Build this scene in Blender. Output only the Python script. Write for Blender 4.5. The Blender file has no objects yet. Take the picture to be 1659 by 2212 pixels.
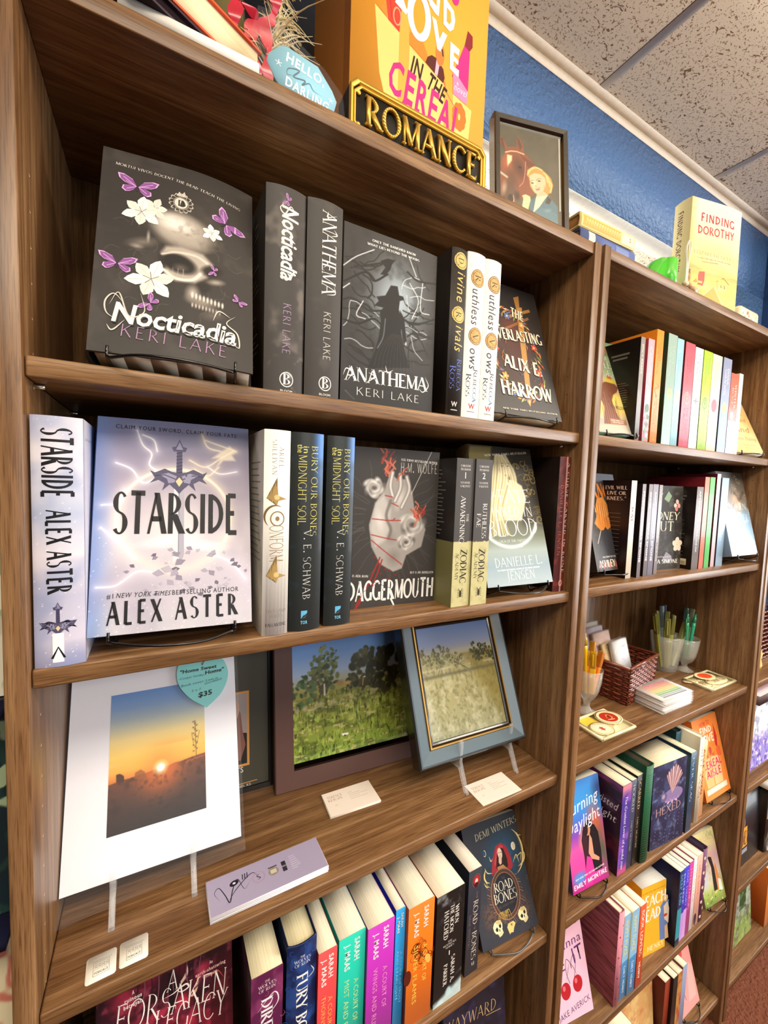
import bpy, math, random
import numpy as np
from mathutils import Vector, Matrix
rad = math.radians
random.seed(7); NR = np.random.RandomState(5)
SC = bpy.context.scene
COL = SC.collection
# ------------------------------------------------------------------ camera
cam = bpy.data.objects.new('camera', bpy.data.cameras.new('camera')); COL.objects.link(cam)
cam.data.sensor_fit = 'VERTICAL'; cam.data.sensor_height = 36.0; cam.data.lens = 14.484; cam.data.clip_start = 0.01
_R = np.array([[0.8741778, -0.48440531, 0.03412729], [-0.00188975, -0.07367069, -0.99728083], [0.48560232, 0.87173627, -0.06531669]])
cam.matrix_world = Matrix(((_R[0][0], -_R[1][0], -_R[2][0], 0.12212), (_R[0][1], -_R[1][1], -_R[2][1], -0.48679),
                           (_R[0][2], -_R[1][2], -_R[2][2], 1.62332), (0, 0, 0, 1)))
SC.camera = cam
# ------------------------------------------------------------------ light and exposure
SC.view_settings.view_transform = 'Standard'; SC.view_settings.look = 'None'
SC.view_settings.gamma = 1.0; SC.view_settings.use_curve_mapping = False
SC.view_settings.exposure = 0.12
W = bpy.data.worlds.new('room_daylight'); SC.world = W; W.use_nodes = True
W.node_tree.nodes['Background'].inputs[0].default_value = (1.0, 0.94, 0.86, 1)
W.node_tree.nodes['Background'].inputs[1].default_value = 0.07
def area(name, loc, target, sx, sy, power, col):
    l = bpy.data.lights.new(name, 'AREA'); l.shape = 'RECTANGLE'; l.size = sx; l.size_y = sy; l.energy = power; l.color = col
    o = bpy.data.objects.new(name, l); COL.objects.link(o); o.location = loc
    o.rotation_euler = (Vector(target) - Vector(loc)).to_track_quat('-Z', 'Y').to_euler(); return o
area('shop_window_daylight', (1.35, -4.0, 1.95), (0.75, 0.0, 1.5), 2.6, 1.5, 30, (0.93, 0.97, 1.0))
area('shop_door_daylight', (4.9, -2.1, 1.7), (1.2, 0.0, 1.5), 1.8, 2.0, 110, (0.95, 0.97, 1.0))
area('ceiling_troffer_light', (-0.1, -1.15, 2.66), (-0.1, -1.15, 0.0), 1.2, 0.6, 27, (1.0, 0.90, 0.74))
area('ceiling_troffer_light', (2.2, -1.2, 2.66), (2.2, -1.2, 0.0), 1.2, 0.6, 44, (1.0, 0.93, 0.82))
area('ceiling_troffer_light', (0.9, -2.9, 2.66), (0.9, -2.9, 0.0), 1.2, 0.6, 40, (1.0, 0.93, 0.82))
area('ceiling_fill_light', (0.9, -0.9, 2.25), (0.9, -0.9, 3.0), 1.6, 0.3, 30, (1.0, 0.92, 0.80))  # added fill without a fixture, aimed up to brighten the ceiling
area('next_room_light', (1.2, 1.7, 2.2), (1.2, 1.6, 3.0), 2.4, 1.2, 42, (1.0, 0.93, 0.82))
area('next_room_soffit_light', (1.0, 1.2, 1.9), (1.0, 0.33, 2.43), 1.6, 0.5, 24, (1.0, 0.95, 0.86))
# ------------------------------------------------------------------ colour and materials
def lin(c):
    c = np.asarray(c, float); return np.where(c <= 0.04045, c / 12.92, ((c + 0.055) / 1.055) ** 2.4)
def hx(s):
    if not isinstance(s, str): return np.array(s, float)
    s = s.lstrip('#'); return np.array([int(s[i:i + 2], 16) / 255 for i in (0, 2, 4)])
def nmat(name):
    m = bpy.data.materials.new(name); m.use_nodes = True; return m, m.node_tree.nodes, m.node_tree.links, m.node_tree.nodes['Principled BSDF']
def attr_mat(name, rough, coat=0.0, spec=0.5, metal=0.0, bump=0.0, bscale=900):
    m, N, L, b = nmat(name)
    a = N.new('ShaderNodeVertexColor'); a.layer_name = 'Col'
    L.new(a.outputs['Color'], b.inputs['Base Color'])
    b.inputs['Roughness'].default_value = rough; b.inputs['Coat Weight'].default_value = coat; b.inputs['Coat Roughness'].default_value = 0.04
    b.inputs['Specular IOR Level'].default_value = spec; b.inputs['Metallic'].default_value = metal
    t = N.new('ShaderNodeTexCoord'); n = N.new('ShaderNodeTexNoise'); n.inputs['Scale'].default_value = bscale; L.new(t.outputs['Object'], n.inputs['Vector'])
    if bump:
        bp = N.new('ShaderNodeBump'); bp.inputs['Strength'].default_value = bump; bp.inputs['Distance'].default_value = 0.0004
        L.new(n.outputs['Fac'], bp.inputs['Height']); L.new(bp.outputs['Normal'], b.inputs['Normal'])
    return m
PRINT = attr_mat('printed_matte_cover', 0.5, 0.0, 0.35, bump=0.06)
GLOSS = attr_mat('printed_gloss_cover', 0.4, 0.08, 0.4)
PAINT = attr_mat('varnished_picture', 0.4, 0.8, 0.4)
SATIN = attr_mat('satin_lacquer', 0.24, 0.35, 0.5, bump=0.05, bscale=300)
PLAIN = attr_mat('plain_surface', 0.6, 0.0, 0.3, bump=0.1)
METAL = attr_mat('metal_surface', 0.3, 0.0, 0.5, metal=1.0)
GOLD = attr_mat('gilt_surface', 0.36, 0.0, 0.5, metal=0.75)
def pages_mat():
    m, N, L, b = nmat('page_block_paper')
    a = N.new('ShaderNodeVertexColor'); a.layer_name = 'Col'
    t = N.new('ShaderNodeTexCoord'); mp = N.new('ShaderNodeMapping'); mp.inputs['Scale'].default_value = (6, 2600, 6)
    n = N.new('ShaderNodeTexNoise'); n.inputs['Scale'].default_value = 1.0; n.inputs['Detail'].default_value = 3
    L.new(t.outputs['Object'], mp.inputs['Vector']); L.new(mp.outputs['Vector'], n.inputs['Vector'])
    r = N.new('ShaderNodeValToRGB'); r.color_ramp.elements[0].position = 0.3; r.color_ramp.elements[0].color = (0.62, 0.60, 0.56, 1); r.color_ramp.elements[1].position = 0.6
    L.new(n.outputs['Fac'], r.inputs['Fac'])
    mx = N.new('ShaderNodeMixRGB'); mx.blend_type = 'MULTIPLY'; mx.inputs[0].default_value = 0.75
    L.new(a.outputs['Color'], mx.inputs[1]); L.new(r.outputs['Color'], mx.inputs[2]); L.new(mx.outputs[0], b.inputs['Base Color'])
    b.inputs['Roughness'].default_value = 0.8; b.inputs['Specular IOR Level'].default_value = 0.1
    return m
PAGES = pages_mat()
def wood_mat(name, axis, dark, mid, light, rough):
    m, N, L, b = nmat(name)
    t = N.new('ShaderNodeTexCoord'); mp = N.new('ShaderNodeMapping')
    s = [62, 62, 62]; s[axis] = 2.6; mp.inputs['Scale'].default_value = s
    n = N.new('ShaderNodeTexNoise'); n.inputs['Scale'].default_value = 1.0; n.inputs['Detail'].default_value = 7; n.inputs['Roughness'].default_value = 0.62; n.inputs['Distortion'].default_value = 0.7
    L.new(t.outputs['Object'], mp.inputs['Vector']); L.new(mp.outputs['Vector'], n.inputs['Vector'])
    r = N.new('ShaderNodeValToRGB'); e = r.color_ramp.elements
    e[0].position = 0.30; e[0].color = (*dark, 1); e[1].position = 0.72; e[1].color = (*light, 1)
    k = e.new(0.52); k.color = (*mid, 1)
    L.new(n.outputs['Fac'], r.inputs['Fac'])
    mp2 = N.new('ShaderNodeMapping'); s2 = [900, 900, 900]; s2[axis] = 26; mp2.inputs['Scale'].default_value = s2
    n2 = N.new('ShaderNodeTexNoise'); n2.inputs['Scale'].default_value = 1.0; n2.inputs['Detail'].default_value = 2
    L.new(t.outputs['Object'], mp2.inputs['Vector']); L.new(mp2.outputs['Vector'], n2.inputs['Vector'])
    r2 = N.new('ShaderNodeValToRGB'); r2.color_ramp.elements[0].position = 0.36; r2.color_ramp.elements[0].color = (0.5, 0.44, 0.4, 1); r2.color_ramp.elements[1].position = 0.5
    L.new(n2.outputs['Fac'], r2.inputs['Fac'])
    mx = N.new('ShaderNodeMixRGB'); mx.blend_type = 'MULTIPLY'; mx.inputs[0].default_value = 0.8
    L.new(r.outputs['Color'], mx.inputs[1]); L.new(r2.outputs['Color'], mx.inputs[2]); L.new(mx.outputs[0], b.inputs['Base Color'])
    b.inputs['Roughness'].default_value = rough; b.inputs['Specular IOR Level'].default_value = 0.45
    bp = N.new('ShaderNodeBump'); bp.inputs['Strength'].default_value = 0.12; bp.inputs['Distance'].default_value = 0.0005
    L.new(n2.outputs['Fac'], bp.inputs['Height']); L.new(bp.outputs['Normal'], b.inputs['Normal'])
    return m
WD, WM, WL = (0.105, 0.046, 0.016), (0.215, 0.108, 0.044), (0.36, 0.205, 0.094)
WOODX = wood_mat('walnut_laminate_along_shelf', 0, WD, WM, WL, 0.36)
WOODZ = wood_mat('walnut_laminate_upright', 2, WD, WM, WL, 0.34)
DARKWOOD = wood_mat('dark_stained_wood', 0, (0.03, 0.012, 0.01), (0.06, 0.028, 0.022), (0.095, 0.045, 0.035), 0.3)
def film_mat(name, tint, alpha, bscale):
    m, N, L, b = nmat(name)
    b.inputs['Base Color'].default_value = (*tint, 1); b.inputs['Roughness'].default_value = 0.12; b.inputs['Alpha'].default_value = alpha; b.inputs['Coat Weight'].default_value = 0.6
    t = N.new('ShaderNodeTexCoord'); n = N.new('ShaderNodeTexNoise'); n.inputs['Scale'].default_value = bscale; n.inputs['Detail'].default_value = 2; L.new(t.outputs['Object'], n.inputs['Vector'])
    bp = N.new('ShaderNodeBump'); bp.inputs['Strength'].default_value = 0.5; bp.inputs['Distance'].default_value = 0.002
    L.new(n.outputs['Fac'], bp.inputs['Height']); L.new(bp.outputs['Normal'], b.inputs['Normal'])
    return m
FILM = film_mat('clear_plastic_film', (0.95, 0.95, 0.97), 0.035, 60)
WRAP = film_mat('crinkled_plastic_wrap', (0.97, 0.96, 0.95), 0.22, 90)
GLASS = film_mat('pressed_clear_glass', (0.82, 0.82, 0.76), 0.24, 130)
ACRYL = film_mat('clear_acrylic', (0.92, 0.94, 0.97), 0.20, 12)
# ------------------------------------------------------------------ mesh builder
def bez(*p, n=10):
    "sample a Catmull-Rom curve through the points"
    p = [np.array(q, float) for q in p]; p = [2 * p[0] - p[1]] + p + [2 * p[-1] - p[-2]]; o = []
    for i in range(1, len(p) - 2):
        for k in range(n):
            t = k / n; a, b, c, d = p[i - 1:i + 3]
            o.append(0.5 * (2 * b + (c - a) * t + (2 * a - 5 * b + 4 * c - d) * t * t + (3 * b - a - 3 * c + d) * t ** 3))
    o.append(p[-2]); return [tuple(q) for q in o]
class MB:
    def __init__(s): s.V = []; s.F = []; s.n = 0
    def add(s, v, f, col='#ffffff', mat=0):
        v = np.asarray(v, float).reshape(-1, 3)
        c = hx(col)
        if c.ndim == 1: c = np.repeat(c[None], len(v), 0)
        s.V.append((v, lin(np.clip(c, 0, 1)))); s.F.append((f if isinstance(f, np.ndarray) else list(f), s.n, mat)); s.n += len(v); return s
    def box(s, a, b, col='#ffffff', mat=0, M=None):
        x0, y0, z0 = a; x1, y1, z1 = b
        v = np.array([(x0, y0, z0), (x1, y0, z0), (x1, y1, z0), (x0, y1, z0), (x0, y0, z1), (x1, y0, z1), (x1, y1, z1), (x0, y1, z1)], float)
        if M is not None: v = np.array([M @ Vector(p) for p in v])
        return s.add(v, [(3, 2, 1, 0), (4, 5, 6, 7), (0, 1, 5, 4), (1, 2, 6, 5), (2, 3, 7, 6), (3, 0, 4, 7)], col, mat)
    def prism(s, pts, fn, o0, o1, col='#ffffff', mat=0):
        "closed outline pts (2D), fn(u, v, o) -> 3D, between offsets o0 and o1"
        n = len(pts); v = [fn(p[0], p[1], o0) for p in pts] + [fn(p[0], p[1], o1) for p in pts]
        f = [tuple(range(n - 1, -1, -1)), tuple(range(n, 2 * n))] + [(i, (i + 1) % n, n + (i + 1) % n, n + i) for i in range(n)]
        return s.add(v, f, col, mat)
    def tube(s, pts, r, col='#ffffff', mat=0, n=8, cap=True):
        p = [Vector(q) for q in pts]; v = []; f = []; rr = r if hasattr(r, '__len__') else [r] * len(p)
        nrm = None
        for i, q in enumerate(p):
            d = (p[min(i + 1, len(p) - 1)] - p[max(i - 1, 0)]).normalized()
            if nrm is None: nrm = d.orthogonal().normalized()
            else:
                nrm = nrm - d * nrm.dot(d); nrm = nrm.normalized() if nrm.length > 1e-6 else d.orthogonal().normalized()
            bn = d.cross(nrm)
            for k in range(n):
                a = 2 * math.pi * k / n; v.append(q + (nrm * math.cos(a) + bn * math.sin(a)) * rr[i])
        for i in range(len(p) - 1):
            for k in range(n): f.append((i * n + k, i * n + (k + 1) % n, (i + 1) * n + (k + 1) % n, (i + 1) * n + k))
        if cap: f += [tuple(range(n - 1, -1, -1)), tuple(range((len(p) - 1) * n, len(p) * n))]
        return s.add([tuple(q) for q in v], f, col, mat)
    def lathe(s, prof, n=24, c=(0, 0, 0), col='#ffffff', mat=0, mod=None):
        v = []; f = []
        for i, (r, z) in enumerate(prof):
            for k in range(n):
                a = 2 * math.pi * k / n; q = r * (mod(a, z) if mod else 1); v.append((c[0] + q * math.cos(a), c[1] + q * math.sin(a), c[2] + z))
        for i in range(len(prof) - 1):
            for k in range(n): f.append((i * n + k, i * n + (k + 1) % n, (i + 1) * n + (k + 1) % n, (i + 1) * n + k))
        return s.add(v, f, col, mat)
    def ball(s, c, r, col='#ffffff', mat=0, n=14, m=9):
        r = r if hasattr(r, '__len__') else (r, r, r)
        v = [(c[0] + r[0] * math.sin(math.pi * i / m) * math.cos(2 * math.pi * k / n), c[1] + r[1] * math.sin(math.pi * i / m) * math.sin(2 * math.pi * k / n), c[2] + r[2] * math.cos(math.pi * i / m)) for i in range(m + 1) for k in range(n)]
        f = [(i * n + k, (i + 1) * n + k, (i + 1) * n + (k + 1) % n, i * n + (k + 1) % n) for i in range(m) for k in range(n)]
        return s.add(v, f, col, mat)
    def build(s, name, mats, parent=None, deform=None, smooth=False, bevel=0):
        me = bpy.data.meshes.new(name)
        v = np.concatenate([a for a, _ in s.V]); c = np.concatenate([a for _, a in s.V])
        if deform is not None: v = deform(v.copy())
        loops = []; starts = []; tot = []; mi = []; k = 0
        for f, o, m in s.F:
            if isinstance(f, np.ndarray):
                w = f.shape[1]; loops.append((f + o).ravel()); starts.append(k + w * np.arange(len(f))); tot.append(np.full(len(f), w)); mi.append(np.full(len(f), m)); k += f.size
            else:
                l = np.array([i + o for q in f for i in q], int); w = np.array([len(q) for q in f], int)
                loops.append(l); starts.append(k + np.concatenate([[0], np.cumsum(w)[:-1]])); tot.append(w); mi.append(np.full(len(f), m)); k += len(l)
        loops = np.concatenate(loops).astype(np.int32); starts = np.concatenate(starts).astype(np.int32); mi = np.concatenate(mi).astype(np.int32)
        me.vertices.add(len(v)); me.vertices.foreach_set('co', v.astype(np.float32).ravel())
        me.loops.add(len(loops)); me.loops.foreach_set('vertex_index', loops)
        me.polygons.add(len(starts)); me.polygons.foreach_set('loop_start', starts); me.polygons.foreach_set('loop_total', np.concatenate(tot).astype(np.int32)); me.polygons.foreach_set('material_index', mi)
        if smooth: me.polygons.foreach_set('use_smooth', np.ones(len(starts), bool))
        me.update(calc_edges=True); me.validate()
        a = me.attributes.new('Col', 'FLOAT_COLOR', 'POINT'); a.data.foreach_set('color', np.concatenate([c, np.ones((len(c), 1))], 1).astype(np.float32).ravel())
        for m in (mats if isinstance(mats, (list, tuple)) else [mats]): me.materials.append(m)
        o = bpy.data.objects.new(name, me); COL.objects.link(o)
        if parent is not None: o.parent = parent
        if bevel:
            b = o.modifiers.new('bevel', 'BEVEL'); b.width = bevel; b.segments = 2; b.limit_method = 'ANGLE'
        return o
def thing(name, label, cat, loc=(0, 0, 0), rot=(0, 0, 0), group=None):
    o = bpy.data.objects.new(name, None); o.empty_display_size = 0.02; COL.objects.link(o); o.location = loc; o.rotation_euler = rot
    return tag(o, label, cat, group)
def tag(o, label, cat, group=None):
    o['label'] = label; o['category'] = cat
    if group: o['group'] = group
    return o
def struct(name, mb, mats, **k):
    o = mb.build(name, mats, **k); o['kind'] = 'structure'; return o
# ------------------------------------------------------------------ lettering
GL = {}
def load_glyphs():
    chars = 'ABCDEFGHIJKLMNOPQRSTUVWXYZabcdefghijklmnopqrstuvwxyz0123456789.,\'"#&:-$!?'
    jobs = []
    for wt, off in (('r', 0.0), ('b', 0.022), ('l', -0.012)):
        for ch in chars:
            for body in (ch, 'H' + ch + 'H'):
                cu = bpy.data.curves.new('glyph', 'FONT'); cu.body = body; cu.resolution_u = 2; cu.offset = off if len(body) == 1 else 0.0
                o = bpy.data.objects.new('glyph', cu); COL.objects.link(o); jobs.append((wt, ch, len(body), o))
    cu = bpy.data.curves.new('glyph', 'FONT'); cu.body = 'HH'; ohh = bpy.data.objects.new('glyph', cu); COL.objects.link(ohh)
    bpy.context.view_layer.update(); dg = bpy.context.evaluated_depsgraph_get()
    def mesh(o):
        me = bpy.data.meshes.new_from_object(o.evaluated_get(dg)); n = len(me.vertices); a = np.zeros(n * 3); me.vertices.foreach_get('co', a)
        f = [tuple(p.vertices) for p in me.polygons]; bpy.data.meshes.remove(me); return a.reshape(-1, 3)[:, :2], f
    hh = mesh(ohh)[0]; wHH = hh[:, 0].max(); cap = hh[:, 1].max(); tmp = {}
    for wt, ch, k, o in jobs:
        v, f = mesh(o)
        if k == 1: tmp[wt, ch] = (v / cap, f)
        else: GL[wt, ch] = (*tmp[wt, ch], (v[:, 0].max() - wHH) / cap)
    for _, _, _, o in jobs + [(0, 0, 0, ohh)]:
        c = o.data; bpy.data.objects.remove(o); bpy.data.curves.remove(c)
load_glyphs()
SER = dict(A=(.8, [(0, 0, .38, 1, 0), (.38, 1, .8, 0, 1), (.14, .36, .66, .36, 0)], []), B=(.66, [(.12, 0, .12, 1, 1)], [(.14, .76, .36, .24, -90, 90), (.14, .26, .44, .26, -90, 90)]),
    C=(.78, [], [(.46, .5, .42, .52, 42, 318)]), D=(.8, [(.12, 0, .12, 1, 1)], [(.12, .5, .6, .5, -90, 90)]), E=(.62, [(.12, 0, .12, 1, 1), (.12, .98, .58, .98, 0), (.12, .52, .48, .52, 0), (.12, .02, .62, .02, 0)], []),
    F=(.58, [(.12, 0, .12, 1, 1), (.12, .98, .58, .98, 0), (.12, .52, .48, .52, 0)], []), G=(.84, [(.78, .02, .78, .42, 1)], [(.46, .5, .42, .52, 42, 318)]), H=(.86, [(.12, 0, .12, 1, 1), (.74, 0, .74, 1, 1), (.12, .52, .74, .52, 0)], []),
    I=(.26, [(.13, 0, .13, 1, 1)], []), J=(.42, [(.28, .1, .28, 1, 1)], [(.1, .02, .18, .2, 270, 350)]), K=(.76, [(.12, 0, .12, 1, 1), (.66, 1, .14, .44, 0), (.3, .6, .76, 0, 1)], []), L=(.6, [(.12, 0, .12, 1, 1), (.12, .02, .6, .02, 0)], []),
    M=(1.0, [(.1, 0, .1, 1, 0), (.1, 1, .5, .06, 1), (.5, .06, .9, 1, 0), (.9, 0, .9, 1, 1)], []), N=(.86, [(.1, 0, .1, 1, 0), (.1, 1, .76, 0, 1), (.76, 0, .76, 1, 0)], []), O=(.92, [], [(.46, .5, .44, .52, 0, 360)]),
    P=(.62, [(.12, 0, .12, 1, 1)], [(.14, .73, .42, .27, -90, 90)]), Q=(.92, [(.5, .15, .95, -.15, 1)], [(.46, .5, .44, .52, 0, 360)]), R=(.74, [(.12, 0, .12, 1, 1), (.3, .48, .74, 0, 1)], [(.14, .73, .4, .27, -90, 90)]),
    S=(.58, [], [(.3, .745, .24, .26, 35, 275), (.29, .255, .26, .265, 95, -145)]), T=(.74, [(.37, 0, .37, 1, 1), (.02, .98, .72, .98, 0)], []), U=(.82, [(.12, .34, .12, 1, 1), (.72, .34, .72, 1, 0)], [(.42, .34, .3, .36, 180, 360)]),
    V=(.78, [(.02, 1, .4, 0, 1), (.4, 0, .76, 1, 0)], []), W=(1.12, [(.02, 1, .32, 0, 1), (.32, 0, .56, .95, 0), (.56, .95, .84, 0, 1), (.84, 0, 1.1, 1, 0)], []), X=(.76, [(.04, 1, .74, 0, 1), (.7, 1, .04, 0, 0)], []),
    Y=(.76, [(.02, 1, .38, .46, 1), (.74, 1, .38, .46, 0), (.38, 0, .38, .46, 1)], []), Z=(.7, [(.06, .98, .66, .98, 0), (.66, 1, .04, 0, 1), (.04, .02, .68, .02, 0)], []))
def serif_glyph(ch, T, t, srf):
    w, lines, arcs = SER[ch]; V = []; F = []
    def quad(a, b, c, d): n = len(V); V.extend([a, b, c, d]); F.append((n, n + 1, n + 2, n + 3))
    for x0, y0, x1, y1, k in lines:
        h = (T if k else t) / 2; d = math.hypot(x1 - x0, y1 - y0); nx, ny = -(y1 - y0) / d * h, (x1 - x0) / d * h
        if abs(y1 - y0) > .1 and abs(x1 - x0) > .01:   # diagonals: horizontal cut ends
            hh = h * d / abs(y1 - y0); quad((x0 - hh, y0), (x0 + hh, y0), (x1 + hh, y1), (x1 - hh, y1))
        else: quad((x0 + nx, y0 + ny), (x0 - nx, y0 - ny), (x1 - nx, y1 - ny), (x1 + nx, y1 + ny))
        if srf:
            for x, y in ((x0, y0), (x1, y1)):
                if y in (0, 1) and abs(y1 - y0) > .1 and not (ch in 'AMNVW' and ((y == 1 and (ch == 'A' or (ch in 'MN' and k and 0 < x < .8))) or (y == 0 and ch in 'VWN' and k + (ch != 'N')))):
                    q = h + srf; e = .028; quad((x - q, y - e if y else 0), (x + q, y - e if y else 0), (x + q, y if y else e), (x - q, y if y else e))
            if abs(y1 - y0) < .01 and ch in 'EFTLZ':
                e = .09 if ch != 'T' else .1; yy = y1; s = -1 if yy > .6 else 1
                for x in ((x1,) if ch != 'T' else (x0, x1)): quad((x - .03, yy), (x + .0, yy), (x + .01, yy + s * e * 1.5), (x - .01, yy + s * e * 1.5)) if yy != .52 else quad((x - .03, yy - .06), (x, yy - .06), (x, yy + .06), (x - .03, yy + .06))
    for cx, cy, rx, ry, a0, a1 in arcs:
        m = max(5, int(abs(a1 - a0) / 15)); n = len(V)
        for i in range(m + 1):
            a = rad(a0 + (a1 - a0) * i / m); ca, sa = math.cos(a), math.sin(a); h = (t + (T - t) * ca * ca) / 2
            if ch == 'S': h = (t + (T - t) * (1 - abs(sa) ** 2 * .8 if (a0 + (a1 - a0) * i / m) % 360 > 100 or cy < .5 else .3)) / 2
            rin, rout = (rx - h, ry - h * .6), (rx + h, ry + h * .6)
            if ry < .5 or ch in 'DCGOQ': rout = (rx + h, ry)
            if ch in 'DCGOQ': rin = (rx - h, ry - t)
            V.extend([(cx + rin[0] * ca, cy + rin[1] * sa), (cx + rout[0] * ca, cy + rout[1] * sa)])
        for i in range(m): F.append((n + 2 * i, n + 2 * i + 1, n + 2 * i + 3, n + 2 * i + 2))
    return np.array(V), F, w + .1
SCACHE = {}
FONTS = {'serif': (.135, .05, .07), 'thin': (.07, .045, 0), 'serifbold': (.19, .07, .08), 'elegant': (.085, .04, .05), 'block': (.2, .17, 0), 'narrow': (.26, .125, 0)}
def glyph(ch, font):
    if ch == ' ': return np.zeros((0, 2)), [], 0.42
    if font in FONTS and ch.upper() in SER:
        k = (ch, font)
        if k not in SCACHE:
            v, f, w = serif_glyph(ch.upper(), *FONTS[font])
            if ch.islower(): v = v * .8; w *= .8
            SCACHE[k] = (v, f, w)
        return SCACHE[k]
    wt = {'bold': 'b', 'light': 'l', 'serifbold': 'b', 'block': 'b'}.get(font, 'r')
    return GL.get((wt, ch), GL[wt, '.'])
def layout(s, h, w, align, font, shear, sp):
    V = []; F = []; x = 0; n = 0
    for ch in s:
        v, f, a = glyph(ch, font)
        if len(v): V.append(v + np.array([x, 0])); F += [tuple(i + n for i in q) for q in f]; n += len(v)
        x += a + sp
    if not V: return None
    V = np.concatenate(V); V = V - np.array([V[:, 0].min(), 0]); tot = V[:, 0].max()
    V = V * np.array([(w / tot if w else h), h]); tw = w if w else tot * h
    V[:, 0] += {'l': 0, 'c': -tw / 2, 'r': -tw}[align]
    V[:, 0] += V[:, 1] * shear
    return V, F
def split_long(V, F, L):
    V = [tuple(p) for p in V]; T = []; st = []
    for q in F: st += [(q[0], q[i], q[i + 1]) for i in range(1, len(q) - 1)]
    mid = {}
    while st:
        a, b, c = st.pop(); P = [V[a], V[b], V[c]]; e = [abs(P[i][0] - P[(i + 1) % 3][0]) for i in range(3)]; k = int(np.argmax(e))
        if e[k] < L: T.append((a, b, c)); continue
        i, j, m = [(a, b, c), (b, c, a), (c, a, b)][k]; key = (min(i, j), max(i, j))
        if key not in mid: V.append(((V[i][0] + V[j][0]) / 2, (V[i][1] + V[j][1]) / 2)); mid[key] = len(V) - 1
        h = mid[key]; st += [(i, h, m), (h, j, m)]
    return np.array(V), T
class Face:
    "a flat or gently bulged printed surface; 2D units are millimetres"
    def __init__(s, mb, P, ex, ey, w, h, bulge=0.0, mat=0):
        s.mb = mb; s.P = np.array(P, float); s.ex = np.array(ex, float); s.ey = np.array(ey, float); s.n = np.cross(s.ex, s.ey); s.w = w * 1000; s.h = h * 1000; s.b = bulge; s.o = 0.00022; s.mat = mat
    def map(s, V):
        V = np.asarray(V, float); u, v = V[:, 0] / 1000, V[:, 1] / 1000; o = s.o + s.b * (1 - (2 * V[:, 0] / s.w - 1) ** 2)
        return s.P + u[:, None] * s.ex + v[:, None] * s.ey + o[:, None] * s.n
    def draw(s, V, F, col, mat=None):
        V = np.asarray(V, float)
        if s.b: V, F = split_long(V, F, s.w / 14)
        s.mb.add(s.map(V), F, col, s.mat if mat is None else mat); s.o += 0.000005
    def poly(s, pts, col, mat=None): s.draw(pts, [tuple(range(len(pts)))], col, mat)
    def rect(s, a, b, col, mat=None): s.poly([a, (b[0], a[1]), b, (a[0], b[1])], col, mat)
    def oval(s, c, rx, ry, col, rot=0, n=24, a0=0, a1=360, mat=None):
        k = rad(rot); s.poly([(c[0] + rx * math.cos(a) * math.cos(k) - ry * math.sin(a) * math.sin(k), c[1] + rx * math.cos(a) * math.sin(k) + ry * math.sin(a) * math.cos(k)) for a in [rad(a0 + (a1 - a0) * i / n) for i in range(n)]], col, mat)
    def line(s, pts, w, col, taper=False, mat=None):
        p = [np.array(q, float) for q in pts]; V = []; n = len(p)
        for i in range(n):
            d = p[min(i + 1, n - 1)] - p[max(i - 1, 0)]; d = d / (np.linalg.norm(d) + 1e-9); k = w / 2 * ((math.sin(math.pi * (i + .3) / (n - .4))) if taper else 1)
            V += [p[i] + k * np.array([-d[1], d[0]]), p[i] - k * np.array([-d[1], d[0]])]
        s.draw(V, [(2 * i, 2 * i + 1, 2 * i + 3, 2 * i + 2) for i in range(n - 1)], col, mat)
    def curve(s, pts, w, col, taper=True, n=8): s.line(bez(*pts, n=n), w, col, taper)
    def ring(s, c, rx, ry, w, col, n=32): s.line([(c[0] + rx * math.cos(2 * math.pi * i / n), c[1] + ry * math.sin(2 * math.pi * i / n)) for i in range(n + 1)], w, col)
    def text(s, t, p, h, col, w=None, align='c', font='reg', rot=0, shear=0.0, sp=0.04, mat=None):
        r = layout(t, h, w, align, font, shear, sp)
        if r is None: return
        V, F = r; k = rad(rot); V = V @ np.array([[math.cos(k), math.sin(k)], [-math.sin(k), math.cos(k)]]) + np.array(p); s.draw(V, F, col, mat)
    def tline(s, t, a, b, h, col, font='reg', shear=0.0, sp=0.04, mat=None):
        "text whose baseline runs from a to b"
        d = (b[0] - a[0], b[1] - a[1]); s.text(t, a, h, col, math.hypot(*d), 'l', font, math.degrees(math.atan2(d[1], d[0])), shear, sp, mat)
    def vtext(s, t, uc, vtop, length, cap, col, font='reg', shear=0.0, sp=0.04, mat=None):
        "spine lettering that reads downwards"
        s.text(t, (uc - cap / 2, vtop), cap, col, length, 'l', font, -90, shear, sp, mat)
    def art(s, A, mat=None):
        ny, nx = A.c.shape[:2]; V = np.stack([A.X.ravel(), A.Y.ravel()], 1)
        i = np.arange(ny - 1)[:, None] * nx + np.arange(nx - 1)[None]; q = np.stack([i, i + 1, i + nx + 1, i + nx], -1).reshape(-1, 4)
        s.mb.add(s.map(V), q, A.c.reshape(-1, 3), s.mat if mat is None else mat); s.o += 0.00012 if s.b else 0.00001
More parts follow.
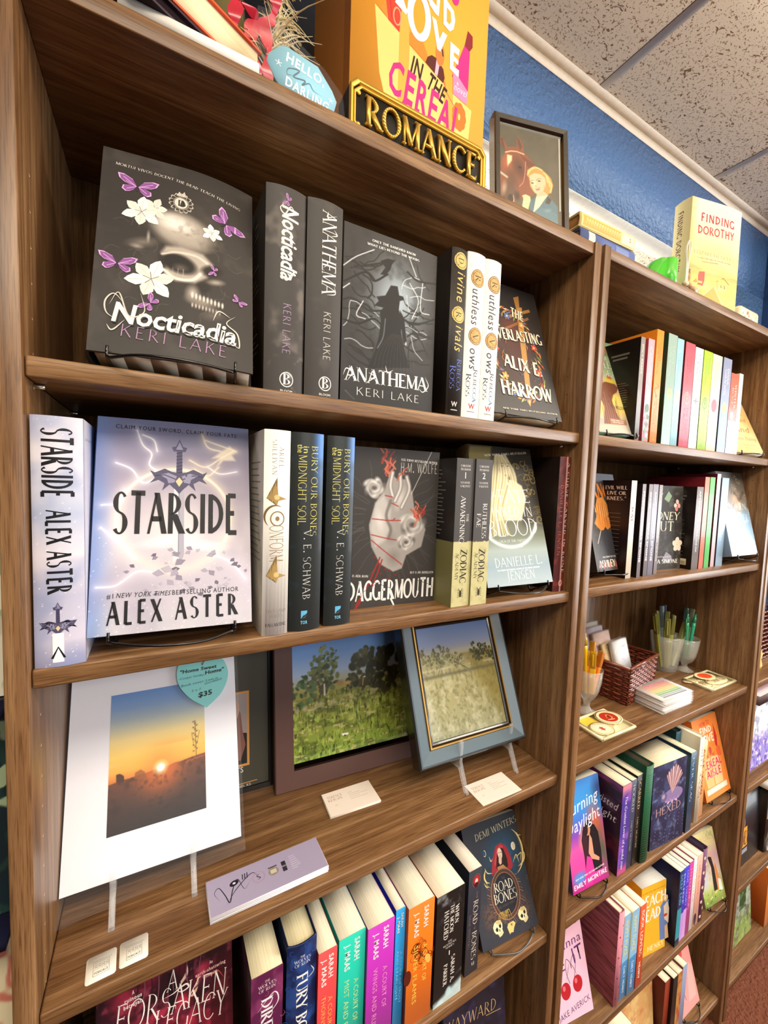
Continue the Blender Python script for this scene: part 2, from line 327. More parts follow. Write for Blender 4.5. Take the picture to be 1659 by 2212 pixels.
class Art:
    "a printed picture, painted on a fine grid in millimetres"
    def __init__(s, w, h, res, base='#000000', x0=0, y0=0):
        nx, ny = max(2, int(round(w / res)) + 1), max(2, int(round(h / res)) + 1); s.w, s.h, s.res = w, h, res
        s.X, s.Y = np.meshgrid(x0 + np.linspace(0, w, nx), y0 + np.linspace(0, h, ny)); s.c = np.zeros((ny, nx, 3)) + hx(base)
    def mix(s, m, col):
        col = hx(col); s.c += (col - s.c) * np.clip(m, 0, 1)[..., None]; return s
    def add(s, m, col): s.c = np.clip(s.c + hx(col) * m[..., None], 0, 1); return s
    def vgrad(s, *st):
        ys = [a for a, _ in st]; cs = np.array([hx(c) for _, c in st]); s.c = np.stack([np.interp(s.Y, ys, cs[:, k]) for k in range(3)], -1); return s
    def blob(s, c, rx, ry, col, soft=0.4, rot=0, op=1.0):
        k = rad(rot); dx, dy = s.X - c[0], s.Y - c[1]; u = (dx * math.cos(k) + dy * math.sin(k)) / rx; v = (-dx * math.sin(k) + dy * math.cos(k)) / ry
        d = np.sqrt(u * u + v * v); return s.mix(np.clip((1 - d) / max(soft, 1e-3) + (.5 if soft < .2 else 0), 0, 1) * op, col)
    def line(s, pts, w, col, soft=0.6, op=1.0, glow=0, gcol=None):
        d = np.full(s.X.shape, 1e9)
        for (x0, y0), (x1, y1) in zip(pts[:-1], pts[1:]):
            ex, ey = x1 - x0, y1 - y0; t = np.clip(((s.X - x0) * ex + (s.Y - y0) * ey) / (ex * ex + ey * ey + 1e-9), 0, 1); d = np.minimum(d, np.hypot(s.X - x0 - t * ex, s.Y - y0 - t * ey))
        if glow: s.mix(np.exp(-d / glow) * .6 * op, gcol or col)
        return s.mix(np.clip((w / 2 - d) / soft + .5, 0, 1) * op, col)
    def curve(s, pts, w, col, soft=0.6, op=1.0, glow=0, gcol=None, n=6): return s.line([tuple(p) for p in bez(*pts, n=n)], w, col, soft, op, glow, gcol)
    def poly(s, pts, col, soft=0.6, op=1.0):
        P = np.array(pts, float); n = len(P); x0, y0 = P.min(0) - 2 * soft - 1; x1, y1 = P.max(0) + 2 * soft + 1
        box = (s.X >= x0) & (s.X <= x1) & (s.Y >= y0) & (s.Y <= y1)
        if not box.any(): return s
        X, Y = s.X[box], s.Y[box]; d = np.full(X.shape, 1e9); ins = np.zeros(X.shape, bool)
        for i in range(n):
            a, b = P[i], P[(i + 1) % n]; e = b - a; t = np.clip(((X - a[0]) * e[0] + (Y - a[1]) * e[1]) / (e @ e + 1e-9), 0, 1); d = np.minimum(d, np.hypot(X - a[0] - t * e[0], Y - a[1] - t * e[1]))
            c = (a[1] > Y) != (b[1] > Y); ins ^= c & (X < (b[0] - a[0]) * (Y - a[1]) / (b[1] - a[1] + 1e-12) + a[0])
        m = np.zeros(s.X.shape); m[box] = np.clip(np.where(ins, d, -d) / soft + .5, 0, 1) * op; return s.mix(m, col)
    def noise(s, scale, seed, oct=3, ax=1.0, ay=1.0):
        rs = np.random.RandomState(seed); o = np.zeros(s.X.shape); amp = 1; tot = 0
        for k in range(oct):
            sc = scale / 2 ** k; g = rs.rand(260, 260); x = s.X * ax / sc + 40; y = s.Y * ay / sc + 40; i = np.floor(x).astype(int); j = np.floor(y).astype(int); fx, fy = x - i, y - j; fx = fx * fx * (3 - 2 * fx); fy = fy * fy * (3 - 2 * fy); i %= 259; j %= 259
            o += amp * ((g[j, i] * (1 - fx) + g[j, i + 1] * fx) * (1 - fy) + (g[j + 1, i] * (1 - fx) + g[j + 1, i + 1] * fx) * fy); tot += amp; amp *= .55
        return o / tot
def sm(x, a, b): t = np.clip((x - a) / (b - a), 0, 1); return t * t * (3 - 2 * t)
# ------------------------------------------------------------------ room shell
CEIL = 2.70
def ceiling_mat():
    m, N, L, b = nmat('mineral_fibre_ceiling_tile')
    t = N.new('ShaderNodeTexCoord')
    def noise(sc, det, dist, mapsc=(1, 1, 1)):
        mp = N.new('ShaderNodeMapping'); mp.inputs['Scale'].default_value = mapsc; n = N.new('ShaderNodeTexNoise')
        n.inputs['Scale'].default_value = sc; n.inputs['Detail'].default_value = det; n.inputs['Distortion'].default_value = dist
        L.new(t.outputs['Object'], mp.inputs['Vector']); L.new(mp.outputs['Vector'], n.inputs['Vector']); return n
    def ramp(n, a, b_, c0, c1):
        r = N.new('ShaderNodeValToRGB'); r.color_ramp.elements[0].position = a; r.color_ramp.elements[1].position = b_; r.color_ramp.elements[0].color = (*c0, 1); r.color_ramp.elements[1].color = (*c1, 1); L.new(n.outputs['Fac'], r.inputs['Fac']); return r
    big = ramp(noise(42, 1.5, 1.6, (1.0, 1.5, 1)), 0.30, 0.345, (0.32, 0.22, 0.17), (1, 1, 1))
    small = ramp(noise(150, 1.0, 1.0, (1.0, 1.25, 1)), 0.335, 0.385, (0.42, 0.31, 0.24), (1, 1, 1))
    mx = N.new('ShaderNodeMixRGB'); mx.blend_type = 'DARKEN'; mx.inputs[0].default_value = 1; L.new(big.outputs['Color'], mx.inputs[1]); L.new(small.outputs['Color'], mx.inputs[2])
    c = N.new('ShaderNodeMixRGB'); c.blend_type = 'MULTIPLY'; c.inputs[0].default_value = 1; c.inputs[1].default_value = (0.80, 0.70, 0.56, 1); L.new(mx.outputs[0], c.inputs[2]); L.new(c.outputs[0], b.inputs['Base Color'])
    b.inputs['Roughness'].default_value = 0.95; b.inputs['Specular IOR Level'].default_value = 0.05
    bp = N.new('ShaderNodeBump'); bp.inputs['Strength'].default_value = 0.6; bp.inputs['Distance'].default_value = 0.003; L.new(mx.outputs[0], bp.inputs['Height']); L.new(bp.outputs['Normal'], b.inputs['Normal'])
    return m
def wall_mat(name, col, bump, rough=0.45):
    m, N, L, b = nmat(name)
    t = N.new('ShaderNodeTexCoord'); n = N.new('ShaderNodeTexNoise'); n.inputs['Scale'].default_value = 75; n.inputs['Detail'].default_value = 3; n.inputs['Distortion'].default_value = 0.4; L.new(t.outputs['Object'], n.inputs['Vector'])
    v = N.new('ShaderNodeMixRGB'); v.inputs[1].default_value = (*[x * .88 for x in col], 1); v.inputs[2].default_value = (*[min(1, x * 1.12) for x in col], 1); L.new(n.outputs['Fac'], v.inputs[0]); L.new(v.outputs[0], b.inputs['Base Color'])
    r = N.new('ShaderNodeValToRGB'); r.color_ramp.elements[0].position = 0.42; r.color_ramp.elements[1].position = 0.68; L.new(n.outputs['Fac'], r.inputs['Fac'])
    bp = N.new('ShaderNodeBump'); bp.inputs['Strength'].default_value = bump; bp.inputs['Distance'].default_value = 0.003; L.new(r.outputs['Color'], bp.inputs['Height']); L.new(bp.outputs['Normal'], b.inputs['Normal'])
    b.inputs['Roughness'].default_value = rough; return m
BLUE = wall_mat('blue_orange_peel_wall_paint', (0.085, 0.19, 0.42), 0.55)
WHITEPAINT = wall_mat('white_soffit_paint', (0.86, 0.84, 0.76), 0.1, 0.6)
CARPET = wall_mat('red_brown_carpet', (0.19, 0.055, 0.024), 1.0, 0.95)
TBAR = wall_mat('painted_ceiling_grid', (0.80, 0.70, 0.57), 0.03, 0.5)
CT = ceiling_mat()
b = MB(); b.box((-3, -5, -0.05), (8, 5, 0)); struct('floor', b, CARPET)
b = MB(); b.box((-3, -5, CEIL), (8, 5, CEIL + 0.02)); struct('ceiling', b, CT)
b = MB()                                                             # back wall with a pass-through above the cases
b.box((-3, 0.295, 2.43), (6, 0.356, CEIL)); b.box((1.97, 0.295, 0), (6, 0.356, 2.43)); b.box((-3, 0.295, 0), (6, 0.356, 1.9))
wb = struct('wall_back', b, BLUE)
b = MB(); b.box((-0.6, 0.2955, 2.4285), (1.97, 0.3555, 2.4299)); b.box((1.9685, 0.2955, 1.9), (1.9699, 0.3555, 2.43)); struct('trim_1', b, WHITEPAINT)
b = MB(); b.box((2.30, 0.13, 0), (2.62, 0.294, CEIL)); struct('wall_right', b, BLUE)
b = MB(); b.box((-3, 0.2705, CEIL - 0.0025), (6, 0.2948, CEIL - 0.0005)); b.box((-3, 0.2930, CEIL - 0.026), (6, 0.2948, CEIL - 0.0025)); struct('trim_2', b, TBAR)
for k in range(-2, 9):
    x = 1.166 + 0.62 * k - 0.62 * 1
    b = MB(); b.box((x - 0.012, -4.9, CEIL - 0.0022), (x + 0.012, 0.2704, CEIL - 0.0003)); b.box((x - 0.013, -4.9, CEIL - 0.0012), (x - 0.0118, 0.2704, CEIL - 0.0002), '#3a2a20', 1); struct('trim_%d' % (k + 5), b, [TBAR, DARKWOOD])
for k in range(2):
    b = MB(); y = -0.93 - 1.24 * k; b.box((-3, y - 0.012, CEIL - 0.0024), (8, y + 0.012, CEIL - 0.0004)); struct('trim_%d' % (k + 20), b, TBAR)
for k in range(-2, 9):                                               # grid of the next room
    x = 1.166 + 0.62 * k + 0.1
    b = MB(); b.box((x - 0.012, 0.4, CEIL - 0.0022), (x + 0.012, 4.9, CEIL - 0.0003)); struct('trim_%d' % (k + 30), b, TBAR)
# ------------------------------------------------------------------ bookcases
PW, TH, REC, DEP = 0.0182, 0.0193, 0.007, 0.272
def bookcase(label, x0, wd, top, shelves, pins):
    g = thing('bookcase', label, 'bookcase', (x0, 0, 0), group='walnut laminate bookcases along the wall')
    for xa in (0, wd - PW):
        b = MB(); b.box((xa, 0, 0), (xa + PW, DEP + 0.018, top))
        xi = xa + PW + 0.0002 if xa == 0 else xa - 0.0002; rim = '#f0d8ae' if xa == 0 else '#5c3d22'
        for i in range(48):                                           # drilled peg holes; light caught on lower edge painted in, dimmer on right
            z = 0.35 + i * 0.0331
            for y in (0.0405, 0.235): b.add([(xi, y + 0.0021 * math.cos(a) * r, z + 0.0021 * math.sin(a) * r) for r in (1, .5) for a in [math.pi * (1.05 + k / 6 * .9) for k in range(7)]], [(k, k + 1, k + 8, k + 7) for k in range(6)], rim, 1)
        b.build('side_panel', [WOODZ, PLAIN], g, bevel=0.0012)
    b = MB(); b.box((PW, DEP, 0.02), (wd - PW, DEP + 0.012, top - 0.002)); b.build('back_panel', WOODZ, g)
    b = MB(); b.box((PW, REC * .4, top - TH - 0.001), (wd - PW, DEP, top - 0.001)); b.build('top_panel', WOODX, g, bevel=0.001)
    b = MB(); b.box((PW, 0.03, 0), (wd - PW, 0.045, shelves[-1] - TH)); b.build('kick_board', WOODX, g)
    for i, z in enumerate(shelves):
        b = MB(); b.box((PW + 0.0006, REC, z - TH), (wd - PW - 0.0006, DEP - 0.001, z)); sh = b.build('shelf', WOODX, g, bevel=0.0022)
        for xs in (PW, wd - PW):
            for y in (0.0405, 0.235):
                m = MB(); s = 1 if xs == PW else -1; m.tube([(xs, y, z - TH - 0.0028), (xs + s * 0.009, y, z - TH - 0.0028)], 0.0026, '#cfcac0'); m.build('shelf_pin', METAL, g)
    return g
SA, SB, SCc, SD = 1.7304, 1.4353, 1.0762, 0.7466
bookcase('walnut bookcase nearest the viewer with the skull cover on its upper shelf', 0.0, 0.82, 2.0645, (SA, SB, SCc, SD, 0.4100, 0.0926), 1)
bookcase('second walnut bookcase with pastel spines and a wicker basket', 0.8293, 0.8174, 2.0685, (1.7324, 1.4365, 1.0763, 0.7430, 0.4122, 0.0926), 1)
bookcase('farthest walnut bookcase cut by the photo edge past the basket case', 1.6560, 0.82, 2.0685, (1.7324, 1.4365, 1.0740, 0.7400, 0.4100, 0.0926), 1)
# ------------------------------------------------------------------ books
def rz_lean(yaw, lean): return (-rad(lean), 0, rad(yaw))
def book(label, P, w, t, h, kind='hard', yaw=0, lean=0, cover='#333333', spine=None, back=None, so=False, group=None, name=None, pages='#e6dabd', front=None, sp=None, bk=None, curl=0.0, mat=None, edge=None, pagebar=None):
    """canonical book: front cover towards -Y, spine on -X; so=True turns the spine to the viewer (P = spine's lower left corner)"""
    hard = kind == 'hard'; th = 0.0024 if hard else 0.0005; bul = (0.10 * t if hard else 0.0)
    if so: loc = Vector(P) + Matrix.Rotation(rad(yaw), 3, 'Z') @ Vector((t, 0, 0)); rot = (0, 0, rad(yaw + 90))
    else: loc = P; rot = rz_lean(yaw, lean)
    root = thing(name or ('hardcover_book' if hard else 'paperback_book'), label, 'book', loc, (0, 0, 0), group)
    root.rotation_mode = 'XYZ'
    if so: root.rotation_euler = (0, 0, rad(yaw + 90))
    else: root.matrix_world = Matrix.Translation(Vector(P)) @ Matrix.Rotation(rad(yaw), 4, 'Z') @ Matrix.Rotation(-rad(lean), 4, 'X')
    spine = spine or cover; back = back or cover
    mb = MB(); ns = 8 if (curl or hard) else 1
    out = [(w - w * i / ns, 0.0) for i in range(ns)]; inn = [(max(p[0], th), th) for p in out]; col = [cover] * ns
    na = 8 if hard else 1
    for i in range(na + 1):
        s = i / na; x = -bul * (1 - (2 * s - 1) ** 2); out.append((x, t * s)); inn.append((max(x + th, x + th), min(max(t * s, th), t - th))); col.append(spine)
    col[-1] = back
    out += [(w * (i + 1) / ns, t) for i in range(ns)]; inn += [(w * (i + 1) / ns, t - th) for i in range(ns)]; col += [back] * ns
    for i in range(len(out) - 1):
        a, c, d, e = out[i], out[i + 1], inn[i + 1], inn[i]; cl = col[i]
        mb.add([(a[0], a[1], 0), (c[0], c[1], 0), (c[0], c[1], h), (a[0], a[1], h), (e[0], e[1], 0), (d[0], d[1], 0), (d[0], d[1], h), (e[0], e[1], h)], [(1, 0, 3, 2), (4, 5, 6, 7), (3, 7, 6, 2), (0, 1, 5, 4)], cl if edge is None else cl)
    for q in (0, -1): mb.add([(out[q][0], out[q][1], 0), (inn[q][0], inn[q][1], 0), (inn[q][0], inn[q][1], h), (out[q][0], out[q][1], h)], [(0, 1, 2, 3)], col[q])
    if front: front(Face(mb, (0, 0, 0), (1, 0, 0), (0, 0, 1), w, h))
    if sp: sp(Face(mb, (0, t, 0), (0, -1, 0), (0, 0, 1), t, h, bul))
    if bk: bk(Face(mb, (w, t, 0), (-1, 0, 0), (0, 0, 1), w, h))
    df = None
    if curl:
        def df(v): k = np.clip((v[:, 0] - .5 * w) / (.5 * w), 0, 1); v[:, 1] += curl * k ** 2 * (0.55 + .45 * v[:, 2] / h); return v
    mb.build('cover', mat or (PRINT if hard else GLOSS), root, df)
    pg = MB(); i3 = 0.003 if hard else 0.0003; nx = 6 if curl else 1
    x0, x1 = th + (0.002 if hard else 0.0), w - (0.0035 if hard else 0.0004)
    for i in range(nx): pg.box((x0 + (x1 - x0) * i / nx, th + .0001, i3), (x0 + (x1 - x0) * (i + 1) / nx, t - th - .0001, h - i3), pages)
    pg.build('page_block', PLAIN if curl else PAGES, root, df)
    return root
def wire_easel(label, P, yaw, lean, shelf, w, t, h=0.12, loops=True, col='#0c0b0b'):
    "bent wire stand: two back legs, two front hooks and the low front loop"
    g = thing('wire_easel', label, 'book stand', (P[0], P[1], shelf), (0, 0, rad(yaw)), 'wire easels holding face-out books')
    gap = P[2] - shelf; sn, cs = math.sin(rad(lean)), math.cos(rad(lean)); m = MB(); r = 0.0016
    ty = t * cs + 0.003; tz = gap - t * sn - 0.002
    for k in (0.12, 0.88):
        x = w * k
        pts = bez((x, -0.0045, gap + 0.005), (x, -0.006, gap - 0.001), (x, -0.003, max(gap - 0.006, r)), (x, ty * .6, max(tz, r) * .6 + r * .4), (x, ty + .004, max(tz, r)), (x, ty + sn * h, max(tz, r) + cs * h), n=6)
        m.tube(pts, r, col, 0, 6)
        m.tube([(x, ty + sn * h, max(tz, r) + cs * h), (x, ty + sn * h + 0.035, r)], r, col, 0, 6)
    m.tube([(w * .12, ty + sn * h, max(tz, r) + cs * h), (w * .88, ty + sn * h, max(tz, r) + cs * h)], r, col, 0, 6)
    m.build('wire_frame', SATIN, g)
    m = MB(); m.tube(bez((w * .12, -0.004, max(gap - 0.006, r)), (w * .3, -0.016, gap * .6 + r), (w * .5, -0.022, gap * .55 + r), (w * .7, -0.016, gap * .5 + r), (w * .88, -0.004, max(gap - 0.006, r)), n=6), r, col, 0, 6)
    m.build('front_loop', SATIN, g)
    return g
def sptext(*items):
    "items: (text, top mm, length mm, cap mm, centre fraction, colour, font)"
    def f(F):
        for t, top, ln, cap, uc, col, font in items: F.vtext(t, F.w * uc, F.h - top, ln, cap, col, font)
    return f
# ---- printed motifs
def butterfly(F, c, s, rot=0, col='#8a4f93', hi='#d3a6d6', side=False):
    k = rad(rot); X = lambda pts: [(c[0] + s * (u * math.cos(k) - v * math.sin(k)), c[1] + s * (u * math.sin(k) + v * math.cos(k))) for u, v in pts]
    for sg in (1, -1):
        for sc_, cl in ((1.0, hi), (0.9, col)):
            F.poly(X([(sg * (.04 + u * sc_), .02 + v * sc_) for u, v in [(0, 0), (.25, .42), (.7, .62), (1.0, .6), (.9, .3), (.62, .08), (.3, -.02)]]), cl)
            F.poly(X([(sg * (.04 + u * sc_), v * sc_) for u, v in [(0, 0), (.35, -.02), (.66, -.12), (.7, -.36), (.5, -.5), (.3, -.42), (.12, -.25)]]), cl)
        for a in ((.75, .45), (.6, .2), (.5, -.3)): F.line(X([(sg * .06, .0), (sg * a[0], a[1])]), s * .035, hi)
    F.line(X([(0, .2), (0, -.3)]), s * .1, '#3a2440', True)
def lily(F, c, s, rot=0, col='#f4efe6'):
    for i in range(6):
        a = rad(rot + i * 60); L = s * (1 if i % 2 else .86); wv = s * .27
        P = [(0, 0), (.35, .8), (.62, 1), (.85, .55), (1, 0), (.85, -.5), (.62, -.95), (.35, -.75)]
        F.poly([(c[0] + L * u * math.cos(a) - wv * v * math.sin(a), c[1] + L * u * math.sin(a) + wv * v * math.cos(a)) for u, v in P], col if i % 2 else '#e6dfd2')
        F.line([(c[0] + L * .12 * math.cos(a), c[1] + L * .12 * math.sin(a)), (c[0] + L * .85 * math.cos(a), c[1] + L * .85 * math.sin(a))], s * .03, '#bdb4a6', True)
    for i in range(5):
        a = rad(rot + 20 + i * 65); F.line([c, (c[0] + s * .33 * math.cos(a), c[1] + s * .33 * math.sin(a))], s * .035, '#8b8272')
# ================================================================== bookcase one, upper shelf
NC = '#322d2a'
def noct_front(F):
    A = Art(F.w, F.h, 0.85, NC); n = A.noise(26, 3); A.mix(sm(n, .52, .8) * .35, '#5b534c'); A.mix(sm(A.noise(70, 9, 2), .3, .7) * .25, '#221e1c')
    for i in range(26):
        rs = np.random.RandomState(i); c = (20 + rs.rand() * 110, 60 + rs.rand() * 120); a = rs.rand() * 6; A.curve([c, (c[0] + 8 * math.cos(a), c[1] + 8 * math.sin(a)), (c[0] + 14 * math.cos(a + .5), c[1] + 16 * math.sin(a + .5))], .35, '#a59b8d', .8, .35)
    A.blob((41.4,132.6), 20, 8, '#8a8074', .9, 20, .7); A.blob((36.4,126.4), 8, 4, '#c2b8aa', .9, 0, .6); A.blob((46.5,141.4), 2.2, 10, '#d8cfc2', .9, 0, .7)
    A.blob((79.8,156.1), 36, 27, '#8d8378', .35, -12); A.blob((74.9,161), 31, 23, '#cfc6ba', .8, -14); A.blob((69.9,165.9), 23, 13, '#efe8dd', .9, -10); A.blob((83.9,147.2), 26, 10, '#a89d91', .9, -22, .8)
    nz = A.noise(7, 21, 3); msk = np.clip(1 - ((A.X - 90) / 36) ** 2 - ((A.Y - 152) / 27) ** 2, 0, 1); A.mix(msk * sm(nz, .5, .75) * .5, '#7b7066')
    A.poly([(59.1,125.4), (64.2,112.1), (62.8,97.4), (74.1,93), (92.9,95), (104.4,105.1), (110,124), (99.9,133.9), (78.4,136.8), (63.4,133.9)], '#aea397', 4)
    A.blob((76.2,115.3), 21, 13.5, '#17120f', .35, -14); A.blob((78.2,110.4), 10, 7, '#6d645b', .8, 0, .7)
    for d in (-5, 0, 5): A.line([(76 + d, 100), (76 + d, 109)], .7, '#b9b0a4', .6, .7)
    A.curve([(62.2,104.4), (74,96.5), (90,98.7), (100.4,111.5)], 3.2, '#e6ddd0', 1.6); A.curve([(60.1,123.2), (73,128.6), (92.2,129.3), (104.1,123.7)], 2.4, '#d9cfc2', 2)
    A.blob((109.2,115), 14, 9, '#1b1613', .5, 20); A.blob((100.7,92), 10, 8, '#181411', .5, 30); A.blob((113.4,102.3), 12, 5, '#b3a89b', .8, 15, .8)
    A.blob((90.4,82.4), 9, 13, '#b5aa9d', .8, -10, .9); A.blob((99.2,73.5), 20, 9, '#8e8378', .8, -6, .9)
    for i in range(9): u = i / 8; A.blob(((90.4,80)[0] + 30 * u, (90.4,80)[1] - 5 * u), 1.5, 5, '#efe7da', .6, 0, .9); A.blob(((90.7,68.1)[0] + 27 * u, (90.7,68.1)[1] - 3 * u), 1.3, 4, '#cfc5b8', .6, 0, .8)
    A.blob((111,60.5), 16, 8, '#6a6159', .9, 20, .7)
    F.art(A)
    F.tline('MORTUI VIVOS DOCENT', (12.2,223), (67.7,221.2), 3.3, '#e9e2d6', 'serif', .12, .1); F.tline('THE DEAD TEACH THE LIVING', (70.1,220.9), (137.9,211.3), 3.3, '#e9e2d6', 'serif', 0, .1)
    c = (76.4,193.2); F.oval(c, 8, 8.5, '#8d8478'); F.oval(c, 6.4, 6.9, '#d9d1c4'); F.text('D', (c[0], c[1] - 4), 8, '#1c1817', None, 'c', 'serifbold')
    for i in range(14): a = i * math.pi / 7; F.curve([(c[0] + 8 * math.cos(a), c[1] + 8.5 * math.sin(a)), (c[0] + 12 * math.cos(a + .2), c[1] + 12.5 * math.sin(a + .2)), (c[0] + 11 * math.cos(a + .5), c[1] + 11 * math.sin(a + .5))], 1.3, '#b9b0a3')
    F.poly([(c[0] - 5, c[1] + 9), (c[0] - 2, c[1] + 15), (c[0], c[1] + 11), (c[0] + 3, c[1] + 16), (c[0] + 5, c[1] + 9)], '#c9c0b3')
    lily(F, (50.6,177.6), 15, 10, '#ddd6ca'); lily(F, (38.9,170.1), 20, 25); lily(F, (108.4,164.5), 12, 40); lily(F, (51.3,89.9), 25, 12)
    butterfly(F, (33.8,200), 19, -4); butterfly(F, (122.6,183.3), 19, -48); butterfly(F, (20.2,100.8), 17, -3); butterfly(F, (111.2,115.5), 7, 80); butterfly(F, (51.6,61), 11, 60); butterfly(F, (137.2,85.4), 8, -30)
    F.tline('Nocticadia', (19.7,33.3), (135.4,27.5), 21, '#2a2522', 'bold', .1, -.02); F.tline('Nocticadia', (18.8,34.9), (134.4,29.2), 21, '#f3ede2', 'bold', .1, -.02)
    for p in ([(23.7,36.3), (14.2,43.1), (12.6,56), (19.6,65.3), (29.4,55.1)], [(16.1,52.3), (23.7,67.3), (33.4,42.6), (46.8,49.8), (42.4,71.6)], [(131,31), (138,27.5), (135.9,43.8), (124.9,53.6), (133.8,65.1)], [(14.9,30.2), (20.1,24.7), (30.3,37.6)], [(111.1,53.4), (116.8,66.4), (128.8,61.6)]): F.curve(p, 1.5, '#cfc8bc')
    F.tline('KERI LAKE', (27.6,19.2), (124.3,12.2), 13.5, '#b58ab4', 'thin', 0, .22)
def noct_spine(F):
    A = Art(F.w, F.h, 1.2, '#3a3532'); A.mix(sm(A.noise(22, 31), .55, .8) * .5, '#8d8379'); A.mix(sm(A.noise(15, 5), .6, .8) * np.clip((60 - A.Y) / 40, 0, 1), '#b8aea2'); F.art(A)
    F.tline('Nocticadia', (18.9,218.1), (17.7,134.1), 19, '#f0eae0', 'bold', .12, -.02); F.tline('KERI LAKE', (21.5,106.1), (20.9,47.7), 9.5, '#b79ac4', 'thin', 0, .12)
    for p in ([(35.1,210.7), (28.6,218.8), (21.5,208.8), (16.1,214.6), (22.6,222.4)], [(17.3,143.3), (24.2,133.5), (33.6,145.1), (30.2,136.4)]): F.curve(p, 1.6, '#e8e1d6')
    butterfly(F, (24.7,224.6), 7, 70); c = (26.7,16); F.text('B', (c[0], c[1] - 5), 13, '#f2ede4', None, 'c', 'serifbold'); F.ring((c[0], c[1] + 1), 8, 8.5, 1.1, '#f2ede4'); F.text('BLOOM', (c[0], c[1] - 14), 2.6, '#f2ede4', 15)
def noct_back(F):
    rs = np.random.RandomState(4)
    for i in range(24): F.rect((12 + rs.rand() * 5, 40 + i * 7.5), (F.w - 30 - rs.rand() * 40, 42 + i * 7.5), '#8d867d')
R1 = dict(noct=(0, 0))
book('black hardcover with skull, white lilies and purple butterflies, face out on a wire easel', (0.0647, 0.0052, 1.7424), 0.1524, 0.042, 0.2424, 'hard', -8.4, 16.2, NC, front=noct_front, curl=0.014, pages='#cfc4ae')
wire_easel('wire easel under the skull and lilies hardcover', (0.0647, 0.0052, 1.7424), -8.4, 16.2, SA, 0.1524, 0.042)
book('black spine with white title over purple author lettering, beside the skull cover', (0.2356, 0.0255, SA), 0.155, 0.0484, 0.24, 'hard', so=True, cover='#2f2a28', spine='#3a3532', sp=noct_spine, bk=noct_back, group=None)
def ana_spine(F):
    A = Art(F.w, F.h, 1.4, '#3b3734'); A.mix(sm(A.noise(24, 37), .55, .85) * .35, '#6f675f'); F.art(A)
    F.tline('ANATHEMA', (18.1,228.8), (18.9,127.9), 19, '#f2ede4', 'serif', 0, -.02); F.tline('KERI LAKE', (22.4,106.9), (22.7,48.6), 9.5, '#e8e2d8', 'thin', 0, .12)
    for p in ([(33.7,209.3), (38.4,204), (29.5,199.9)], [(18.4,169.7), (25.9,166.4), (20.2,159.4)], [(35.6,141.7), (37.4,132.4), (25.4,128.1)], [(25.8,228.2), (24.5,221.1), (37.8,226.8)]): F.curve(p, 1.2, '#e8e1d6')
    c = (26.2,17.8); F.text('B', (c[0], c[1] - 5), 13, '#f2ede4', None, 'c', 'serifbold'); F.ring((c[0], c[1] + 1), 8, 8.5, 1.1, '#f2ede4'); F.text('BLOOM', (c[0], c[1] - 14), 2.6, '#f2ede4', 15)
book('slightly shorter black spine with ornate white title only, left of the forest figure cover', (0.2852, 0.0234, SA), 0.155, 0.0465, 0.24, 'hard', so=True, cover='#302c2a', spine='#3b3734', sp=ana_spine)
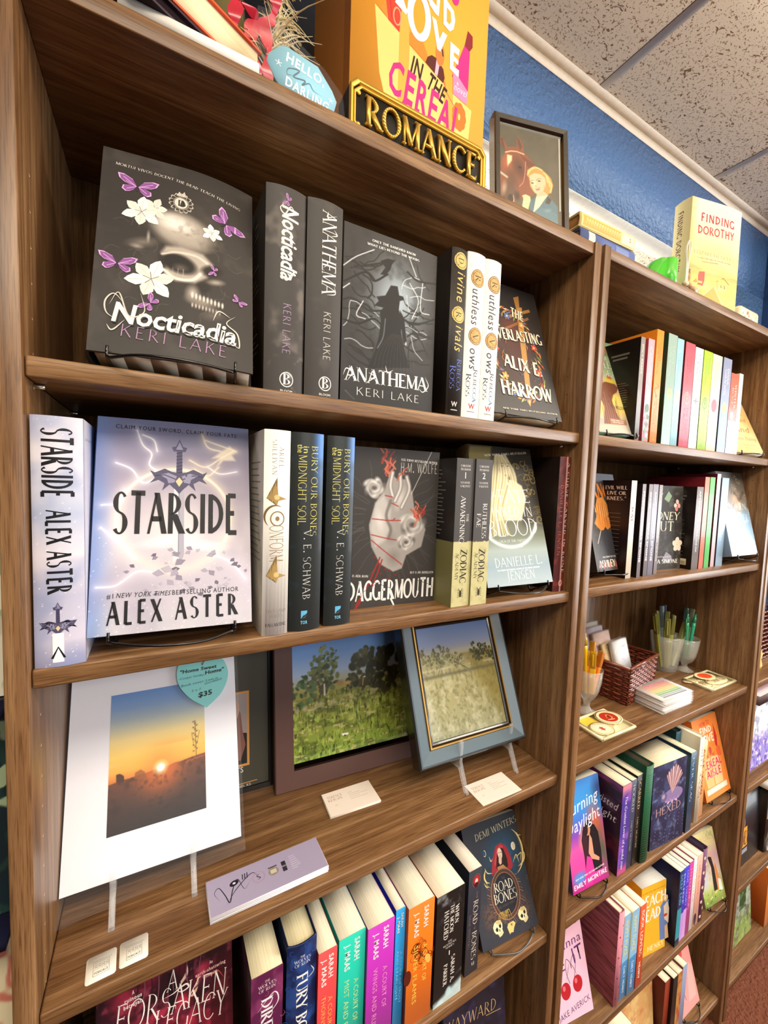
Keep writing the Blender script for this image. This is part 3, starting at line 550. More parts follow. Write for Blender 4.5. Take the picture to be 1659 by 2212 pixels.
def ana_front(F):
    A = Art(F.w, F.h, 0.85, '#2e2b2a')
    c = (81.5,148.1); d = np.hypot((A.X - c[0]) / 1.0, (A.Y - c[1]) / 1.25); A.mix(np.exp(-(d / 34) ** 2) * .95, '#cfe0ea'); A.mix(np.exp(-(d / 62) ** 2) * .35, '#7d868c'); A.mix(sm(A.noise(14, 8), .45, .8) * .35 * np.clip(A.Y / 60, 0, 1), '#1c1a19')
    rs = np.random.RandomState(11)
    for i in range(46):
        side = rs.rand() < .5; x = (rs.rand() * 32 if side else F.w - rs.rand() * 32); y = 62 + rs.rand() * 125; a = rs.rand() * 1.6 - .8 + (0 if side else math.pi); pts = [(x, y)]
        for k in range(5): a += (rs.rand() - .5) * 1.3; pts.append((pts[-1][0] + 9 * math.cos(a), pts[-1][1] + 7 * math.sin(a)))
        wht = rs.rand() < .22; A.curve(pts, 1.0 if wht else 1.2 + rs.rand() * 1.5, '#dfe6ea' if wht else '#1b1817', .7, .8 if wht else .9)
    for pts in ([(1.7,154.2), (31.6,173.4), (45.2,165.6), (65.3,179.6)], [(149.2,189.6), (116.2,184.1), (97.1,191.2)], [(1.5,106.4), (24,105.6), (47,116.4), (64.7,105.4)], [(147.8,138.6), (122.8,126.8), (100.2,123.5)]): A.curve(pts, 2.6, '#141211', .8)
    for pts in ([(-0.5,173), (18,189.4), (43.7,205.5)], [(0.4,145.5), (9.6,153.4)], [(101.5,177.2), (117.5,156.7), (107.4,129.7)], [(123.9,183.1), (121.9,145.4), (137.7,142.7)], [(100,210.1), (112.2,189.2)], [(29.6,135.7), (20.4,116.3), (33.6,113.5)], [(7.4,16), (20.7,6.1)]): A.curve(pts, 1.3, '#eef2f4', .7, .85)
    D = '#171413'
    A.poly([(71.1,166.4), (81.7,167.7), (84.8,156.4), (91.3,156.5), (93.3,152.5), (86.1,149.2), (84.9,136.9), (90.8,126.1), (89.8,107.6), (98.4,78.5), (106.7,61.2), (39.2,50.1), (48.6,72.5), (54.7,94.4), (57.3,115.7), (55.2,127.1), (60.1,134.1), (46.4,133.9), (52.9,141.3), (49.3,146.2), (62.9,151)], D, 1.2)
    A.poly([(86.7,137.3), (94.4,126.9), (99.5,97.2), (97.1,92.1), (94,94.6), (90.2,113.8)], D, 1); A.blob((98.5,93.3), 2, 3.5, '#cfd6da', .6); A.curve([(64.1,120.2), (61.6,95.8), (53.5,79.3)], 1.4, '#8f979c', 1, .7)
    for i in range(12): p = (49.3,54.8); A.curve([(p[0] + i * 6, p[1]), (p[0] + i * 5 + 6, p[1] + 22), (p[0] + 26 + i * 1.5, p[1] + 48)], .5, '#5c5652', .7, .6)
    A.poly([(53.7,193.9), (64.5,199.9), (76.8,201.1), (71.7,194.6), (69.2,186.6), (61.9,177.3), (54.3,176.7), (61.5,187.4)], D, 1.2); A.mix(np.clip((38 - A.Y) / 26, 0, 1) * .8, '#2a2726'); F.art(A)
    F.tline('ONLY THE BANISHED KNOW', (40.7,215.4), (110.1,216.6), 3.0, '#e8e4de', 'narrow', 0, .08); F.tline('WHAT LIES BEYOND THE WOODS', (33.6,209.3), (116.8,210.9), 3.0, '#e8e4de', 'narrow', 0, .08)
    F.tline('ANATHEMA', (5.4,29.6), (140,32.8), 19, '#f6f2ea', 'serifbold', 0, -.02); F.tline('KERI LAKE', (24.5,12.5), (124.3,14), 10.5, '#f1ede6', 'thin', 0, .16)
    for p in ([(3.6,35.6), (8.1,45), (16.3,40.5), (10.2,29.4)], [(36.6,29), (49.8,39.9), (41.1,44.5)], [(134.2,52.9), (140.8,41), (131.4,30.7), (123.3,35.3)], [(66.6,57.7), (70.5,49.2), (79.3,53.7)]): F.curve(p, 1.5, '#efeae1')
book('black hardcover of a cloaked figure in a moonlit forest, face out between dark spines', (0.3345, 0.0245, SA), 0.149, 0.045, 0.2285, 'hard', cover='#2d2a29', front=ana_front, curl=0.004)
def div_spine(F):
    c1 = (15.8,224.6); c2 = (15.2,147.7)
    for c, ch in ((c1, 'D'), (c2, 'R')): F.oval(c, 12.5, 12.5, '#2a2013'); F.oval(c, 12, 12, '#d8b765'); F.oval(c, 10, 10, '#33291b'); F.oval(c, 9.2, 9.2, '#d9b968'); F.text(ch, (c[0] - 5, c[1] + 3.8), 10, '#2b2118', None, 'l', 'serif', -90)
    F.tline('ivine', (10.1,208.1), (9.9,166.7), 15, '#dcbd6c', 'reg', .12, .1); F.tline('ivals', (10.7,131.6), (9.8,95.9), 15, '#dcbd6c', 'reg', .12, .1); F.tline('Rebecca', (15.6,83.9), (16.6,37), 10, '#5666b8', 'serif', 0, 0); F.tline('Ross', (4,73.4), (4.2,39.6), 10, '#5666b8', 'serif', 0, 0); F.text('W', (F.w * .5, 14), 7, '#d7d2c8', None, 'c', 'bold'); F.rect((8, 8), (20, 9.5), '#b7b2a8')
def div_back(F):
    rs = np.random.RandomState(6)
    for i in range(26): F.rect((10, 60 + i * 6.2), (60 + rs.rand() * 30 if i % 5 else 35, 61.5 + i * 6.2), '#6d6a70')
    for k in range(4): F.curve([(20, 14), (24, 30 + k * 3), (16 + 6 * k, 44)], 1.4, '#3a3f86')
    for k in range(8): F.oval((22 + 5 * math.cos(k), 48 + 5 * math.sin(k)), 5, 3.2, '#35397c' if k % 2 else '#4a50a0', k * 50)
book('black spine with gold initials and blue rose on its side, left of two white spines', (0.5000, 0.015, SA), 0.15, 0.0277, 0.2421, 'hard', so=True, cover='#262221', spine='#2d2926', sp=div_spine, bk=div_back)
def rv_spine(crop_dx):
    def f(F):
        A = Art(F.w, F.h, 1.3, '#f1ece4'); A.mix(np.clip((70 - A.Y) / 50, 0, 1) * sm(A.noise(20, 61, 2), .35, .6) * .9, '#a9d3dd'); A.mix(sm(A.noise(18, 66, 2), .55, .75) * .35, '#cfe3e6'); F.art(A)
        for c, ch in (((F.w * .56, F.h - 36), 'R'), ((F.w * .56, F.h - 121), 'V')): F.oval(c, 13, 13, '#4a3620'); F.oval(c, 12.2, 12.2, '#d9a65f'); F.ring(c, 9.8, 9.8, .9, '#4a3620'); F.text(ch, (c[0] - 5.5, c[1] + 4), 11, '#2f241a', None, 'l', 'serif', -90)
        F.vtext('uthless', F.w * .48, F.h - 52, 52, 14, '#2c2a2e', 'reg', .12, .08); F.vtext('ows', F.w * .48, F.h - 139, 31, 14, '#2c2a2e', 'reg', .12, .1)
        F.vtext('Rebecca', F.w * .66, F.h - 170, 50, 8.5, '#34303a', 'serif', 0, 0); F.vtext('Ross', F.w * .28, F.h - 178, 34, 8.5, '#34303a', 'serif', 0, 0); F.text('W', (F.w * .5, 14), 7.5, '#c0392f', None, 'c', 'bold'); F.rect((9, 9), (24, 10.2), '#8d8780')
    return f
book('white spine with bronze initials touching the black gold-lettered spine', (0.5295, 0.015, SA), 0.15, 0.0342, 0.2440, 'hard', so=True, cover='#eef0ec', sp=rv_spine(0), group='pair of white spines')
book('white spine with bronze initials touching the flowered sword cover', (0.5648, 0.0155, SA), 0.15, 0.0325, 0.2435, 'hard', so=True, cover='#eef0ec', sp=rv_spine(1), group='pair of white spines')
def everl_front(F):
    A = Art(F.w, F.h, 1.0, '#2b2624'); A.blob((78, 128), 68, 92, '#4a2320', .7); A.blob((80, 180), 36, 30, '#7c3a2b', .9, 0, .6); A.mix(sm(A.noise(20, 4), .5, .8) * .3, '#1c1716'); F.art(A)
    F.poly([(103.6,223), (119,227.1), (94.1,35.9), (87.2,20.1), (81.6,29.9)], '#b98a48'); F.poly([(101.4,243.9), (116.3,250.7), (112.8,225.5), (102.9,220.4)], '#a9743a'); F.line([(68.3,192.6), (139.1,225.3)], 6, '#a9743a'); F.line([(62.5,168.3), (131.1,206.3)], 5, '#8c5a31')
    rs = np.random.RandomState(2); pal = ['#c9863f', '#b8512f', '#d8b06a', '#7f8a4a', '#9a3d33', '#5b6a92', '#d9cba6', '#a5652f']
    for i in range(92):
        a = i / 92 * 2 * math.pi; rr = 1 + .16 * (rs.rand() - .5); x = 80 + 62 * rr * math.cos(a); y = 122 + 92 * rr * math.sin(a); th = a + 1.57 + rs.rand() * 1.4; L = 5 + 4 * rs.rand()
        F.poly([(x, y), (x + L * math.cos(th) - 2.2 * math.sin(th), y + L * math.sin(th) + 2.2 * math.cos(th)), (x + 2 * L * math.cos(th), y + 2 * L * math.sin(th)), (x + L * math.cos(th) + 2.2 * math.sin(th), y + L * math.sin(th) - 2.2 * math.cos(th))], pal[i % 8])
    for i in range(26):
        a = rs.rand() * 6.28; q = .35 + rs.rand() * .55; x = 80 + 60 * q * math.cos(a); y = 122 + 88 * q * math.sin(a); F.curve([(x, y), (x + 7 * math.cos(a + 1), y + 8 * math.sin(a + 1)), (x + 15 * math.cos(a + 1.7), y + 14 * math.sin(a + 1.7))], 1.2, pal[(i * 3) % 8])
    for i in range(9):
        a = i * .7 + .3; c = (80 + 50 * math.cos(a), 120 + 78 * math.sin(a))
        for k in range(5): F.oval((c[0] + 4 * math.cos(k * 1.257), c[1] + 4 * math.sin(k * 1.257)), 4, 2.6, ['#c8472f', '#d79a4a', '#5c6fa5', '#e0c69a'][i % 4], k * 72)
        F.oval(c, 2, 2, '#f1dca0')
    for t, a, b, h in (('THE', (84.7,199.1), (114.1,194.8), 20), ('EVERLASTING', (30.7,144.4), (153.5,153.4), 22), ('ALIX E.', (42.4,90.6), (134.3,85.2), 25), ('HARROW', (25.9,36.5), (148.2,35.6), 27)):
        F.tline(t, (a[0] + 1, a[1] - 1), (b[0] + 1, b[1] - 1), h, '#241a18', 'narrow', 0, .06); F.tline(t, a, b, h, '#f4e6cd', 'narrow', 0, .06)
    F.tline('NEW YORK TIMES BESTSELLING AUTHOR', (19.3,8.4), (153,12.1), 2.6, '#d9cbb0', 'narrow', 0, .1)
book('dark hardcover with a golden sword wreathed in autumn flowers, leaning in the right corner', (0.6030, 0.0200, 1.7475), 0.1617, 0.034, 0.2662, 'hard', -0.6, 18.1, '#282321', front=everl_front, mat=GLOSS)
wire_easel('wire easel under the flowered sword cover', (0.6030, 0.0200, 1.7475), -0.6, 18.1, SA, 0.1617, 0.034)
# ================================================================== bookcase one, second shelf
def sword(F, p, s, rot=0, tip=True):
    k = rad(rot); X = lambda pts: [(p[0] + s * (u * math.cos(k) - v * math.sin(k)), p[1] + s * (u * math.sin(k) + v * math.cos(k))) for u, v in pts]
    if tip: F.poly(X([(-4.2, 0), (4.2, 0), (4.6, -68), (2, -76), (-1, -72), (-4.4, -76)]), '#d8d6dc'); F.poly(X([(0.4, 0), (4.2, 0), (4.6, -68), (2, -76), (.4, -73)]), '#a9a6b4'); F.line(X([(0, 0), (0, -70)]), .7 * s, '#7c7a8c')
    F.poly(X([(-2.6, 6), (2.6, 6), (2.2, 30), (-2.2, 30)]), '#4a4668')
    for i in range(7): F.line(X([(-2.6, 8 + i * 3.2), (2.6, 9.2 + i * 3.2)]), .7 * s, '#26243f')
    F.poly(X([(-5, 29), (5, 29), (6.5, 33), (3, 34), (0, 41), (-3, 34), (-6.5, 33)]), '#4b4766'); F.poly(X([(-3, 31), (3, 31), (0, 39)]), '#8d89a6')
    for sg in (1, -1):
        F.poly(X([(sg * u, v) for u, v in [(0, 8), (6, 9), (12, 12), (20, 8), (24, 10), (20, 3), (24, -2), (17, 1), (12, -2), (14, -9), (8, -3), (3, -8), (0, -12)]]), '#4d4a66'); F.poly(X([(sg * u, v) for u, v in [(2, 5), (9, 8), (16, 6), (10, 2), (9, -2), (4, -1)]]), '#8f8ca8')
        F.line(X([(sg * 3, 2), (sg * 12, 6), (sg * 20, 5)]), .8 * s, '#2b2942')
    F.poly(X([(0, 4), (3, 0), (0, -5), (-3, 0)]), '#e6c79a')
def star_spine(F):
    A = Art(F.w, F.h, 1.0); A.vgrad((0, '#8f8fae'), (26, '#c9c4d6'), (70, '#b7b6cc'), (110, '#dcd6e0'), (150, '#b5bdd6'), (200, '#e4e0e8'), (F.h, '#d3cfda')); A.mix(sm(A.noise(30, 14), .4, .75) * .45, '#7f8fbd')
    rs = np.random.RandomState(8)
    for i in range(150): A.blob((rs.rand() * F.w, rs.rand() * F.h), .5, .5, '#ffffff', .9)
    F.art(A)
    F.tline('STARSIDE', (8.3,231.3), (8.3,166), 24, '#15141a', 'narrow', 0, .12); F.tline('ALEX ASTER', (11.1,153.7), (11.2,71.6), 19, '#15141a', 'narrow', 0, .16); c = (19,38.6); sword(F, c, .62, 0, False); F.poly([(c[0] - 4.5, c[1] - 5), (c[0] + 4.5, c[1] - 5), (c[0] + 4.5, c[1] - 34), (c[0] - 4.5, c[1] - 34)], '#f3f1f4'); F.line([(c[0] - 5, c[1] - 30), (c[0], c[1] - 19), (c[0] + 5, c[1] - 30)], 2, '#15141a')
SPAL = dict(cover='#aab6d6', spine='#c9c6d8', back='#c6c4d6')
def star_side(F):
    A = Art(F.w, F.h, 2, '#c4c4d8'); A.mix(sm(A.X, 30, 80), '#4f6fb2'); A.mix(sm(A.X, 0, 14) * (1 - sm(A.X, 14, 34)) * .6, '#eae6ee'); A.mix(sm(A.noise(40, 2), .5, .8) * .3, '#dfe4f2'); F.art(A); F.tline('CLAIM YOUR SWORD', (12, F.h - 20), (60, F.h - 20), 2.4, '#3a4668')
book('pale lilac-blue spine lettered in tall black with a small sword, against the side panel', (0.0205, 0.0114, SB), 0.160, 0.0403, 0.2423, 'hard', so=True, cover='#8fa3d2', spine='#c9c6d8', sp=star_spine, front=star_side)
def star_front(F):
    A = Art(F.w, F.h, 0.85); A.vgrad((0, '#c4c1ca'), (50, '#bfb8c6'), (105, '#ccc4cd'), (150, '#ada3b2'), (200, '#857f97'), (F.h, '#727b9e')); A.mix((1 - sm(A.X, 0, 26)) * .75, '#6f8cc4'); A.mix(sm(A.noise(46, 17), .45, .8) * .3, '#8d86a0')
    c = (79.4,122.8); d = np.hypot(A.X - c[0], A.Y - c[1]); A.mix(np.exp(-((d - 58) / 1.6) ** 2) * .95 * (A.Y > c[1] - 30), '#fff6e2'); A.mix(np.exp(-((d - 58) / 7) ** 2) * .45, '#f3e6d2'); A.mix(np.exp(-(d / 30) ** 2) * .5, '#fbf3ea')
    for pts in ([(38.1,225.6), (44.1,208.6), (53.2,198.5), (51.3,185), (60.4,177.5)], [(18.9,185.9), (34,178.9), (45.2,163.8), (58.3,169.5)], [(112.2,185.5), (125.9,177.7), (145.1,181.4)], [(7.2,113.3), (17.6,103.5), (30.3,91.1), (38.9,78.7)], [(5.8,50), (23.5,51.1), (41.4,64.2), (56.2,63.4)], [(119.4,80.5), (138.9,69.2), (153.6,50.1)], [(7.2,137.7), (20.4,140.3), (28.3,155.6)], [(43.8,220.7), (55.1,214.8), (58.8,201.6)]): A.curve(pts, 1.1, '#fffdf6', .8, .95, 3.5, '#e9e2f2')
    A.poly([(117.2,197), (129.8,207.8), (137.6,214.1), (145.9,206.9), (140.1,202.7), (144,195.7), (129.8,194.9), (122.1,186), (127.2,197.6)], '#f7e9cf', 3, .75)
    for pts in ([(92.7,192.8), (109.7,185.4), (127.2,197.6), (142.8,208.7)], [(105.9,227.5), (112.2,210.8), (127.3,206.2)], [(97.6,182), (112.2,174.4), (124.7,186.1)], [(109.7,219.2), (127.3,213.4), (145.4,208)]): A.curve(pts, 1.0, '#fdf2da', 1.2, .8, 3, '#efdcc0')
    p = (73,97.3); A.blob((p[0], p[1]), 40, 9, '#f6eff2', .9, 8, .8); A.blob((105.1,91.3), 34, 8, '#f2ebf0', .9, -6, .8)
    rs = np.random.RandomState(3)
    for i in range(240): A.blob((rs.rand() * F.w, rs.rand() ** 1.7 * 130), .3 + .5 * rs.rand(), .5, '#ffffff', .9)
    F.art(A); sword(F, (81.9,166.4), 1.25)
    for i in range(46):
        a = rs.rand() * 2 * math.pi; r = 8 + 42 * rs.rand() ** .7; x = 92 + r * 1.25 * math.cos(a); y = 62 + r * .55 * math.sin(a); s = 1.5 + 4.5 * rs.rand() * (1 - r / 70); b = rs.rand() * 6
        F.poly([(x + s * 1.6 * math.cos(b), y + s * math.sin(b)), (x + s * math.cos(b + 1.7), y + s * math.sin(b + 1.7)), (x + s * 1.3 * math.cos(b + 3.4), y + s * 1.1 * math.sin(b + 3.4)), (x + s * .8 * math.cos(b + 4.8), y + s * .8 * math.sin(b + 4.8))], ['#8d8698', '#6c6579', '#b3adba', '#a59eb0'][i % 4])
    F.tline('CLAIM YOUR SWORD, CLAIM YOUR FATE', (17.5,226.4), (145.6,225.6), 4.6, '#26242c', 'reg', 0, .2)
    F.tline('STARSIDE', (17.5,105.9), (144.2,104.7), 47, '#171519', 'narrow', 0, .1); F.tline('#1', (15.6,37.4), (21.5,37.6), 5, '#26242c', 'reg', 0, .12); F.tline('NEW YORK TIMES', (23.9,37.9), (74.3,37.2), 5, '#26242c', 'reg', .2, .12); F.tline('BESTSELLING AUTHOR', (76.5,37.3), (145.4,36.6), 5, '#26242c', 'reg', 0, .12)
    F.tline('ALEX ASTER', (16.1,10.3), (145.1,10.1), 24, '#171519', 'narrow', 0, .34)
book('pale silver-lilac hardcover with a sword stabbing shattered rock and huge black title', (0.0614, 0.0119, 1.4587), 0.160, 0.040, 0.2391, 'hard', -4.8, 15.4, '#b6bcd6', front=star_front, spine='#6d8ac6', curl=0.003)
wire_easel('wire easel hidden under the silver-lilac sword cover', (0.0614, 0.0119, 1.4587), -4.8, 15.4, SB, 0.160, 0.040)
def conform_spine(F):
    G = '#a88a52'
    F.tline('ARIEL', (17.5,229.1), (17.4,204.6), 5.6, '#6e685d', 'elegant', 0, .22); F.tline('SULLIVAN', (8.9,236.9), (9.3,196.2), 5.6, '#6e685d', 'elegant', 0, .22); F.tline('ONFORM', (7.6,135.2), (8,91.3), 16, '#8d7148', 'elegant', 0, .02)
    c = (16.3,143.2); F.ring(c, 8, 8.5, 1.3, '#8d7148'); F.oval((c[0], c[1]), 2.4, 2.8, '#8d7148'); F.line([(c[0] + 13 * math.cos(a) - 2, c[1] + 14 * math.sin(a) + 2) for a in [rad(60 + i * 13) for i in range(14)]], 2.6, '#7a5f3a', True)
    for y in (450, 795):
        q = (15.3,172.9) if y == 450 else (16,79)
        F.poly([(q[0] - 12, q[1] - 5), (q[0] - 1, q[1] - 3), (q[0], q[1] + 20), (q[0] + 1.5, q[1] - 2), (q[0] + 12, q[1] - 6), (q[0] + 2, q[1] - 8), (q[0], q[1] - 14), (q[0] - 3, q[1] - 8)], G); F.oval((q[0], q[1] - 4), 3.4, 3.2, '#d9bf84')
    F.text('THOUSAND', (F.w * .52, 28), 4.2, '#8d8778', 24, 'c', 'elegant'); F.text('VOICES', (F.w * .52, 22), 4.2, '#8d8778', 17, 'c', 'elegant'); F.text('BALLANTINE', (F.w * .52, 11), 4, '#2a2724', 25, 'c', 'serif')
def conform_back(F):
    A = Art(F.w, F.h, 2, '#dcd7cd'); A.mix(sm(A.noise(30, 5), .4, .7) * .5, '#b6b2ac'); F.art(A)
    for i in range(16): F.rect((F.w - 70, 90 + i * 8), (F.w - 12 - (i * 7) % 20, 91.6 + i * 8), '#8d8880')
book('thick cream-white hardcover spine with slim gold lettering beside the silver-lilac cover', (0.2345, 0.0100, SB), 0.155, 0.0315, 0.2491, 'hard', so=True, cover='#dcd8d0', spine='#e6e2da', back='#d6d2c8', sp=conform_spine, bk=conform_back)
def bury_spine(F):
    A = Art(F.w, F.h, 1.3, '#1f2322'); A.mix(np.clip((A.Y - 150) / 70, 0, 1) * np.clip((A.X - 24) / 12, 0, 1) * sm(A.noise(30, 5, 2), .25, .6), '#4d84cf'); A.mix(sm(A.noise(18, 7), .6, .8) * .3, '#2c4468'); F.art(A); Y = '#e2d873'
    F.vtext('BURY OUR BONES', F.w * .70, F.h - 16, 112, 8.4, Y, 'elegant', 0, .04); F.vtext('in', F.w * .43, F.h - 17, 8, 7, Y, 'reg'); F.vtext('the', F.w * .25, F.h - 15, 10, 7, Y, 'reg'); F.vtext('MIDNIGHT SOIL', F.w * .33, F.h - 28, 86, 10, Y, 'elegant', 0, .02); F.vtext('V. E. SCHWAB', F.w * .52, F.h - 120, 88, 10, '#d9d6d0', 'elegant', 0, .1)
    F.poly([(15, 16), (23, 16), (23, 26), (15, 26)], '#5fb0d8'); F.poly([(15, 16), (19, 21), (20, 19.5), (23, 23), (23, 16)], '#1f2322'); F.text('TOR', (19, 9), 4, '#6fc0e0', 9, 'c', 'bold')
book('black spine with yellow two-line title and blue sky corner, next to the cream-white spine', (0.2676, 0.0115, SB), 0.158, 0.0412, 0.2490, 'hard', so=True, cover='#1d2120', sp=bury_spine, group='pair of black and yellow spines', mat=GLOSS)
book('black spine with yellow two-line title and blue sky corner, next to the bound heart cover', (0.3146, 0.0135, SB), 0.158, 0.0385, 0.2489, 'hard', so=True, cover='#1d2120', sp=bury_spine, group='pair of black and yellow spines', mat=GLOSS)
def dagger_front(F):
    A = Art(F.w, F.h, 0.85, '#3d3936'); rs = np.random.RandomState(4)
    for i in range(46):
        a = rs.rand() * 6.28; c = (62.6,133.7); r0 = 45; pts = [(c[0] + r0 * math.cos(a), c[1] + r0 * math.sin(a))]; 
        for k in range(4): a += (rs.rand() - .5) * .7; pts.append((pts[-1][0] + 12 * math.cos(a), pts[-1][1] + 14 * math.sin(a)))
        A.curve(pts, .5, '#7a746e', .7, .6)
    A.poly([(59.5,207.2), (71.1,197.7), (86.4,198.2), (99,178.2), (104.3,150.7), (126,119.2), (119.3,91.1), (92,78.1), (85.1,57.5), (69.9,53.2), (46.8,66.5), (31.1,94.1), (26.2,127.3), (35.7,160.3), (49.5,180.4)], '#a39d98', 2); A.poly([(35.7,160.3), (49.8,173.8), (61.9,150.5), (60,106.7), (38.3,93.8), (28.2,120.7)], '#c9c4bf', 6, .8); A.blob((68.9,75.6), 16, 18, '#7d7772', .9, 0, .8); A.blob((44,133.8), 9, 22, '#dedad6', .9, 15, .8); A.blob((78.2,167.6), 10, 24, '#d5d0cb', .9, -20, .9); A.blob((63.8,106.6), 12, 14, '#8a847f', .9, 0, .7)
    for pts in ([(63.2,207.4), (60.3,187.3), (64.8,170.7)], [(76.5,204.6), (77.4,184.5), (68.8,164.1)], [(88.1,201.7), (93,181.5), (80.7,154)]): A.curve(pts, 7, '#8d8782', 2); A.curve(pts, 3.5, '#dcd8d4', 2)
    A.curve([(61.3,164), (54.8,140.5), (63.2,120.2), (60,106.7)], 5, '#6d6863', 3, .8)
    def rose(c, s, tint):
        for i in range(15):
            a = i * 2.4; r = s * (1 - i / 17); A.blob((c[0] + r * .62 * math.cos(a), c[1] + r * .55 * math.sin(a)), s * .55, s * .34, ['#6f6a66', '#d9d5d1', '#a9a39e', '#efece9'][i % 4], .5, math.degrees(a) + 60, .95)
        A.blob(c, s * .3, s * .22, '#5c5753', .7)
    rose((33,183.2), 21, 0); rose((101.5,126.5), 27, 0); rose((91,99), 18, 0)
    RD = '#a8402e'
    for i in range(34): a = rs.rand() * 6.28; c = (59.1,215.5) if i < 20 else (110.8,140.3); p = (c[0] + rs.randn() * 9, c[1] + rs.randn() * 10); A.curve([p, (p[0] + 5 * math.cos(a), p[1] + 6), (p[0] + 8 * math.cos(a + 1), p[1] + 12)], 2.4, ['#c8563f', '#d97a62', '#9c3626'][i % 3], .9, .9)
    for pts in ([(31.2,136.5), (62.6,133.7), (70,137)], [(30.4,112.4), (52.5,106.9), (73.4,102.9)], [(30.7,104.1), (53.4,86.5), (84.8,63.8)], [(63.3,160.6), (74.9,155.7)], [(51.7,172.1), (64.8,170)], [(62.6,133.7), (79.7,133.6)]): A.curve(pts, 1.5, '#a3231c', .7)
    for pts in ([(46.3,76.7), (32.9,47), (14.5,8.1), (6,-1.1)], [(50.2,73.1), (41.9,49.8), (33.5,30.1)]): A.curve(pts, 2.2, '#9d2720', .8)
    for i in range(8): p = (54.8,52.4); A.blob((p[0] + rs.randn() * 8, p[1] + rs.randn() * 9), 3.4, 2.2, '#7b2620', .6)
    A.line([(131.8,243.3), (97.2,174.7)], .9, '#d9d5d0', .6); F.art(A)
    F.tline('USA TODAY BESTSELLING AUTHOR', (77.4,226.4), (143.5,224.2), 3.6, '#e9e5df', 'narrow', .1, .12); F.tline('H.M. WOLFE', (77.5,208.7), (143.1,208.8), 15, '#e9e5df', 'thin', 0, .2); F.tline('IS HER RUIN', (1.5,49.1), (27.1,46.8), 3.6, '#d9d5cf', 'narrow', 0, .2); F.tline('BUT IS HIS REBELLION', (100.5,48.2), (144,46.1), 3.6, '#d9d5cf', 'narrow', 0, .14)
    F.tline('DAGGERMOUTH', (-5.6,11.4), (144.4,8.2), 31, '#f1eeea', 'narrow', 0, .07)
    for a, b in (((70.5,37.6), (76.9,-3.1)), ((33.1,40.3), (67.2,27.4)), ((19.3,24.5), (47.9,39.2)), ((109.8,38.3), (134.8,29.4))): F.line([a, b], .8, '#3d3936')
    F.curve([(19.4,21.1), (11,8.5), (6.7,-0.5)], 2.4, '#9d2720'); F.poly([(67.8,13.5), (74.1,0.7), (73.1,-2.7), (66,10.2)], '#efeae4')
book('charcoal hardcover with a grey rose-grown heart bound in red cord, standing back', (0.3778, 0.0661, SB), 0.147, 0.032, 0.2434, 'hard', -3.4, 0, '#383431', front=dagger_front)
def zod_spine(n, title):
    def f(F):
        cut = 103; A = Art(F.w, F.h, 1.2, '#4a4644'); A.mix(((A.Y < cut + 3 * (A.noise(5, 77 + n) - .5)) * 1.0), '#c6bf8c'); A.mix(sm(A.noise(9, 3), .5, .8) * .25 * (A.Y < cut), '#8f8a5c'); F.art(A); w = '#f0ece4'
        F.text('CAROLINE', (F.w / 2, F.h - 13), 3.2, w, 20, 'c', 'serif'); F.text('PECKHAM', (F.w / 2, F.h - 18.5), 3.2, w, 19, 'c', 'serif'); F.text(str(n), (F.w / 2, F.h - 31), 9.5, w, None, 'c', 'reg'); F.text('SUSANNE', (F.w / 2, F.h - 39), 3.2, w, 19, 'c', 'serif'); F.text('VALENTI', (F.w / 2, F.h - 44.5), 3.2, w, 19, 'c', 'serif')
        if n == 1: F.vtext('AWAKENING', F.w * .44, F.h - 58, 74, 9.5, w, 'serif', 0, 0); F.vtext('THE', F.w * .72, F.h - 86, 13, 4.5, w, 'serif')
        else: F.vtext('RUTHLESS', F.w * .66, F.h - 70, 56, 9, w, 'serif', 0, 0); F.vtext('FAE', F.w * .3, F.h - 86, 22, 8, w, 'serif')
        F.vtext('ZODIAC', F.w * .60, 92, 55, 13, '#2a2618', 'serifbold', 0, -.02); F.vtext('ACADEMY', F.w * .24, 86, 44, 6.5, '#2a2618', 'serif'); c = (F.w * .5, 20); F.oval(c, 2.4, 5.5, '#3a3220')
        for i in range(5): F.line([(c[0] - 6, c[1] - 6 + i * 3), (c[0], c[1] - 3 + i * 2), (c[0] + 6, c[1] - 6 + i * 3)], .8, '#3a3220')
        F.line([(c[0] - 4, c[1] + 9), (c[0] - 1, c[1] + 4), (c[0], c[1] + 2), (c[0] + 1, c[1] + 4), (c[0] + 4, c[1] + 9)], 1, '#3a3220')
    return f
def zod_back(F):
    F.rect((0, 0), (F.w, 103), '#8d8a58'); rs = np.random.RandomState(3)
    for i in range(17): F.rect((F.w - 75 + 20 * rs.rand() * (i % 3 == 0), 112 + i * 6.4), (F.w - 22 - 18 * rs.rand(), 113.8 + i * 6.4), '#8b8680')
book('thick black and khaki paperback spine lettered with a 1, right of the heart cover', (0.5265, 0.0147, SB), 0.134, 0.0358, 0.2335, 'paper', so=True, cover='#2e2b2a', spine='#4a4644', sp=zod_spine(1, ''), bk=zod_back, group='pair of black and khaki spines')
book('black and khaki paperback spine lettered with a 2, left of the blonde woman cover', (0.5628, 0.0118, SB), 0.134, 0.0339, 0.2339, 'paper', so=True, cover='#2e2b2a', spine='#4a4644', sp=zod_spine(2, ''), bk=zod_back, group='pair of black and khaki spines')
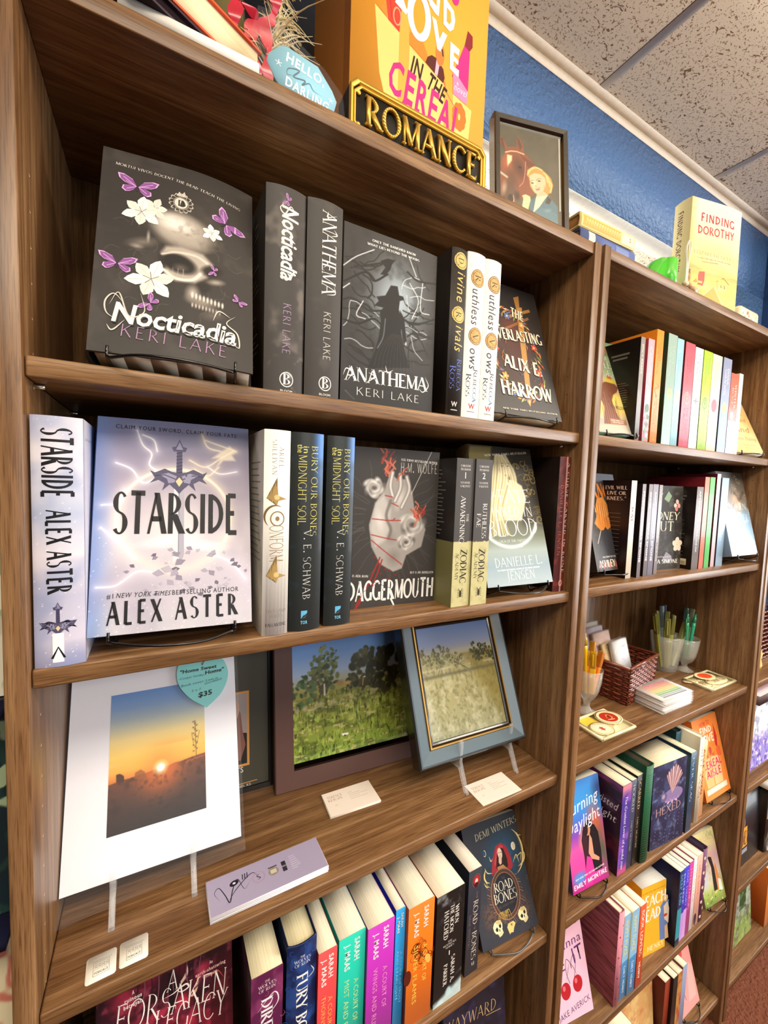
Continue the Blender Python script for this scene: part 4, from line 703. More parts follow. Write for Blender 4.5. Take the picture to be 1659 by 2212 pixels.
def fate_front(F):
    A = Art(F.w, F.h, 0.9, '#2e2a20'); A.vgrad((0, '#a9b8bf'), (34, '#8fa3ad'), (60, '#9fada9'), (85, '#6f7663'), (150, '#554f36'), (F.h, '#2f2a1c'))
    A.poly([(4.9,249.7), (54.2,251.4), (39.8,200.8), (12.1,128.8), (-18.8,84), (-42.8,99.2)], '#837848', 5); A.blob((42.4,188.7), 40, 60, '#8d8252', .9, 10, .8)
    A.mix(sm(A.X, 86, 108) * sm(A.Y, 88, 120), '#2b2518')
    rs = np.random.RandomState(9)
    for i in range(30): p = (96 + rs.rand() * 50, 110 + rs.rand() * 120); A.curve([(p[0] + (3 + k * .9) * math.cos(k * .9 + i), p[1] + (3 + k * .9) * math.sin(k * .9 + i)) for k in range(7)], 1.6, ['#8d7a44', '#6b5c34', '#a8935a'][i % 3], .8, .8)
    A.poly([(63.2,206), (50.8,180.9), (35.6,152.5), (37.9,113.3), (98,112.9), (117.5,153.8), (112.2,178.7), (93.2,188.5), (80.5,190.1)], '#e2cfae', 3)
    A.blob((78.4,213), 15, 21, '#ecd9bb', .25, 5); A.blob((78,200.4), 7, 9, '#d9bf9c', .8)
    for a in range(12): A.curve([(60 + a * 1.6, F.h - 18), (46 + a * 3.4, F.h - 60), (28 + a * 2.6, F.h - 120), (10 + a * 5, F.h - 165)], 3.4, ['#e8dcae', '#c9ba80', '#f1e8c6', '#ab9a5e'][a % 4], 1.6, .8)
    for a in range(7): A.curve([(70 + a * 2.4, F.h - 16), (86 + a * 2.4, F.h - 50), (90 + a * 1.6, F.h - 84)], 2.6, ['#e8dcae', '#c9ba80', '#f1e8c6'][a % 3], 1.4, .8)
    for e in ((72.6,214.8), (86.2,215.5)): A.blob(e, 2.6, 1.3, '#4d3c2a', .5)
    A.line([(70.5,219.7), (76.9,220.9)], .9, '#8a7044'); A.line([(84.3,221.3), (91.3,220)], .9, '#8a7044'); A.blob((77.4,197.5), 3.4, 1.5, '#a8604a', .6); A.line([(79.5,213), (77.5,205.8)], .9, '#cdb18c')
    for k in range(4): A.curve([(106.8,153.6), ((85.8,177.9)[0] + k * 2, (85.8,177.9)[1] - k * 4), ((77.7,183.8)[0] + k * 1.5, (77.7,183.8)[1] - k * 3)], 3.2, '#e9d7b8', 1)
    c = (66.5,121); d = np.hypot((A.X - c[0]) / 1.15, A.Y - c[1] - 3); A.mix(np.exp(-((d - 58) / 2.6) ** 2) * (A.Y < c[1] - 12), '#f3fafa'); F.art(A); W_ = '#f7fbfb'
    F.tline('A', (37,154.5), (46.9,155), 10, W_, 'serif'); F.tline('FATE', (53.8,144.8), (125.5,146.5), 25, W_, 'elegant', 0, 0); F.tline('INKED IN', (33.4,120.3), (125.2,120.9), 17, W_, 'elegant', 0, .1); F.tline('BLOOD', (20.8,83.8), (132.6,87.4), 30, W_, 'elegant', 0, 0)
    F.tline('SAGA OF THE UNFATED', (39,74.2), (105.2,74.5), 4.6, W_, 'elegant', 0, .1); F.tline('BOOK ONE', (66.4,64.5), (90.7,64.8), 4.2, W_, 'elegant', 0, .1); F.tline('NEW YORK TIMES BESTSELLER', (35.5,231.3), (138.2,242.8), 4, '#e9e4d2', 'narrow', 0, .14)
    F.tline('DANIELLE L.', (23.1,31.6), (130.3,34.2), 16, W_, 'elegant', 0, .06); F.tline('JENSEN', (45.3,9.3), (107.3,10), 15, W_, 'elegant', 0, .08); F.tline('USA TODAY BESTSELLING AUTHOR OF THE BRIDGE KINGDOM', (25.6,25.3), (121.7,27.2), 2.6, W_, 'narrow', 0, .1)
book('hardcover of a blonde woman before carved knots, face out, leaning right of the khaki pair', (0.6010, 0.0127, 1.4599), 0.148, 0.036, 0.2525, 'hard', -3.3, 17.2, '#8d8462', front=fate_front, spine='#8d8664', mat=PRINT)
wire_easel('wire easel under the blonde woman cover', (0.6010, 0.0127, 1.4599), -3.3, 17.2, SB, 0.148, 0.036)
def curse_spine(F):
    A = Art(F.w, F.h, 1.5, '#4a1714'); A.mix(sm(A.noise(14, 19), .45, .75) * .8, '#7d2a22'); A.mix(sm(A.X, 13, 17) * (1 - sm(A.X, 17, 20)) * .8, '#d9b8ae'); F.art(A)  # pale band along the spine is a highlight painted into the colour
    F.vtext('A CURSE CARVED IN BONE', F.w * .72, F.h - 10, 205, 6.5, '#f3ece6', 'elegant', 0, .22); F.vtext('DANIELLE L. JENSEN', F.w * .26, F.h - 52, 130, 6.5, '#c8604e', 'elegant', 0, .12); F.ring((F.w * .56, 16), 4.2, 5, 1, '#eec4ba')
def curse_back(F):
    rs = np.random.RandomState(3); F.text('PRAISE FOR', (F.w * .42, F.h - 14), 4, '#7d7470', 36); F.text('IN BLOOD', (F.w * .42, F.h - 24), 5, '#7b3a30', 36)
    for i in range(20): F.rect((22, 60 + i * 7), (60 + 28 * rs.rand(), 61.6 + i * 7), '#6a605c')
book('dark red spine with white title, in the right corner beside the blonde woman cover', (0.7690, 0.0205, SB), 0.155, 0.0305, 0.2511, 'hard', so=True, cover='#2a1614', spine='#4a1714', back='#1f1513', sp=curse_spine, bk=curse_back, mat=GLOSS)
# ================================================================== bookcase one, third shelf: pictures on stands
def posed(name, label, cat, P, yaw, lean, group=None):
    o = thing(name, label, cat, P, (0, 0, 0), group); o.matrix_world = Matrix.Translation(Vector(P)) @ Matrix.Rotation(rad(yaw), 4, 'Z') @ Matrix.Rotation(-rad(lean), 4, 'X'); return o
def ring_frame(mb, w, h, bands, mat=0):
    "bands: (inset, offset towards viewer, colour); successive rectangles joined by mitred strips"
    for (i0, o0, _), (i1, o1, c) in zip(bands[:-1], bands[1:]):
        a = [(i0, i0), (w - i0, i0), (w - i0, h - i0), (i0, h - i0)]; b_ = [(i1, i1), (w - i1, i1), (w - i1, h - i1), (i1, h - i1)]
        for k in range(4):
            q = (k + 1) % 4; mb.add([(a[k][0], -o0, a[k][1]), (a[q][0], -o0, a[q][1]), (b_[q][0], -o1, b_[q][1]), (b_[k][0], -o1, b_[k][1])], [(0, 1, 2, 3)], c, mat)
def FF(mb, w, h, y=0.0, x=0.0, z=0.0): return Face(mb, (x, y, z), (1, 0, 0), (0, 0, 1), w, h)
# --- sunset print in a white mat, sleeved
MP = (0.0192, 0.1023, 1.1109)
g = posed('matted_print', 'white matted sunset photograph in a clear sleeve on an acrylic stand', 'print', MP, -1.6, 22.2)
m = MB(); w_, h_ = 0.211, 0.264
m.box((0, 0, 0), (w_, 0.004, h_), '#1b1518'); m.add([(0.0004, -0.0002, 0.0004), (w_ - .0004, -0.0002, 0.0004), (w_ - .0004, -0.0002, h_ - .0004), (0.0004, -0.0002, h_ - .0004)], [(0, 1, 2, 3)], '#f0eff6'); m.build('mat_board', PRINT, g)
m = MB(); F = FF(m, w_, h_); F.o = 0.0004
A = Art(119, 171, 0.7, '#000000', 46.5, 49)
A.vgrad((49, '#2c2220'), (80, '#4a2f26'), (96, '#6d3d27'), (112, '#d8843a'), (122, '#f2b14a'), (140, '#f6cf6a'), (160, '#efd692'), (180, '#b9c2bd'), (200, '#7fa0cc'), (220, '#5d8cce'))
s0 = (108,115.3); d = np.hypot((A.X - s0[0]), (A.Y - s0[1])); A.mix(sm(A.noise(60, 3, 3, .35, 3), .5, .7) * np.clip(1 - abs(A.Y - 128) / 16, 0, 1) * .8, '#f9d98c'); A.mix(sm(A.noise(70, 8, 3, .3, 3.4), .52, .66) * np.clip(1 - abs(A.Y - 140) / 12, 0, 1) * .6, '#e8963c')
hill = 110 + (A.X - 46) * .09 + 2.2 * (A.noise(9, 5) - .5); gm = np.clip((hill - A.Y) / 1.2, 0, 1); base = np.stack([np.interp(A.Y, [49, 85, 112], [.16, .28, .42]), np.interp(A.Y, [49, 85, 112], [.13, .19, .24]), np.interp(A.Y, [49, 85, 112], [.13, .16, .16])], -1); A.c = A.c * (1 - gm[..., None]) + base * gm[..., None]
A.mix(np.exp(-(d / 24) ** 2) * .75, '#f4913a'); A.mix(gm * np.exp(-((A.X - s0[0]) / 26) ** 2) * np.clip((A.Y - 72) / 45, 0, 1) * .6, '#c8531f'); A.mix(sm(A.noise(6, 12), .5, .8) * gm * .35, '#1d1716')
A.poly([(55.4,110), (55.1,119.4), (58.9,119.7), (61.5,118.3), (64.1,115.7), (64.8,108.8)], '#4a2c20', 1); A.poly([(75.9,109.1), (77.1,116.4), (83.6,118.8), (88.5,114.8), (91.8,104.3)], '#8d5226', 1.4, .8); A.poly([(65.6,106.5), (73.2,111.9), (79.9,107)], '#5b3320', 1)
A.blob(s0, 11, 11, '#fff3c0', .8); A.blob(s0, 5.5, 5.5, '#ffffff', .4)
for p, q, w in (((153.6,112.4), (152.4,166.2), .9), ((150.4,132.2), (147.7,150.6), .6), ((154.6,134.1), (158.2,151.3), .6)): A.line([p, q], w, '#5d4226', .6, .8)
for i in range(16): p = (152.3,164.7); A.blob((p[0] + (i % 3 - 1) * 2.2, p[1] - i * 2.6), 2.2, 1.6, '#6b4b29', .7, 0, .7)
for i in range(14): p = (140.5,113.6); A.blob((p[0] + i * 2.3, p[1] + .25 * i + (i % 3)), 2.6, 1.6, '#b9682f', .8, 0, .6)
F.art(A); m.build('photograph', PRINT, g)
m = MB()
nx, nz = 14, 18; X_ = np.linspace(-0.004, w_ + 0.004, nx); Z_ = np.linspace(-0.016, h_ + 0.003, nz); rs = np.random.RandomState(1)
v = [(x, -0.0022 - 0.0016 * rs.rand() - (0.004 * max(0, -z * 60)), z - (0.012 * (1 - x / w_) if z < -.01 else 0)) for z in Z_ for x in X_]
m.add(v, np.array([(j * nx + i, j * nx + i + 1, (j + 1) * nx + i + 1, (j + 1) * nx + i) for j in range(nz - 1) for i in range(nx - 1)]), '#ffffff'); o = m.build('plastic_sleeve', FILM, g, smooth=True)
# heart-shaped price note stuck on the sleeve
g = posed('heart_note', 'aqua heart-shaped price note stuck on the white matted print', 'note', MP, -1.6, 22.2)
m = MB(); F = FF(m, w_, h_); F.o = 0.0052
HP = bez((163.6,241.6), (154.3,253.6), (137.3,257.2), (128.9,240.8), (130.9,219.9), (145.8,198.3), (168.6,181), n=6) + bez((168.6,181), (189.7,197.9), (200.3,222.2), (194.5,245), (179.9,253.9), (168.5,249), (163.6,241.6), n=6)[1:-1]
F.poly(HP, '#8fe0dd'); F.o = 0.0056
for t, a, b, h, c in (('"Home Sweet', (132.8,234.4), (183.7,235.6), 4.6, '#141a1c'), ('Home"', (167.4,227.9), (194,229.3), 5, '#141a1c'), ('-Cooper Sunday,', (131,225.9), (166.4,227.1), 3, '#4a7f86'), ('Book cover: Lost in', (134.5,215.5), (185.5,218.9), 3.2, '#3f6f77'), ('Goodland', (166.2,213.5), (190.3,216.7), 3, '#3f6f77'), ('5 x 7', (148.4,206.3), (161.3,207.1), 3, '#4a7f86'), ('$35', (157.4,197), (176.2,198.5), 6.5, '#141a1c')): F.tline(t, a, b, h, c, 'bold' if c == '#141a1c' else 'reg', .15, .02)
hn = m.build('paper_heart', PRINT, g)
def acrylic_stand(label, xs, y0, shelf, k=1.0):
    g = thing('plate_stand', label, 'stand', (xs[0], y0, shelf), (0, 0, 0), 'clear acrylic stands on the picture shelf')
    pr = [(-0.004, 0), (0.003, 0), (0.021, 0.022), (0.05, 0.020), (0.105, 0), (0.113, 0), (0.059, 0.030), (0.088, 0.098), (0.084, 0.1), (0.051, 0.0305), (0.0295, 0.0315), (0.0215, 0.054), (0.0165, 0.053), (0.018, 0.030)]
    for x in xs:
        m = MB(); m.prism(pr, lambda u, v, o: (x - xs[0] + o, u, v * k), -0.0035, 0.0035, '#ffffff'); m.build('leg', ACRYL, g, bevel=0.0008)
    m = MB(); m.tube([(-0.004, 0.085, 0.014), (xs[1] - xs[0] + 0.004, 0.085, 0.014)], 0.003); m.build('crossbar', ACRYL, g)
acrylic_stand('clear acrylic stand carrying the white matted sunset print', (0.075, 0.1666), 0.0705, SCc)
acrylic_stand('clear acrylic stand carrying the blue-grey framed painting', (0.6084, 0.733), 0.0480, SCc, 1.62)
# --- printed card in a black frame, mostly hidden
BP = (0.11, 0.235, SCc)
g = posed('framed_poster', 'dark olive portrait card in a thin black frame, tucked behind the matted print', 'picture', BP, -3, 8)
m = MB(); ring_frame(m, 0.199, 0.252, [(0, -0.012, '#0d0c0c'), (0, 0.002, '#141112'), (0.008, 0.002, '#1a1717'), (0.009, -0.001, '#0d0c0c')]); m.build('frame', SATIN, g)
m = MB(); F = FF(m, 0.199, 0.252); F.rect((9, 9), (190, 243), '#4a473d')
F.rect((60, (157.5,44.9)[1]), ((157.5,44.9)[0], (155.9,173.7)[1]), '#d99a55'); F.rect((64, (157.5,44.9)[1] + 4), ((157.5,44.9)[0] - 4, (155.9,173.7)[1] - 4), '#a79a96')
F.poly([(70, (157.5,44.9)[1] + 4), ((157.5,44.9)[0] - 4, (157.5,44.9)[1] + 4), ((157.5,44.9)[0] - 4, (156.4,100.5)[1]), (110, (156.5,111.1)[1]), (80, (156.3,89.9)[1])], '#2a2624'); F.poly([(137,153.4), (143.1,135.2), (146,107.1), (151,80.6), (142.6,55.4), (132.4,58), (130.8,137.8)], '#8d5f52'); F.oval(((136.9,145)[0] - 16, (136.9,145)[1]), 20, 28, '#c99c86')
F.tline('PORTRAITS', ((147,35)[0] - 62, (147,35)[1] - 1), (147,35), 9, '#f0ece4', 'reg'); F.line([((170.5,16.1)[0] - 130, (170.5,16.1)[1] - 2), (170.5,16.1)], 1.2, '#d99a55'); F.tline('AND, KS', ((159.3,9.5)[0] - 26, (159.3,9.5)[1]), (159.3,9.5), 4, '#d9d3c8', 'reg')
m.build('card', PRINT, g)
# --- meadow painting in the flat brown frame
def trees(A, c, r, n, cols, seed, sx=1.0):
    rs = np.random.RandomState(seed)
    for i in range(n):
        a = rs.rand() * 6.28; q = rs.rand() ** .5; A.blob((c[0] + r * sx * q * math.cos(a), c[1] + r * q * math.sin(a)), r * (.12 + .16 * rs.rand()), r * (.1 + .12 * rs.rand()), cols[rs.randint(len(cols))], .35, rs.rand() * 180, .95)
g = posed('framed_painting', 'meadow painting with green trees in a wide flat brown frame', 'painting', (0.304, 0.196, SCc), -4, 10, 'landscape paintings on the picture shelf')
bw, bh = 0.300, 0.300
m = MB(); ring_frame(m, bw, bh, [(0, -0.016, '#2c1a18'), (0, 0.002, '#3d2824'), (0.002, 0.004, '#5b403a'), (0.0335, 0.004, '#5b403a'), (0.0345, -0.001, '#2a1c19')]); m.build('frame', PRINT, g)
m = MB(); F = FF(m, bw, bh, 0.0006)
A = Art(232, 222, 1.0, '#000000', 34, 43)
A.vgrad((40, '#86a53a'), (90, '#8d9a3c'), (140, '#8d9040'), (165, '#a9a052'), (180, '#b6b9a8'), (195, '#a9bfe0'), (230, '#6f9ad8'), (265, '#4f83cf'))
hz = 150 + (A.X - 34) * .10; gm = np.clip((hz - A.Y) / 2 + .5, 0, 1); A.c = A.c * (1 - gm[..., None]) + gm[..., None] * np.stack([np.interp(A.Y, [43, 90, 150, 175], [.50, .52, .50, .66]), np.interp(A.Y, [43, 90, 150, 175], [.63, .57, .50, .60]), np.interp(A.Y, [43, 90, 150, 175], [.22, .22, .20, .28])], -1)
n = A.noise(16, 4, 4, .7, 1.8); A.mix(gm * sm(n, .45, .7) * .75, '#4d5a1c'); A.mix(gm * sm(A.noise(8, 9, 3, 1.6, .7), .55, .75) * .7, '#a9bf52'); A.mix(gm * sm(A.noise(9, 15, 3, .8, 2), .6, .75) * .8, '#c9bd7a'); A.mix(gm * sm(A.noise(5, 25, 2, 2.4, .6), .62, .8) * .8, '#31380f')
A.mix(np.exp(-((A.Y - 132 - (A.X - 34) * .08) / 7) ** 2) * sm(A.noise(7, 3), .45, .65) * .8, '#b9b08c'); A.mix(np.exp(-((A.Y - 128 - (A.X - 34) * .06) / 5) ** 2) * sm(A.noise(5, 13), .55, .7) * .8, '#4d4628')
T1 = ['#5b6a34', '#46562a', '#6f7a44', '#3a4723', '#7f8650']
trees(A, (94.5,212.1), 30, 46, T1, 1, .85); trees(A, (89,186), 30, 46, T1, 2, 1.05); trees(A, (79.1,167.6), 22, 30, ['#5c4f36', '#48502c', '#6d6540'], 3, 1.2); trees(A, (46.8,166.6), 27, 44, ['#4f6a3a', '#3d5a30', '#5f7a48', '#2f4a26'], 4, 1.1); trees(A, (109.3,221.3), 14, 16, T1, 5)
trees(A, (181.7,189.8), 40, 60, ['#4d4a22', '#39391a', '#5c5a2c', '#2b2c14'], 6, .95); trees(A, (216.2,184.6), 44, 70, ['#33331a', '#2a2b14', '#3d3c20'], 7, 1.0); trees(A, (167.8,168.6), 20, 24, ['#4d4a22', '#39391a'], 8, 1.6)
A.line([(93.9,171.8), (94.3,152.7)], 3.2, '#d9d6c8', .8); A.line([(173.1,172.4), (171.3,158.7)], 3, '#a9814a', 1.2); A.blob((175.8,173.1), 2.6, 1.8, '#efe9dc', .5); A.blob((124.9,169.9), 10, 7, '#a98a5a', .6); A.blob((139.8,167.5), 9, 5, '#c9a460', .6)
A.poly([(125.7,76.5), (139.2,75.8), (138.6,71.9), (132.9,72.7), (129.2,71.7), (125.8,73.8)], '#f4f1e8', .8); A.blob((131.6,71.9), 2.4, 1.6, '#2a2416', .4); F.art(A)
F.tline('Terence', (58.1,61.1), (83.3,59.2), 7, '#3a3c1a', 'light', .3); F.tline('Kersin', (69.3,53.2), (94.9,52.6), 7, '#3a3c1a', 'light', .3); m.build('canvas', PAINT, g)
# --- field painting in the blue-grey frame
g = posed('framed_painting', 'dry field painting in a blue-grey frame with gilt bead, tilted back on a clear stand', 'painting', (0.5216, 0.0738, 1.1295), -2.6, 22.5, 'landscape paintings on the picture shelf'); g.scale = (.955, .955, .955)
fw, fh = 0.258, 0.284
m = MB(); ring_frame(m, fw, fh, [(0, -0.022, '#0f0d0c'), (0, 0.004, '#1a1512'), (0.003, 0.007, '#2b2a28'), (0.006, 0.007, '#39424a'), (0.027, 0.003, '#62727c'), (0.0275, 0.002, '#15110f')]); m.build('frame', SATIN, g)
m = MB(); ring_frame(m, fw, fh, [(0.0272, 0.000, '#8d6a30'), (0.0285, 0.0055, '#b98d48'), (0.0315, 0.0055, '#c79c55'), (0.0328, 0.001, '#6b4c22')]); m.build('gilt_bead', GOLD, g)
m = MB(); ring_frame(m, fw, fh, [(0.0326, 0.001, '#1c1712'), (0.0345, 0.0022, '#1c1712'), (0.0375, 0.0010, '#2b2620'), (0.039, -0.001, '#0f0c0a')]); m.build('inner_liner', SATIN, g)
m = MB(); F = FF(m, fw, fh, 0.0004)
A = Art(182, 208, 1.0, '#000000', 38, 38)
A.vgrad((38, '#9a9a78'), (100, '#a39c6c'), (150, '#ada46e'), (185, '#b9ae78'), (195, '#c6c3b8'), (210, '#a3b2d6'), (246, '#6c8cc8'))
gm = np.clip((184 + (A.X - 38) * .02 - A.Y) / 2 + .5, 0, 1); n = A.noise(7, 5, 3, 1.5, 1.0); A.mix(gm * sm(n, .45, .75) * .5, '#66653f'); A.mix(gm * sm(A.noise(11, 14, 3), .5, .75) * .45, '#d2cdb0'); A.mix(gm * sm(A.X + .55 * A.Y, 225, 262) * .55, '#7d6a1f'); A.mix(np.exp(-((A.Y - 150 - A.X * .01) / 3.4) ** 2) * .7, '#5d5a40'); A.mix(np.exp(-((A.Y - 163) / 2) ** 2) * sm(A.noise(20, 8), .4, .6) * .6, '#d9d2b4')
for p, r, cols, sd, sx in (((37.3,188.7), 17, ['#8d8a5c', '#6f6d42', '#a39f70'], 1, .9), ((86.4,189.1), 20, ['#7d7c50', '#5f6138', '#949160'], 2, 1.1), ((102.1,192.8), 10, ['#7d7c50', '#66683c'], 3, 1.0), ((72.3,179.6), 15, ['#8a875a', '#6d6b42'], 4, 1.6), ((123.5,175.8), 13, ['#837f5c', '#66633f'], 5, 1.5), ((181,185.5), 20, ['#4d4e24', '#3b3c1a', '#5f5f30'], 6, 1.0), ((196.2,181.3), 18, ['#4d4a1f', '#3a3916'], 7, 1.2), ((223.6,179.5), 18, ['#40400f', '#36360f', '#4f4c1c'], 8, 1.0)): trees(A, p, r, 34, cols, sd, sx)
for a, b, w in (((73.9,152.6), (89.6,180.9), 1.2), ((117.7,172.7), (149.2,154), 1.6), ((126.4,177.3), (137.2,157.8), 1.0), ((32.4,218.2), (38.4,194.3), .7), ((50.4,207.9), (40.3,192.1), .7), ((99.2,179.4), (107.1,170.4), 1.2)): A.line([a, b], w, '#57503a', .7, .8)
F.art(A); m.build('canvas', PAINT, g)
# --- cards lying on the shelf
def flat_item(name, label, cat, c, w, h, t, ang, z, col, draw=None, group=None, edge=None, round_=0.0, mat=None, part='sheet'):
    g = thing(name, label, cat, (c[0], c[1], z), (0, 0, rad(ang)), group); m = MB()
    if round_:
        pts = []; 
        for cx, cy, a0 in ((w / 2 - round_, h / 2 - round_, 0), (-w / 2 + round_, h / 2 - round_, 90), (-w / 2 + round_, -h / 2 + round_, 180), (w / 2 - round_, -h / 2 + round_, 270)): pts += [(cx + round_ * math.cos(rad(a0 + k * 18)), cy + round_ * math.sin(rad(a0 + k * 18))) for k in range(6)]
        m.prism(pts, lambda u, v, o: (u, v, o), 0, t, edge or col)
    else: m.box((-w / 2, -h / 2, 0), (w / 2, h / 2, t), edge or col)
    F = Face(m, (-w / 2, -h / 2, t), (1, 0, 0), (0, 1, 0), w, h); F.o = 0.0001
    if draw: F.rect((.3, .3), (F.w - .3, F.h - .3), col) if not round_ else None; draw(F)
    m.build(part, mat or PRINT, g); return g
def bcard(F):
    F.text('TERENCE', (20, F.h - 15), 5.4, '#a9745c', 27, 'c', 'serif'); F.text('KERSIN', (19, F.h - 22), 5.4, '#a9745c', 25, 'c', 'serif'); F.text('ART', (17, F.h - 34), 2, '#b9988a', 7, 'c', 'serif')
    for i in range(5): F.rect((44, F.h - 14 - i * 4), (52 + (i * 13) % 28, F.h - 13.2 - i * 4), '#cbb8ae')
for k in range(5): flat_item('business_card', 'cream business card in the small stack before the brown frame', 'card', (0.4186 + .0006 * (k % 3 - 1), 0.1286 + .0004 * (k % 2)), 0.0905, 0.0530, 0.0007, -2.4 + .4 * (k % 3 - 1), SCc + 0.0001 + k * 0.00072, '#f0e2d6', bcard if k == 4 else None, 'stack of business cards before the brown frame')
flat_item('business_card', 'cream business card lying before the right acrylic stand at the shelf edge', 'card', (0.6617, 0.0370), 0.0905, 0.0520, 0.0008, -1.2, SCc + 0.0001, '#f2e6da', bcard)
def bmark(F):
    F.curve([(14, 16), (8, 30), (14, 36), (20, 22), (24, 10), (30, 26), (38, 38), (44, 20), (54, 30)], 1.3, '#16121c'); F.curve([(20, 8), (34, 24), (56, 38), (64, 30)], 1.2, '#16121c'); F.oval((33, 34), 6, 4, '#16121c', 15); F.oval((33, 34), 2, 1.5, '#d9d3e4')
    for i in range(3): F.line([(44 + i * 3, 34), (45 + i * 3, 42)], 1.4, '#3a3442')
    F.ring((64, 28), 8, 8, 1, '#a98aa0'); F.curve([(61, 24), (66, 26), (62, 30), (67, 33)], 1.3, '#3a2c44'); F.oval((84, 27), 7, 6, '#8d8478'); F.rect((80, 24), (88, 30), '#c9bfa9'); F.rect((78, 33), (90, 35), '#4a4452'); F.rect((96, 20), (102, 36), '#2f2a36'); F.text('READ', (99, 27), 2.4, '#cfc8d8', 5)
    for i in range(7): F.rect((108, 18 + i * 3.4), (116 + (i * 5) % 6, 19 + i * 3.4), '#c3bbd4')
for k in range(8): flat_item('bookmark', 'lilac bookmark with a black scribble, in the stack at the shelf edge', 'bookmark', (0.2579 + .0005 * (k % 3 - 1), 0.0470 + .0004 * (k % 2)), 0.1545, 0.0525, 0.0010, 0.6 + .3 * (k % 3 - 1), SCc + 0.0001 + k * 0.00104, '#a49bb8', bmark if k == 7 else None, 'stack of lilac bookmarks', edge='#efedf4')
def coaster(F):
    c = '#8f897c'; F.line([(7, 6), (7, 20), (22, 20), (22, 6), (7, 6)], .5, c); F.line([(5, 22), (24, 21.4)], .4, c)
    for i in range(4):
        x = 9 + i * 3.5; F.ring((x + .6, 16.6), 1.1, 1.3, .35, c, 12); F.curve([(x - .6, 11), (x, 15), (x + 1.4, 15), (x + 1.8, 11)], .4, c)
    F.text('PODCAST', (14.5, 7.6), 2.4, '#5c564c', 12.5, 'c', 'block')
flat_item('square_sticker', 'white square podcast sticker nearest the left side panel', 'sticker', (0.0685, 0.0300), 0.0285, 0.0290, 0.0008, 2, SCc + 0.0001, '#f1ecdf', coaster, round_=0.003)
flat_item('square_sticker', 'white square podcast sticker lying on the bookmark side of its twin', 'sticker', (0.0998, 0.0315), 0.0285, 0.0290, 0.0008, 1, SCc + 0.0001, '#f1ecdf', coaster, round_=0.003)
# ================================================================== bookcase one, fourth shelf
def grad_sp(c0, c1, seed, items, swirl=None):
    def f(F):
        A = Art(F.w, F.h, 1.3, c0); A.mix(sm(A.noise(20, seed), .42, .75) * .85, c1); F.art(A)
        if swirl:
            rs = np.random.RandomState(seed)
            for i in range(26): p = (rs.rand() * F.w, rs.rand() * F.h); F.curve([(p[0] + (1 + k * .8) * math.cos(k + i), p[1] + (1 + k * .9) * math.sin(k + i)) for k in range(6)], 1.0, swirl)
        items(F)
    return f
def dire_i(F): F.text('THE', (F.w / 2, F.h - 14), 3.4, '#f3e6ea', 7, 'c', 'serif'); F.text('WOLVES', (F.w / 2, F.h - 20), 4.6, '#f3e6ea', 24, 'c', 'serif'); F.text('OF RUIN', (F.w / 2, F.h - 26), 4.4, '#f3e6ea', 22, 'c', 'serif'); F.vtext('DIRE BOUND', F.w * .5, F.h - 36, 130, 16, '#f6edf0', 'serifbold', 0, -.02); F.curve([(8, F.h - 52), (30, F.h - 34), (36, F.h - 50), (20, F.h - 66)], 1.6, '#f6edf0')
def fury_i(F): F.text('THE', (F.w / 2, F.h - 20), 3.4, '#e9ecf6', 7, 'c', 'serif'); F.text('WOLVES', (F.w / 2, F.h - 26), 4.6, '#e9ecf6', 24, 'c', 'serif'); F.text('OF RUIN', (F.w / 2, F.h - 32), 4.4, '#e9ecf6', 22, 'c', 'serif'); F.vtext('FURY BOUND', F.w * .5, F.h - 44, 135, 16, '#f4f2ee', 'serifbold', 0, -.02); F.curve([(34, F.h - 40), (39, F.h - 52), (30, F.h - 56)], 1.6, '#f4f2ee')
def p4h(h): return SD + h
book('plum paperback spine with white wolf-series lettering, first of the row beside the crimson cover', (0.2307, 0.0215, SD), 0.148, 0.0422, 0.225, 'paper', so=True, cover='#2c1020', spine='#6a2450', back='#2a0f1c', sp=grad_sp('#5d1f48', '#8a3a68', 3, dire_i, '#9a4a72'), pages='#e4d8b4')
book('navy hardcover spine with white wolf-series lettering, second of the row', (0.2798, 0.0285, SD), 0.155, 0.0431, 0.235, 'hard', so=True, cover='#0f1a33', spine='#14275a', sp=grad_sp('#122350', '#2a4f96', 5, fury_i, '#27529c'), pages='#ddd0a8')
def maas(c, title, tc, fn=None):
    def f(F):
        if fn: fn(F)
        k = F.w / 29; cap = min(8.4, F.w * .24); F.vtext('SARAH', F.w * .68, F.h - 8, 36 if F.w > 20 else 24, cap, '#f6f2ee', 'bold', 0, .06); F.vtext('J. MAAS', F.w * .32, F.h - 12, 42 if F.w > 20 else 28, cap, '#f6f2ee', 'bold', 0, .06)
        if title: F.vtext(title[0], F.w * .68, F.h - 74, title[2], cap * .92, tc, 'reg', 0, .04); F.vtext(title[1], F.w * .32, F.h - 70, title[3], cap * .92, tc, 'reg', 0, .04)
    return f
book('coral red paperback spine with white capitals, left of the teal spine', (0.3237, 0.0215, SD), 0.138, 0.0288, 0.208, 'paper', so=True, cover='#7d1f22', spine='#ee4b4c', sp=maas(0, ('A COURT OF', 'THORNS AND ROSES', 72, 110), '#f2b45c'), pages='#e6dcc2', group='bright fantasy paperback spines')
book('teal paperback spine with white capitals and yellow-green title', (0.3565, 0.024, SD), 0.138, 0.0434, 0.208, 'paper', so=True, cover='#0f8f80', spine='#1fc9b0', sp=maas(0, ('A COURT OF', 'MIST AND FURY', 70, 100), '#c9e8a0'), pages='#e9e0c8', group='bright fantasy paperback spines')
